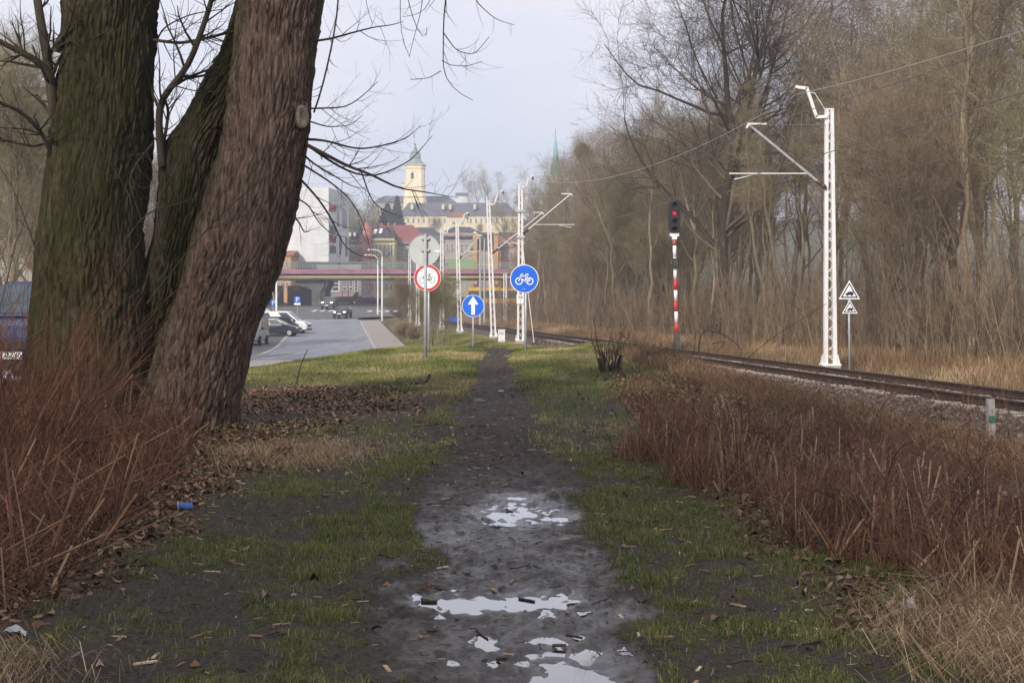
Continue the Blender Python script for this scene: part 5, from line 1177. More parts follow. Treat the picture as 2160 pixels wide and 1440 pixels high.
def vehicle(name, cat, label, x, y, z, rz, kind, col, lit=False, group=None, panel_van=False):
    s = SHAPE[kind]; W2 = s['W'] / 2; e = empty(name, (x, y, z), label, cat, group, rz); m = PAINT[col]
    pts = []
    for (py, pz) in s['prof']:
        w_ = W2 * (.93 if pz < .4 else (1.0 if pz < .82 else .95)); tp = .90 if abs(py) > s['L'] / 2 - .3 else 1.0
        pts += [(w_ * tp, py, pz), (-w_ * tp, py, pz)]
    hull(pts, 'body', m, e, .07)
    (b0, bz0), (b1, bz1) = s['cab']; (r0, rz0), (r1, rz1) = s['roof']; wb_, wr_ = W2 * .93, W2 * (.74 if kind != 'van' else .86)
    hull([(sx * wb_, b0, bz0) for sx in (-1, 1)] + [(sx * wb_, b1, bz1) for sx in (-1, 1)] + [(sx * wr_, r0, rz0) for sx in (-1, 1)] + [(sx * wr_, r1, rz1) for sx in (-1, 1)], 'cabin', m, e, .06)
    # glass lies 6 mm proud of the cabin
    def pane(nm, q, off):
        c_ = sum((Vector(p) for p in q), Vector()) / 4; n_ = (Vector(q[1]) - Vector(q[0])).cross(Vector(q[3]) - Vector(q[0])).normalized()
        if n_.dot(off) < 0: n_ = -n_
        Q = [Vector(p) + n_ * .006 for p in q]; Q2 = [Vector(p) - n_ * .01 for p in q]
        MB().frustum(Q2, Q).build(nm, m_glass, e)
    lp = lambda a, c_, u: a + (c_ - a) * u
    for nm, yb_, zb_, yt_, zt2, off in (('windscreen', b1, bz1, r1, rz1, Vector((0, 1, .5))), ('rear_window', b0, bz0, r0, rz0, Vector((0, -1, .3)))):
        q = []
        for (u, sx) in ((.14, -1), (.14, 1), (.9, 1), (.9, -1)): q.append((sx * lp(wb_, wr_, u) * .9, lp(yb_, yt_, u), lp(zb_, zt2, u)))
        pane(nm, q, off)
    for sx in (-1, 1):
        spans = ((.06, .47), (.53, .93)) if not panel_van else ((.05, .42), (.70, .95))
        for (f0, f1) in spans:
            q = []
            for (u, ff) in ((.14, f0), (.14, f1), (.86, f1), (.86, f0)): q.append((sx * lp(wb_, wr_, u), lp(lp(b0, r0, u), lp(b1, r1, u), ff), lp(lp(bz0, rz0, u), lp(bz1, rz1, u), ff)))
            pane('side_window', q, Vector((sx, 0, .2)))
        for yy_ in (-s['wb'], s['wb']):
            R = s['wr']; cx = sx * (W2 - .1)
            mb = MB(); mb.lathe([(R * .6, -.11), (R * .96, -.11), (R, -.07), (R, .07), (R * .96, .11), (R * .6, .11)], 24, 0, 'x'); wo = mb.build('wheel', m_tyre, e, True, loc=(cx, yy_, R))
            mb = MB(); mb.lathe([(R * .1, sx * .085), (R * .62, sx * .118)], 20, 0, 'x'); mb.build('rim', m_rim, wo)
        yf = s['L'] / 2; hz_ = s['prof'][4][1] - .06
        mb = MB(); mb.frustum([(sx * W2 * .55, yf - .16, hz_ - .09), (sx * W2 * .88, yf - .26, hz_ - .07), (sx * W2 * .88, yf - .30, hz_ + .06), (sx * W2 * .55, yf - .2, hz_ + .05)], [(sx * W2 * .55, yf - .04, hz_ - .09), (sx * W2 * .86, yf - .13, hz_ - .07), (sx * W2 * .86, yf - .16, hz_ + .06), (sx * W2 * .55, yf - .08, hz_ + .05)]); mb.build('headlight', m_lit if lit else m_hl, e)
        mb = MB(); mb.box(sx * W2 * .80 - .07, sx * W2 * .80 + .07, -yf - .0, -yf + .2, .78, 1.02 if kind != 'van' else 1.3); mb.build('tail_light', m_tail, e)
        mb = MB(); mb.box(sx * W2 * .98 - .0, sx * W2 * .98 + sx * .2, b1 - .42, b1 - .28, bz1 + .03, bz1 + .18); mb.build('mirror', m_blk, e, bevel=.02)
    yf = s['L'] / 2
    mb = MB(); mb.box(-.42, .42, yf - .1, yf + .012, .62, .74); mb.build('grille', m_blk, e); mb = MB(); mb.box(-W2 * .8, W2 * .8, yf - .2, yf + .004, .28, .42); mb.build('bumper_intake', m_blk, e)
    mb = MB(); mb.box(-.26, .26, yf - .02, yf + .03, .455, .57); mb.build('licence_plate', m_sw, e)
    return e
zr = lambda y: float(RZ(y))
vehicle('parked_car', 'car', 'dark blue car seen through the brambles left of the willow', X_(12, 23), 25.0, zr(23) + .0, math.pi + .04, 'suv', 'blue')
vehicle('parked_van', 'van', 'silver van half hidden behind the leaning willow trunk', X_(545, 102) - .95, 104.5, zr(104), math.pi, 'van', 'silver')
vehicle('parked_van', 'van', 'white van parked side-on behind the dark blue car', X_(602, 128) - .2, 128, zr(128), -math.pi / 2 - .12, 'van', 'white', panel_van=True)
vehicle('parked_van', 'van', 'white van farthest left, mostly hidden by the willow trunk', X_(552, 138), 138, zr(138), -math.pi / 2, 'van', 'white', panel_van=True)
vehicle('parked_car', 'car', 'dark blue car with bright alloy wheels parked side-on beside the street lamp', X_(584, 121), 121, zr(121), -math.pi / 2 - .05, 'hatch', 'navy')
vehicle('parked_car', 'car', 'dark hatchback with a red tail light parked between the white van and the blue car', X_(592, 125), 125, zr(125) + .1, -.35, 'hatch', 'grey')
vehicle('oncoming_car', 'car', 'dark car with lit headlights coming up the road towards the crest', X_(723, 176), 176, zr(176) + .02, math.pi - .1, 'hatch', 'black', lit=True)
vehicle('oncoming_car', 'car', 'dark off-roader with lit headlights waiting at the crossing by the bridge pillar', X_(697, 203), 203, zr(203) + .02, math.pi - .12, 'suv', 'grey', lit=True)
vehicle('parked_car', 'car', 'dark car parked behind the hedge below the bridge', X_(764, 222), 222, Z_(641, 222), math.pi / 2 + .2, 'hatch', 'navy')
# bus in yellow and navy under the bridge
bY = 222.0; e = empty('bus', (X_(1062, bY), bY, Z_(645, bY)), 'yellow and navy bus under the right end of the bridge', 'bus')
m_yel = mat('yellow_paint', (.62, .36, .02), (.70, .43, .03), rough=.4)
MB().box(-5.4, 4.6, 0, 2.4, .35, 1.15).build('lower_body', m_yel, e, bevel=.05); MB().box(-5.4, 4.6, 0.02, 2.38, 1.152, 2.3).build('window_band', m_glass, e); MB().box(-5.4, 4.6, 0, 2.4, 2.302, 2.75).build('roof', m_yel, e, bevel=.08)
for wx in (-3.6, 2.8):
    MB().lathe([(.3, -.14), (.48, -.12), (.48, .12), (.3, .14)], 18, 0, 'y').build('wheel', m_tyre, e, loc=(wx, .1, .45))

# pedestrian on the crossing
def person(x, y, z, rz, label):
    V = [(0, 0, .95), (0, .01, 1.2), (0, .02, 1.42), (0, .02, 1.52), (0, .03, 1.64), (0, .03, 1.74), (.18, .02, 1.42), (.22, -.05, 1.15), (.21, .02, .92), (-.18, .02, 1.42), (-.23, .10, 1.16), (-.22, .2, .95), (.09, 0, .92), (.1, .14, .5), (.1, .06, .09), (.1, .2, .04), (-.09, 0, .92), (-.1, -.08, .5), (-.1, -.32, .13), (-.1, -.2, .05)]
    E = [(0, 1), (1, 2), (2, 3), (3, 4), (4, 5), (2, 6), (6, 7), (7, 8), (2, 9), (9, 10), (10, 11), (0, 12), (12, 13), (13, 14), (14, 15), (0, 16), (16, 17), (17, 18), (18, 19)]
    R = [.15, .16, .15, .06, .105, .09, .075, .055, .045, .075, .055, .045, .1, .07, .05, .045, .1, .07, .05, .045]
    me = bpy.data.meshes.new('person'); me.from_pydata(V, E, []); o = link('person', me)
    me.materials.append(mat('dark_clothing', (.015, .016, .022), (.03, .03, .04)))
    sk = o.modifiers.new('skin', 'SKIN'); o.modifiers.new('sub', 'SUBSURF').levels = 1
    for i, r in enumerate(R): me.skin_vertices[0].data[i].radius = (r, r)
    me.skin_vertices[0].data[0].use_root = True
    o.location = (x, y, z); o.rotation_euler = (0, 0, rz); setprops(o, label, 'person')
    hd = MB(); hd.lathe([(.02, 1.60), (.098, 1.66), (.112, 1.72), (.09, 1.80), (.02, 1.835)], 14, 0, 'z', (0, .02, 0)); hd.build('hair', m_blk, o, True)
person(X_(711.5, 199), 198.5, zr(199) + .02, math.pi / 2 + .2, 'person in dark clothing walking over the crossing beside the off-roader')
# ================================================================== bridge and town
def facade_mat(name, c, k=.9): return mat(name, tuple(x * k * .9 for x in c), tuple(min(1, x * 1.05) for x in c), scale=.5, rough=.9, spec=.15, stretch=(1, 1, .5))
m_pane = mat('window_glass', (.03, .035, .045), (.07, .08, .10), scale=.8, rough=.15, spec=.6)
m_frame = mat('window_frame', (.55, .55, .54), (.68, .68, .67), rough=.6)
m_slate = mat('slate_roof', (.030, .030, .036), (.065, .063, .072), scale=1.2, rough=.8, stretch=(1, 1, 3))
m_greyroof = mat('grey_roof', (.075, .08, .095), (.12, .125, .145), scale=.8, rough=.85, stretch=(1, 1, 3))
m_redroof = mat('red_roof', (.17, .055, .055), (.24, .085, .08), scale=1.0, rough=.8, stretch=(1, 1, 3))
m_tile = mat('tile_roof', (.20, .075, .05), (.30, .12, .08), scale=1.0, rough=.9)
W_ = {k: facade_mat(k + '_wall', v) for k, v in dict(white=(.62, .63, .64), cream=(.64, .56, .38), yellowgreen=(.50, .47, .28), pink=(.46, .17, .16), beige=(.36, .30, .235), brown=(.25, .21, .19), orange=(.46, .27, .13), stone=(.27, .245, .235), rose=(.36, .215, .19), tower=(.78, .68, .48), dim=(.33, .31, .27)).items()}
_win_cache = {}
def window_mesh(wd, ht, nx=1, nz=1, fr=m_frame):
    key = (round(wd, 2), round(ht, 2), nx, nz, fr.name)
    if key not in _win_cache:
        f = max(.07, wd * .09); mb = MB()
        mb.box(-wd / 2 - f, -wd / 2, -.10, .03, -ht / 2 - f, ht / 2 + f); mb.box(wd / 2, wd / 2 + f, -.10, .03, -ht / 2 - f, ht / 2 + f)
        mb.box(-wd / 2, wd / 2, -.10, .03, ht / 2, ht / 2 + f); mb.box(-wd / 2, wd / 2, -.14, .03, -ht / 2 - f, -ht / 2)
        for i in range(1, nx + 1): mb.box(-wd / 2 + wd * i / (nx + 1) - f * .3, -wd / 2 + wd * i / (nx + 1) + f * .3, -.06, .03, -ht / 2, ht / 2)
        for i in range(1, nz + 1): mb.box(-wd / 2, wd / 2, -.055, .03, -ht / 2 + ht * i / (nz + 1) - f * .3, -ht / 2 + ht * i / (nz + 1) + f * .3)
        o1 = mb.build('window', fr); mb = MB(); mb.box(-wd / 2, wd / 2, -.03, .02, -ht / 2, ht / 2); o2 = mb.build('pane', m_pane)
        _win_cache[key] = (o1.data, o2.data); bpy.data.objects.remove(o1); bpy.data.objects.remove(o2)
    return _win_cache[key]
class Bld:
    """a building: walls between pixel columns at distance Y, roof, windows; local origin at the front left corner on the ground"""
    def __init__(s, name, label, px0, px1, py_top, Y, depth, wall, py_base=None, cat='building', group=None):
        s.Y = Y; s.x0 = X_(px0, Y); s.x1 = X_(px1, Y); s.zt = Z_(py_top, Y); s.k = Y / F_PX; s.depth = depth
        xm = (s.x0 + s.x1) / 2; s.z0 = Z_(py_base, Y) if py_base else min(float(zt(xm, Y, False)), float(zt(xm, Y + depth, False)), s.zt - 2.5) - .6
        s.e = empty(name, (s.x0, Y, s.z0), label, cat, group); s.w = s.x1 - s.x0; s.h = s.zt - s.z0
        MB().box(0, s.w, 0, depth, 0, s.h).build('wall', wall, s.e)
    def lx(s, px): return X_(px, s.Y) - s.x0
    def lz(s, py): return Z_(py, s.Y) - s.z0
    def gable(s, py_ridge, m, over=.3, hip=0.0, hipl=None, front=False):
        h = s.lz(py_ridge); w, d, z = s.w, s.depth, s.h + .002; hl = hip if hipl is None else hipl; o = over
        if front: V = [(-o, -o, z), (w + o, -o, z), (w + o, d + o, z), (-o, d + o, z), (w / 2, -o, h), (w / 2, d + o, h)]; F = [(0, 1, 4), (1, 2, 5, 4), (2, 3, 5), (3, 0, 4, 5), (0, 3, 2, 1)]
        else: V = [(-o, -o, z), (w + o, -o, z), (w + o, d + o, z), (-o, d + o, z), (hl - o, d / 2, h), (w - hip + o, d / 2, h)]; F = [(0, 1, 5, 4), (1, 2, 5), (2, 3, 4, 5), (3, 0, 4), (0, 3, 2, 1)]
        s.roof = MB().add(V, F).build('roof', m, s.e); return s.roof
    def flat(s, m, t=.3, over=.2): s.roof = MB().box(-over, s.w + over, -over, s.depth + over, s.h + .002, s.h + t).build('roof', m, s.e); return s.roof
    def band(s, py, t, m, out_=.18, name='cornice'): z = s.lz(py); MB().box(-.05, s.w + .05, -out_, -.002, z - t, z).build(name, m, s.e)
    def win(s, px, py0, py1, wpx, nx=1, nz=1, fr=m_frame):
        wd, ht = wpx * s.k, (py1 - py0) * s.k; a, c_ = window_mesh(wd, ht, nx, nz, fr)
        o = link('window', a, s.e); o.location = (s.lx(px), -.03, (s.lz(py0) + s.lz(py1)) / 2); link('pane', c_, o); return o
    def box(s, name, px0, px1, py0, py1, m, y0=-.25, y1=-.004): return MB().box(s.lx(px0), s.lx(px1), y0, y1, s.lz(py1), s.lz(py0)).build(name, m, s.e)
    def chimney(s, px, py0, wpx, m, y=None, parent=None, pyb=None):
        d = s.depth / 2 if y is None else y; x = s.lx(px); w2 = wpx * s.k / 2
        return MB().box(x - w2, x + w2, d - w2, d + w2, s.lz(pyb) if pyb else s.h - .3, s.lz(py0)).build('chimney', m, s.roof if parent is None else parent)
# white corner block: front face and a receding right-hand face
cY = 270.0; e = empty('office_block', (X_(693, cY), cY, zr(270) - 1), 'tall white office block with coloured panels down its corner', 'building')
ez = e.location.z; A = Vector((-14, 0, 0)); Cc = Vector((0, 0, 0)); D = Vector((X_(735, 283) - X_(693, cY), 13, 0)); topz = Z_(400, cY) - ez; botz = Z_(552, cY) - ez
fp = [A, Cc, D, D + Vector((-14, 4, 0)), A + Vector((0, 14, 0))]
MB().frustum([(p.x, p.y, botz) for p in fp], [(p.x, p.y, topz) for p in fp]).build('wall', W_['white'], e)
ip = lambda p: Vector((p.x * .97 - .3, p.y * .94 + .7, 0))
MB().frustum([(ip(p).x, ip(p).y, 0) for p in fp], [(ip(p).x, ip(p).y, botz - .01) for p in fp]).build('ground_floor', m_pane, e)
MB().frustum([(p.x, p.y, topz + .002) for p in fp], [(p.x, p.y, topz + .35) for p in fp]).build('roof', m_frame, e)
fd = D.normalized(); fn = Vector((fd.y, -fd.x, 0)); FL = D.length
def fpanel(name, p0, p1, y0, y1, m, off=.08):
    u0, u1 = (p0 - 693) / 42 * FL, (p1 - 693) / 42 * FL; z0, z1 = Z_(y1, cY + 4) - ez, Z_(y0, cY + 4) - ez
    r = [fd * u0, fd * u1]; MB().frustum([(*(r[0] - fn * .02).xy, z0), (*(r[1] - fn * .02).xy, z0), (*(r[1] + fn * off).xy, z0), (*(r[0] + fn * off).xy, z0)], [(*(r[0] - fn * .02).xy, z1), (*(r[1] - fn * .02).xy, z1), (*(r[1] + fn * off).xy, z1), (*(r[0] + fn * off).xy, z1)]).build(name, m, e)
m_pred = mat('red_panel', (.45, .06, .05), (.55, .09, .07)); m_pmar = mat('maroon_panel', (.22, .05, .08), (.28, .07, .1)); m_pdk = mat('dark_panel', (.07, .08, .11), (.12, .13, .16)); m_ppw = mat('pale_panel', (.55, .58, .66), (.7, .72, .78))
fpanel('panel', 694.5, 704, 434, 448, m_pred); fpanel('panel', 704.3, 708.5, 436, 446, m_pmar); fpanel('panel', 695, 707, 453, 469, m_ppw); fpanel('panel', 695, 708, 477, 492, m_pdk); fpanel('panel', 695, 708, 498, 512, m_pmar); fpanel('panel', 695.5, 708, 519, 535, m_pdk)
for a in ((711, 715, 438, 477), (722, 731, 437, 478), (715, 718.5, 495, 536), (728, 732.5, 497, 537)): fpanel('window', *a, m_pane)
mb = MB()
for i in range(12): mb.tube([(-12 + i * 1.1, .4, topz + .35), (-12 + i * 1.1, .4, topz + 1.15)], .03, 5)
mb.tube([(-12, .4, topz + 1.15), (.1, .4, topz + 1.15)], .035, 5); mb.build('roof_railing', m_galv, e)
for i in range(1, 9): MB().box(-14 + i * 1.75 - .03, -14 + i * 1.75 + .03, -.03, -.004, botz, topz).build('panel_joint', m_frame, e)
B = Bld('annex', 'pale yellow wing left of the white office block', 604, 628, 404, 285, 8, W_['cream']); B.flat(m_frame)
B = Bld('house', 'narrow house with a dark mansard roof between the white block and the pink house', 737, 764, 513, 300, 9, W_['brown'])
B.gable(468, m_slate, hip=1.2)
for p in (738.5, 748.5): B.box('dormer', p - 2, p + 2, 491, 498, m_frame, -.6, 3.0)
for p in (741, 750): B.win(p, 519, 530, 3.2, 1, 1); B.win(p, 549, 556, 3.2)
B = Bld('house', 'narrow pink-red gabled house above the bridge', 764, 781.5, 486, 296, 10, W_['pink']); B.gable(467, W_['pink'], over=.0, front=True)
for p in (768.5, 776): B.win(p, 515, 527, 3); B.win(p, 549, 556, 3); B.win(p, 598, 610, 3)
B.win(771, 488, 496, 3.5)
B = Bld('house', 'yellow-green house with a dark slate roof and two skylights', 781.5, 832, 503, 298, 12, W_['yellowgreen']); B.gable(476, m_slate, hip=1.2, hipl=0)
B.band(503, .5, W_['yellowgreen'], .5); B.band(514, .25, W_['cream'], .15, 'string_course')
for p in (786, 794, 802, 810.5): B.win(p, 517, 538, 3.2, 1, 2)
for p in (820.5, 825.5): B.win(p, 517, 538, 2.6, 0, 2)
for p in (786, 796, 806, 816, 825): B.win(p, 552, 562, 3.2); B.win(p, 598, 612, 3.5)
for p, q in ((787, 489), (799, 487)):
    d = B.depth / 2; z = B.lz(q); u = (z - B.h) / (B.lz(476) - B.h); o = MB().add([(B.lx(p - 4), d * u - 1.1, z - .65), (B.lx(p + 3), d * u - 1.1, z - .65), (B.lx(p + 6), d * u + .3, z + .65), (B.lx(p - 1), d * u + .3, z + .65), (B.lx(p - 4), d * u - 1.2, z - .6), (B.lx(p + 3), d * u - 1.2, z - .6), (B.lx(p + 6), d * u + .2, z + .72), (B.lx(p - 1), d * u + .2, z + .72)], [(0, 1, 2, 3), (4, 5, 6, 7), (0, 1, 5, 4), (2, 3, 7, 6), (0, 3, 7, 4), (1, 2, 6, 5)]).build('skylight', m_frame, B.roof)
B = Bld('house', 'long beige house with a bright red roof beyond the yellow-green house', 832, 906, 509, 306, 16, W_['beige']); B.gable(470, m_redroof, hip=4.5, hipl=-4)
B.band(509, .6, W_['brown'], .5)
for p in (838, 849, 860, 872, 884, 896): B.win(p, 524, 545, 4.4, 1, 2); B.win(p, 556, 568, 4.2, 1, 1); B.win(p, 598, 612, 4.2, 1, 1)
for p in (798, 812, 826): B.chimney(p, 465, 3.5, W_['rose'], pyb=480)
B = Bld('house', 'grey-beige house row with a pale roof behind the grey sign', 905, 938, 512, 318, 12, W_['dim']); B.gable(494, m_greyroof)
for p in (911, 920, 929): B.win(p, 522, 534, 3.6); B.win(p, 545, 556, 3.6)
B = Bld('house', 'dull beige flat-roofed house between the sign post and the orange turreted house', 938, 1000, 503, 312, 14, W_['dim']); B.flat(m_slate, .5, .4)
for i in range(6): B.win(944 + i * 10, 515, 530, 4, 1, 1); B.win(944 + i * 10, 545, 558, 4, 1, 1)
for p in (958, 971): B.chimney(p, 488, 7, W_['rose'], y=4)
B = Bld('house', 'ornate orange-yellow house with two turrets under a dark roof', 996, 1056, 527, 300, 14, W_['orange']); B.gable(490, m_slate, hip=2)
for p in (1002, 1046.5):
    t_ = B.box('turret', p - 4.5, p + 4.5, 493, 600, W_['orange'], -.8, 1.2); MB().frustum([(B.lx(p - 5), -1, B.lz(493) + .002), (B.lx(p + 5), -1, B.lz(493) + .002), (B.lx(p + 5), 1.3, B.lz(493) + .002), (B.lx(p - 5), 1.3, B.lz(493) + .002)], [(B.lx(p - 1), 0, B.lz(488)), (B.lx(p + 1), 0, B.lz(488)), (B.lx(p + 1), .4, B.lz(488)), (B.lx(p - 1), .4, B.lz(488))]).build('turret_cap', W_['cream'], t_)
for i in range(5): B.win(1011 + i * 7, 535, 550, 3.2, 1, 1); B.win(1011 + i * 7, 560, 572, 3.2); B.win(1011 + i * 7, 592, 606, 3.2)
B.band(557, .3, W_['cream'], .15, 'string_course')
B = Bld('house', 'rose-brown gabled house behind the white mast at the right end of the bridge', 1056, 1098, 520, 304, 14, W_['rose']); B.gable(497, m_tile, front=False)
for i in range(5): B.win(1062 + i * 8, 530, 548, 3.2, 1, 1); B.win(1062 + i * 8, 556, 566, 3.2)
for p in (1062, 1078): B.box('gable_front', p - 4, p + 4, 508, 521, W_['dim'], -.3, 2)
B = Bld('stone_building', 'grey stone building with big white-framed windows seen under the bridge', 668, 762, 556, 248, 10, W_['stone'], py_base=648); B.flat(m_slate)
B.win(701, 590, 613, 26, 1, 2); B.band(614, .12, W_['brown'], .08, 'string_course')
for p in (727, 740): B.win(p, 591, 604, 5.5, 1, 0); B.win(p, 606, 612, 5.5, 0, 0)
B.win(751.5, 592, 613, 5, 0, 2)
for p in (722, 734.5): B.box('drainpipe', p - .5, p + .5, 590, 632, m_pmar, -.12)
st_ = MB()
for i in range(10): st_.box(B.lx(738 + i * 1.6), B.lx(739.6 + i * 1.6), -2.0, -.01, B.lz(640), B.lz(633 - i * 1.9))
st_.build('stairs', m_slate, B.e)
B = Bld('house', 'orange brick house glimpsed behind the street tree left of the bridge pillar', 556, 614, 540, 262, 12, W_['orange']); B.gable(526, m_tile)
for i in range(5): B.win(564 + i * 10.5, 552, 564, 4.5, 1, 1); B.win(564 + i * 10.5, 596, 610, 4.5, 1, 1)
B = Bld('apartment_block', 'grey apartment block glimpsed far left between the willow branches', -160, 112, 190, 150, 12, W_['dim']); B.flat(m_slate)
for r_ in range(5):
    for i in range(8): B.win(-130 + i * 30, 225 + r_ * 70, 255 + r_ * 70, 14, 1, 0)
# road bridge
gY = 230.0; kx = gY / F_PX; e = empty('road_bridge', (X_(820, gY), gY, Z_(588, gY)), 'low road bridge with a magenta parapet and a green railing spanning the whole view', 'bridge')
bz = e.location.z; lx = lambda px: X_(px, gY) - e.location.x; lz = lambda py: Z_(py, gY) - bz
m_mag = mat('magenta_paint', (.21, .10, .145), (.29, .15, .20), scale=1.2, rough=.8, stretch=(.3, 1, 1)); m_dkc = mat('dark_concrete', (.06, .058, .058), (.12, .115, .11), scale=1, rough=.95); m_ybm = mat('yellow_girder', (.36, .29, .12), (.46, .38, .17), scale=.7, rough=.8); m_rl = mat('green_railing', (.17, .22, .20), (.24, .29, .27), rough=.6)  # one dark concrete tone for deck, girders, pillars and walls
xa, xb_ = lx(470), lx(1165)
MB().box(xa, xb_, .25, 11, lz(578), lz(572)).build('deck', m_dkc, e); MB().box(xa, xb_, 0, .22, lz(577.5), lz(567.5)).build('parapet', m_mag, e)
MB().box(xa, xb_, .5, 1.0, lz(586), lz(578.1)).build('girder', m_dkc, e); MB().box(xa, xb_, .40, .495, lz(585.5), lz(582)).build('girder_flange', m_ybm, e); MB().box(xa, xb_, .45, 10.6, lz(589), lz(586.1)).build('girder_soffit', m_dkc, e); MB().box(xa, xb_, 9.6, 10.4, lz(586), lz(578.1)).build('girder', m_dkc, e)
mb = MB()
for px in np.arange(472, 1164, 5.2): mb.box(lx(px) - .035, lx(px) + .035, .06, .14, lz(567.4), lz(554))
for py in (554, 558.5, 563): mb.box(xa, xb_, .05, .15, lz(py), lz(py) + .09)
mb.build('railing', m_rl, e)
MB().box(lx(945), lx(1002), -.04, .02, lz(567), lz(546)).build('noise_screen', mat('green_screen', (.17, .26, .13), (.23, .32, .18), rough=.5), e)
for yy_, nm in ((1.5, 'pillar'), (8.0, 'pillar')):
    mb = MB(); c0 = lx(668); mb.box(c0 - 1.05, c0 + 1.05, yy_, yy_ + 1.6, lz(672), lz(611))
    mb.frustum([(c0 - 1.05, yy_, lz(611) + .001), (c0 + 1.05, yy_, lz(611) + .001), (c0 + 1.05, yy_ + 1.6, lz(611) + .001), (c0 - 1.05, yy_ + 1.6, lz(611) + .001)], [(c0 - 3.6, yy_, lz(599)), (c0 + 1.6, yy_, lz(599)), (c0 + 1.6, yy_ + 1.6, lz(599)), (c0 - 3.6, yy_ + 1.6, lz(599))])
    mb.box(c0 - 3.6, c0 + 1.6, yy_, yy_ + 1.6, lz(599) + .001, lz(589.2)); mb.build(nm, m_dkc, e)
mb = MB(); mb.tube([(lx(682), 1.3, lz(590)), (lx(682), 1.3, lz(603)), (lx(675), 1.3, lz(614)), (lx(675), 1.3, lz(660))], .10, 8); mb.build('drainpipe', m_blk, e)
for px in (1120, 900):
    mb = MB(); c0 = lx(px); mb.box(c0 - .8, c0 + .8, 6, 7.4, lz(672), lz(589.2)); mb.build('pillar', m_dkc, e)
for px in (545, 622): MB().box(lx(px) - 3, lx(px) + 2.2, 11.2, 11.8, lz(660), lz(600)).build('retaining_wall', m_dkc, e)

# ------------------------------------------------------------------ hill
tY = 560.0; cx = X_(876, tY); tz0 = float(zt(cx, tY, False)) - 2; e = empty('church_tower', (cx, tY, tz0), 'cream church tower with a grey onion dome rising over the town', 'church tower'); kk = tY / F_PX
z_ = lambda py: Z_(py, tY) - tz0; hw = 20.2 * kk
oct_ = lambda r, z, ch=.32: [(r * a, r * b_, z) for a, b_ in ((-1 + ch, -1), (1 - ch, -1), (1, -1 + ch), (1, 1 - ch), (1 - ch, 1), (-1 + ch, 1), (-1, 1 - ch), (-1, -1 + ch))]
mb = MB(); mb.frustum(oct_(hw * 1.16, 0, .2), oct_(hw * 1.16, z_(419), .2)); mb.frustum(oct_(hw * 1.1, z_(419) + .003, .25), oct_(hw * .98, z_(398), .3)); mb.frustum(oct_(hw * .98, z_(398) + .003, .3), oct_(hw * .96, z_(350), .3)); mb.build('shaft', W_['tower'], e)
for py, s in ((357, 1.03), (350, 1.10), (417, 1.22)):
    mb = MB(); mb.frustum(oct_(hw * s, z_(py) + .01, .3), oct_(hw * s, z_(py) + .3, .3)); mb.build('cornice', W_['cream'], e)
m_cop = mat('weathered_copper', (.16, .20, .21), (.24, .29, .29), scale=.6, rough=.7)
pr = [(hw * 1.12, z_(348)), (hw * .80, z_(343)), (hw * .60, z_(338)), (hw * .54, z_(333)), (hw * .60, z_(332.5)), (hw * .60, z_(331)), (hw * .56, z_(328)), (hw * .50, z_(322)), (hw * .30, z_(318)), (hw * .20, z_(315)), (hw * .17, z_(311)), (hw * .02, z_(307))]
MB().lathe(pr, 16).build('dome', m_cop, e)
mb = MB(); mb.tube([(0, 0, z_(310)), (0, 0, z_(302.5))], .14, 6); mb.bar((-.6, 0, z_(305)), (.6, 0, z_(305)), .2, .2); mb.build('cross', m_slate, e)
for sx, nx_ in ((-.12 * hw * 2, 0),):
    ar = [(-.55, z_(379)), (.55, z_(379)), (.55, z_(367.5)), (.35, z_(366)), (0, z_(365.3)), (-.35, z_(366)), (-.55, z_(367.5))]
    MB().prism_xz(ar, -hw * .985, -hw * .90).build('window', m_pane, e, loc=(sx, 0, 0))
for zz_ in (366, 380): o = MB().prism_xz([(-.4, z_(zz_ + 4)), (.4, z_(zz_ + 4)), (.4, z_(zz_ - 1)), (-.4, z_(zz_ - 1))], -hw * .985, -hw * .90).build('window', m_pane, e); o.rotation_euler = (0, 0, math.pi / 2)
MB().box(-hw * 1.45, -hw * 1.0, -1, 1.5, z_(400), z_(388)).build('stair_turret', W_['tower'], e); MB().frustum([(-hw * 1.5, -1.1, z_(388) + .01), (-hw * .95, -1.1, z_(388) + .01), (-hw * .95, 1.6, z_(388) + .01), (-hw * 1.5, 1.6, z_(388) + .01)], [(-hw * 1.25, 0, z_(385)), (-hw * 1.2, 0, z_(385)), (-hw * 1.2, .3, z_(385)), (-hw * 1.25, .3, z_(385))]).build('turret_cap', m_cop, e)
B = Bld('church_nave', 'long church body with a grey roof behind the cream tower', 786, 962, 428, 572, 16, W_['dim']); B.gable(410, m_greyroof, hip=4, hipl=4); B.chimney(768 + 28, 406, 3, W_['white'])
B = Bld('monastery', 'long cream building with a big grey roof and small dormers below the church', 842, 1095, 456, 520, 18, W_['cream']); B.gable(424, m_greyroof, hip=5, hipl=3)
for p in (868, 934, 949, 1001): B.box('dormer', p - 2.6, p + 2.6, 430, 441, W_['cream'], 1.5, 8)
for i in range(22): B.win(850 + i * 11, 461, 470, 3.2)
B = Bld('house', 'dark-roofed villa among bare trees below the long cream building', 842, 935, 502, 430, 14, W_['dim']); B.gable(477, m_slate, hip=4, hipl=5)
for i in range(7): B.win(850 + i * 12, 506, 516, 4)
B = Bld('house', 'low house with slate roofs on the slope right of the villa', 935, 1010, 490, 400, 12, W_['beige']); B.gable(476, m_slate, hip=3)
for i in range(5): B.win(944 + i * 13, 494, 503, 4)
for p in (950, 985): B.chimney(p, 468, 4, W_['cream'])
B = Bld('house', 'cream house on the slope behind the leaning mast', 945, 985, 458, 470, 10, W_['cream']); B.gable(446, m_tile, hip=2)
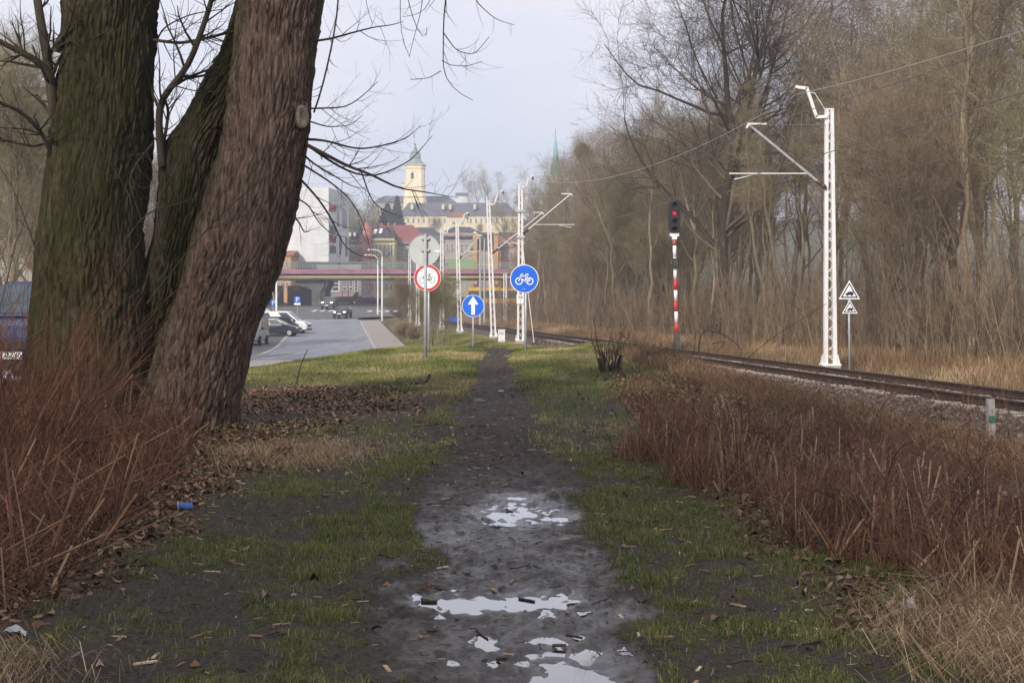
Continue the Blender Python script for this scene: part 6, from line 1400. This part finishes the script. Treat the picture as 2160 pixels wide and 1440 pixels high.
for p in (955, 965, 975): B.win(p, 464, 472, 4)
B = Bld('house', 'small pale house on the hilltop beside the bare trees', 962, 986, 413, 600, 8, W_['white']); B.gable(405, m_greyroof)
sY = 470.0; cx = X_(1172, sY); sz0 = float(zt(cx, sY, False)) - 1; e = empty('church_spire', (cx, sY, sz0), 'slim green copper spire showing through the trees right of the masts', 'church spire'); z_ = lambda py: Z_(py, sY) - sz0
m_spg = mat('green_copper', (.13, .32, .28), (.20, .42, .37), rough=.7)
MB().box(-2.4, 2.4, -2.4, 2.4, 0, z_(372)).build('tower', W_['dim'], e); MB().lathe([(2.3, z_(372) + .01), (1.5, z_(350)), (.9, z_(325)), (.5, z_(305)), (.05, z_(282))], 8).build('spire', m_spg, e); MB().tube([(0, 0, z_(284)), (0, 0, z_(272))], .08, 5).build('finial', m_slate, e)

# conifers and hillside trees
m_con = tone_mat('conifer_needles', [(.010, .022, .018), (.022, .045, .034), (.035, .065, .045)], inst=.15)
def conifer(px, pyt, pyb, Y, label, wr):
    z0 = Z_(pyb, Y) - 1; H = Z_(pyt, Y) - z0; x = X_(px, Y); e = empty('conifer', (x, Y, z0), label, 'tree'); rg_ = np.random.default_rng(int(px)); n_ = 2600
    t_ = rg_.random(n_) ** .7; zc = H * (.08 + .92 * t_); R_ = wr * (1 - t_) ** .8 * (.75 + .25 * np.sin(t_ * 60)) + .15; a = rg_.random(n_) * 6.283
    p1 = np.stack([R_ * np.cos(a), R_ * np.sin(a), zc - .35 * R_], 1) + .12 * rg_.normal(size=(n_, 3)); p0 = p1 * [.45, .45, 1] + [0, 0, .25]
    sw = np.stack([-np.sin(a), np.cos(a), 0 * a], 1) * .35; V = np.stack([p0, p1 - sw, p1 + [0, 0, -.3], p1 + sw], 1).reshape(-1, 3); i = np.arange(n_)[:, None] * 4
    link('crown', mesh_np('crown', V, i + np.array([[0, 1, 2, 3]]), m_con, attrs={'tone': np.repeat(rg_.random(n_), 4)}), e)
    MB().tube([(0, 0, -1), (0, 0, H * .95)], [.3, .04], 7).build('trunk', m_dark, e)
conifer(817, 430, 492, 400, 'dark bluish spruce standing below the church, left one of the pair', 4.6)
conifer(838, 415, 492, 410, 'dark slim spruce standing below the church, right one of the pair', 3.0)
rh = random.Random(9)
for j in range(16):
    Yh = rh.uniform(335, 500); px = rh.uniform(735, 1095)
    k_ = rh.choice(['low', 'low', 'tall', 'spread']); sc = {'low': .62, 'tall': .45, 'spread': .36}[k_] * rh.uniform(.8, 1.15)
    put_tree(k_, rh.randrange(12), X_(px, Yh), Yh, 'leafless tree on the hillside among the houses below the church', 'trees on the hillside', sc, rh.random() * 6)
for j, (px, Yh, s) in enumerate([(752, 430, .72), (772, 425, .75), (790, 440, .6), (738, 445, .8)]):
    put_tree('spread', 1, X_(px, Yh), Yh, 'pale greenish tree on the slope behind the white office block', 'pale trees behind the white block', s, j * 2.)
for j, (px, Yh, k_, i_, s) in enumerate([(990, 560, 'tall', 0, .98), (1010, 556, 'tall', 1, 1.1), (1030, 552, 'tall', 3, 1.15), (1048, 560, 'tall', 2, 1.0), (1076, 545, 'tall', 0, .85), (1098, 540, 'tall', 3, .8)]):
    put_tree(k_, i_, X_(px, Yh), Yh, 'bare tree standing on the hilltop right of the church tower', 'bare trees on the hilltop', s, j * 1.7)
# shrubs and young trees between road and railway
put_tree('low', 0, X_(838, 122), 122, 'maroon twiggy bush-tree right of the road, nearer the street lamps', None, .42, .3, name='bush', z=Z_(690, 122))
put_tree('low', 0, X_(862, 114), 114, 'maroon twiggy bush-tree right of the road, nearer the no-bicycles sign', None, .42, 2.3, name='bush', z=Z_(697, 114))
def staked(px, Y, i, label, sc):
    gz = float(zt(X_(px, Y), Y)); put_tree('low', 2, X_(px, Y), Y, label, None, sc, i * 1.9, name='young_tree')
    for j, (dx, dy) in enumerate(((-.32, -.2), (.3, -.25), (.0, .3))):
        o = MB().tube([(0, 0, -.3), (.02 * j, 0, 1.55 - .12 * j)], .034, 7).build('tree_stake', m_brush2); o.location = (X_(px, Y) + dx, Y + dy, gz)
        setprops(o, 'grey wooden stake supporting the young trees right of the sign posts', 'stake', 'stakes round the young trees')
m_brush2 = mat('stake_wood', (.13, .11, .09), (.24, .205, .17), scale=9, rough=.9, stretch=(1, 1, .2))
staked(911, 72, 0, 'staked young olive tree just right of the sign posts', .43); staked(936, 76, 1, 'staked young olive tree farther right of the sign posts', .45)
rb = np.random.default_rng(14)
def twig_bush(px, Y, pyb, rad, h, label, m, n_=420):
    gz = Z_(pyb, Y); azm = rb.random(n_) * 6.283; tl = .15 + .95 * rb.random(n_); d = np.stack([np.cos(azm) * np.sin(tl) * rad / h, np.sin(azm) * np.sin(tl) * rad / h, np.cos(tl)], 1)
    Q = (.12 * rb.normal(size=(n_, 1, 3)) * [1, 1, 0]) + d[:, None] * (h * (.6 + .45 * rb.random(n_)))[:, None, None] * np.linspace(0, 1, 5)[None, :, None]
    R_ = np.full((n_, 5), .010); k1 = grow(Q, R_, 7, .3, 1, .4, .6, 4, rb, up=.02, gnarl=.12, rmin=.006)
    V1, F1 = tubes(Q, R_, 3); V2, F2 = tubes(*k1, 3); o = link('bush', mesh_np('bush', np.concatenate([V1, V2]), np.concatenate([F1, F2 + len(V1)]), m, attrs={'tone': rb.random(len(V1) + len(V2))})); o.location = (X_(px, Y), Y, gz)
    setprops(o, label, 'bush')
twig_bush(850, 96, 712, .85, 1.15, 'low round brown bush beside the pavement', m_tr)
twig_bush(872, 92, 716, .45, .8, 'small dark bush at the right of the low round brown bush', m_tr, 200)
hb = rb
for px0, px1, py, Y in ((713, 760, 637, 214), (760, 802, 641, 210)):
    n_ = 1500; x = X_(px0, Y) + (X_(px1, Y) - X_(px0, Y)) * rb.random(n_); b0 = np.stack([x, Y + .5 * rb.random(n_), np.full(n_, Z_(py, Y))], 1); az_ = rb.random(n_) * 6.283
    d = np.stack([.4 * np.cos(az_), .4 * np.sin(az_), np.ones(n_)], 1); Q = b0[:, None] + d[:, None] * (.5 + .35 * rb.random(n_))[:, None, None] * np.linspace(0, 1, 3)[None, :, None]
    V, Fq = tubes(Q, np.full((n_, 3), .03), 3); setprops(link('hedge', mesh_np('hedge', V, Fq, tone_mat('maroon_hedge', [(.03, .016, .02), (.06, .03, .036)]), attrs={'tone': np.repeat(rb.random(n_), 9)})), 'low dark maroon hedge below the bridge, ' + ('left length' if px0 == 713 else 'right length'), 'hedge')

# ================================================================== things lying on the ground near the camera
def gpt(px, py):
    Y = 4800.0 / (py - 650)
    for _ in range(40): Y = (CAMH - float(zt(X_(px, Y), Y))) * F_PX / (py - HY)
    return X_(px, Y), Y, float(zt(X_(px, Y), Y))
def stick(px0, py0, px1, py1, r, label, m, bend=.0, group=None, name='stick'):
    r *= .5; a = Vector(gpt(px0, py0)); c_ = Vector(gpt(px1, py1)); a.z = max(a.z, PUDZ) + r * .8; c_.z = max(c_.z, PUDZ) + r * .8; pts = []
    K = 9; nrm = Vector((-(c_ - a).y, (c_ - a).x, 0))
    rn = random.Random(int(px0 + py0))
    for i in range(K):
        u = i / (K - 1); p = a.lerp(c_, u) + nrm * (bend * math.sin(math.pi * u) + .03 * (rn.random() - .5)); p.z = max(p.z, max(float(zt(p.x, p.y)), PUDZ) + r * .7); pts.append(p - a)
    o = MB().tube(pts, [r * (1 - .25 * abs(2 * i / (K - 1) - 1) ** 3) * (.92 + .16 * rn.random()) for i in range(K)], 8).build(name, m, None, True); o.location = a
    return setprops(o, label, 'stick', group)
m_bkw = mat('barked_wood', (.035, .024, .018), (.10, .07, .048), scale=14, rough=.75, bump=.5, bscale=60); m_tan = mat('bare_wood', (.17, .10, .055), (.34, .22, .125), scale=10, rough=.8, stretch=(1, 1, .2)); m_gw = mat('mossy_wood', (.035, .032, .018), (.085, .075, .042), scale=9, rough=.9, bump=.5, bscale=50)
stick(888, 1270, 922, 1264, .017, 'stubby brown stick at the left end of the wide middle puddle', m_bkw); stick(918, 1240, 944, 1246, .014, 'short brown stick just behind the wide middle puddle', m_bkw)
stick(1094, 1264, 1128, 1263, .013, 'short dark stick floating in the right half of the middle puddle', m_dark); stick(1056, 1076, 1082, 1084, .010, 'dark flat stick in the far puddle', m_dark)
stick(1048, 1391, 1072, 1386, .015, 'short dark stick left of the nearest puddle', m_dark); stick(1165, 1363, 1194, 1362, .016, 'brown stick at the far edge of the nearest puddle', m_bkw)
stick(1195, 1340, 1228, 1347, .014, 'wet dark stick beyond the nearest puddle, right of the path', m_dark); stick(899, 1064, 940, 1062, .009, 'thin black twig on the mud left of the far puddle', m_dark)
stick(762, 1157, 830, 1178, .014, 'long brown branch on the grass left of the path', m_bkw); stick(1075, 1199, 1145, 1202, .008, 'thin black twig across the mud between the two rear puddles', m_dark, .05)
stick(1195, 1277, 1224, 1275, .009, 'small brown twig right of the middle puddle', m_bkw); stick(990, 1325, 1030, 1338, .010, 'small brown twig in the mud between the two front puddles', m_bkw)
stick(1310, 1130, 1318, 1155, .011, 'brown stick pointing at the camera on the grass right of the path', m_bkw); stick(1330, 1183, 1400, 1193, .010, 'thin brown branch on the grass right of the path', m_bkw)
stick(402, 1348, 450, 1332, .013, 'tan stick lying in front of the left-hand brambles', m_tan); stick(525, 1342, 555, 1344, .014, 'pale orange splinter of wood on the grass at lower left', m_tan)
stick(1820, 1308, 1990, 1285, .021, 'long dark branch lying in front of the right-hand brambles', m_dark, .05, name='branch'); stick(1650, 1365, 1780, 1335, .012, 'thin grey branch on the mud at lower right', m_bkw, -.05, name='branch')
stick(2010, 1295, 2130, 1322, .019, 'dark branch half sunk in the pale straw at lower right', m_dark, -.04, name='branch')
stick(520, 925, 565, 960, .022, 'mossy fallen branch by the foot of the willow', m_gw, .02, name='branch'); stick(565, 952, 740, 950, .019, 'long mossy branch lying towards the path from the willow', m_gw, .02, name='branch')
stick(610, 968, 655, 970, .030, 'thick sawn branch end by the willow roots', m_gw, name='branch'); stick(866, 897, 917, 896, .016, 'pale strip of wood on the grass left of the path', m_tan)
stick(1540, 1390, 1610, 1393, .012, 'reddish brown stick on the grass at the bottom right', m_bkw); stick(1300, 1352, 1420, 1350, .007, 'thin rust twig on the mud right of the nearest puddle', m_bkw)
o = px_stick('stick', 'black charred stick end curving up out of the grass left of the path', [(868, 808), (890, 809), (902, 804), (905, 790)], gpt(868, 811)[1], .035, .02, m_blk)
px_stick('stick', 'dark dead shoot standing up beside the right-hand willow trunk', [(625, 810), (630, 780), (638, 755), (648, 737)], gpt(625, 815)[1], .02, .008, m_dark)
# stones on the path
def stone(px, py, r, label):
    x, y, z = gpt(px, py); rg_ = np.random.default_rng(int(px)); import bmesh
    bm = bmesh.new(); bmesh.ops.create_icosphere(bm, subdivisions=3, radius=r)
    for v in bm.verts:
        n_ = float(fbm(v.co.x / r * 1.3 + px, v.co.y / r * 1.3 + v.co.z / r * .9, 5, 3)); v.co *= 1 + .22 * n_; v.co.z *= .5
    me = bpy.data.meshes.new('stone'); bm.to_mesh(me); bm.free(); me.materials.append(m_stn); me.polygons.foreach_set('use_smooth', [True] * len(me.polygons))
    o = link('stone', me); o.location = (x, y, z + r * .1); setprops(o, label, 'stone')
m_stn = mat('field_stone', (.07, .066, .062), (.15, .14, .135), scale=9, rough=.85, bump=.4)
stone(984, 1207, .028, 'small grey stone in the mud between the two rear puddles'); stone(965, 1308, .02, 'little pebble in the mud in front of the middle puddle'); stone(1010, 848, .10, 'flat grey stone on the far part of the path'); stone(745, 966, .11, 'flat grey stone beside the fallen mossy branch')
# litter
px_, py_ = 391, 1076; x, y, z = gpt(px_, py_); e = empty('paper_cup', (x, y, z + .035), 'crumpled blue and white paper cup lying by the left-hand brambles', 'cup', rz=.25)
m_cup = mat('cup_blue', (.05, .13, .42), (.09, .2, .5), scale=12); m_cupw = mat('cup_white', (.5, .48, .44), (.7, .68, .64), scale=10)
V = []; Fq = []; n_ = 20
for j, (r_, h_) in enumerate(((.0385, -.06), (.036, -.055), (.030, .02), (.026, .055), (.0, .055))):
    for i in range(n_):
        a = 2 * math.pi * i / n_; q = 1 + .12 * math.sin(3 * a + j) ; V.append((h_, r_ * q * math.cos(a), r_ * q * .85 * math.sin(a)))
for j in range(4):
    for i in range(n_): Fq.append((j * n_ + i, j * n_ + (i + 1) % n_, (j + 1) * n_ + (i + 1) % n_, (j + 1) * n_ + i))
mb = MB(); mb.add(V[:n_ * 3], Fq[:n_], 1); mb.f += [list(f) for f in Fq[n_:2 * n_]]; mb.m += [0] * n_; mb.add(V[2 * n_:], [tuple(i - 2 * n_ for i in f) for f in Fq[2 * n_:]], 0)
mb.build('cup_wall', [m_cup, m_cupw], e, True)
MB().lathe([(.0365, -.0605), (.0405, -.0605), (.0405, -.055), (.0365, -.055)], 20, 0, 'x').build('rolled_rim', m_cupw, e, True)
def scrap(px, py, w_, h_, label, c, up=.5, name='litter'):
    x, y, z = gpt(px, py); rg_ = np.random.default_rng(int(px + py)); n_ = 14; u, v = np.meshgrid(np.linspace(-1, 1, n_), np.linspace(-1, 1, n_)); rr = .8 + .2 * fbm(u * 2 + px, v * 2, 7, 2)
    hh = h_ * np.maximum(.15, (1 - .8 * (u ** 2 + v ** 2) / 2 + .9 * fbm(u * 1.6 + px, v * 1.6, 11, 3))); V = np.stack([u * w_ * rr, v * w_ * .6 * rr, hh], -1).reshape(-1, 3); ii = np.arange(n_ * n_).reshape(n_, n_)
    o = link(name, mesh_np(name, V, np.stack([ii[:-1, :-1], ii[:-1, 1:], ii[1:, 1:], ii[1:, :-1]], -1).reshape(-1, 4), mat('scrap', tuple(k * .75 for k in c), c, scale=18, rough=.5, spec=.4), True)); o.location = (x, y, z - .004); setprops(o, label, 'litter')
scrap(1918, 1288, .045, .055, 'crumpled translucent white plastic bag scrap on the right-hand branch', (.55, .55, .55)); scrap(32, 1338, .07, .035, 'dirty white wrapper in the brambles at lower left', (.50, .50, .49)); scrap(190, 1069, .045, .04, 'white scrap of paper deep in the left-hand brambles', (.6, .6, .62))
scrap(1985, 1243, .04, .07, 'grey-blue crumpled wrapper under the right-hand brambles', (.13, .14, .17)); scrap(1706, 1288, .03, .012, 'small white feather-like scrap on the mud at lower right', (.5, .48, .46)); scrap(1057, 826, .05, .02, 'tiny white scrap of paper on the far part of the path', (.7, .7, .72)); scrap(620, 1254, .016, .012, 'tiny white scrap on the mud at lower left', (.6, .6, .6))
# loose bits: wood chips, twigs and dead leaves
rg = np.random.default_rng(51)
def bits(name, label, n, xy, L_, wr, m, cat, thick=.3, up=0.0):
    x, y = xy(n); n_ = len(x); z = np.maximum(zt(x, y), PUDZ); a = rg.random(n_) * np.pi; ln = L_ * (.35 + rg.random(n_) ** 2.5 * 1.0); wd = ln * wr * (.5 + rg.random(n_)); th = wd * thick
    c_, s_ = np.cos(a), np.sin(a); dz = up * ln * rg.normal(size=n_)
    X8 = []
    for (u, v, q) in ((-1, -.7, 0), (1, -1, 0), (1.1, .8, 0), (-1, 1, 0), (-.9, -.6, 1), (.95, -.9, 1), (1.0, .7, 1), (-.9, .9, 1)):
        X8.append(np.stack([x + c_ * u * ln / 2 - s_ * v * wd / 2, y + s_ * u * ln / 2 + c_ * v * wd / 2, z + .003 + q * th + dz * u + np.abs(dz)], 1))
    V = np.stack(X8, 1).reshape(-1, 3); Fq = (np.arange(n_)[:, None, None] * 8 + np.array([(0, 3, 2, 1), (4, 5, 6, 7), (0, 1, 5, 4), (1, 2, 6, 5), (2, 3, 7, 6), (3, 0, 4, 7)])[None]).reshape(-1, 4)
    setprops(link(name, mesh_np(name, V, Fq, m, attrs={'tone': np.repeat(rg.random(n_), 8)})), label, cat, kind='stuff')
def area(xr, yr, cov=None, yp=1.0):
    def f(n):
        y = yr[0] + (yr[1] - yr[0]) * rg.random(n) ** yp; x = xr[0] + (xr[1] - xr[0]) * rg.random(n); k_ = (np.abs(x) < .37 * y) & (pud_field(x, y) < -.35)
        if cov is not None: k_ &= rg.random(n) < cov(x, y)
        return x[k_], y[k_]
    return f
m_chip = tone_mat('wood_chips', [(.16, .10, .055), (.30, .20, .11), (.46, .34, .21), (.58, .46, .32)], rough=.8); m_tw = tone_mat('twig_litter', [(.010, .008, .007), (.03, .022, .017), (.08, .05, .032), (.14, .09, .055)], rough=.6, spec=.4)
m_leaf = tone_mat('dead_leaves', [(.035, .018, .011), (.10, .048, .026), (.19, .105, .060), (.30, .20, .135)], rough=.75, spec=.25)
chipcov = lambda x, y: np.clip(.28 + .9 * np.exp(-((x + .8) / .8) ** 2 - ((y - 15.2) / 1.4) ** 2) + .8 * np.exp(-((x - 1.25) / .45) ** 2 - ((y - 13) / 4) ** 2), 0, 1)
bits('wood_chips', 'pale wood chips strewn over the mud and grass', 3000, area((-2.6, 1.9), (5.8, 22), chipcov), .085, .16, m_chip, 'wood chips')
bits('twig_litter', 'small dark twigs and bark crumbs strewn over the muddy path', 9500, area((-2.8, 2.4), (5.7, 18)), .050, .08, m_tw, 'twigs', .9, .05)
bits('twig_litter', 'mud crumbs and twig ends on the far path', 2500, area((-1.2, .6), (14, 34)), .06, .18, m_tw, 'twigs', .6)
def leaves(label, n, xy, L_):
    """small curled leaves: two blades folded along the midrib, pointed at both ends"""
    x, y = xy(n); n_ = len(x); z = np.maximum(zt(x, y), PUDZ) + .004; a = rg.random(n_) * 6.283; ln = L_ * (.45 + .75 * rg.random(n_)); wd = ln * (.5 + .3 * rg.random(n_)); fo = .25 * wd * rg.normal(size=n_); cu = .22 * ln * rg.normal(size=n_); ti = .22 * rg.normal(size=n_)
    out_ = []
    for u, v in ((-.5, 0), (-.2, .45), (.2, .42), (.5, 0), (.2, -.42), (-.2, -.45), (-.15, 0), (.2, 0)):
        lx_, ly_ = u * ln, v * wd; hz2 = np.abs(v) * 2 * fo + cu * (4 * u * u) + ti * lx_
        out_.append(np.stack([x + np.cos(a) * lx_ - np.sin(a) * ly_, y + np.sin(a) * lx_ + np.cos(a) * ly_, hz2], 1))
    V = np.stack(out_, 1); V[:, :, 2] += z[:, None] - np.minimum(V[:, :, 2].min(1), 0)[:, None]
    base = np.arange(n_)[:, None] * 8
    Fq = np.concatenate([base + np.array([[6, 7, 2, 1]]), base + np.array([[6, 5, 4, 7]])]); Ft = np.concatenate([base + np.array([[0, 6, 1]]), base + np.array([[0, 5, 6]]), base + np.array([[7, 3, 2]]), base + np.array([[7, 4, 3]])])
    setprops(link('dead_leaves', mesh_np('dead_leaves', V.reshape(-1, 3), [Fq, Ft], m_leaf, True, attrs={'tone': np.repeat(rg.random(n_), 8)})), label, 'leaves', kind='stuff')
leafcov = lambda x, y: np.clip(litter_cover(x, y) + .012, 0, 1)
leaves('brown dead leaves lying round the willow and under the brambles', 64000, area((-5.5, 4.2), (5.8, 27), leafcov), .075)

# ================================================================== air
hv = bpy.data.materials.new('haze'); hv.use_nodes = True; t = hv.node_tree; t.nodes.clear()
o_ = t.nodes.new('ShaderNodeOutputMaterial'); pv = t.nodes.new('ShaderNodeVolumePrincipled'); pv.inputs['Color'].default_value = (.86, .90, 1.0, 1); pv.inputs['Density'].default_value = .0007; pv.inputs['Anisotropy'].default_value = .2
t.links.new(pv.outputs['Volume'], o_.inputs['Volume'])
o = MB().box(-465, 465, -45, 806, -4, 72).build('haze', hv); setprops(o, kind='stuff')
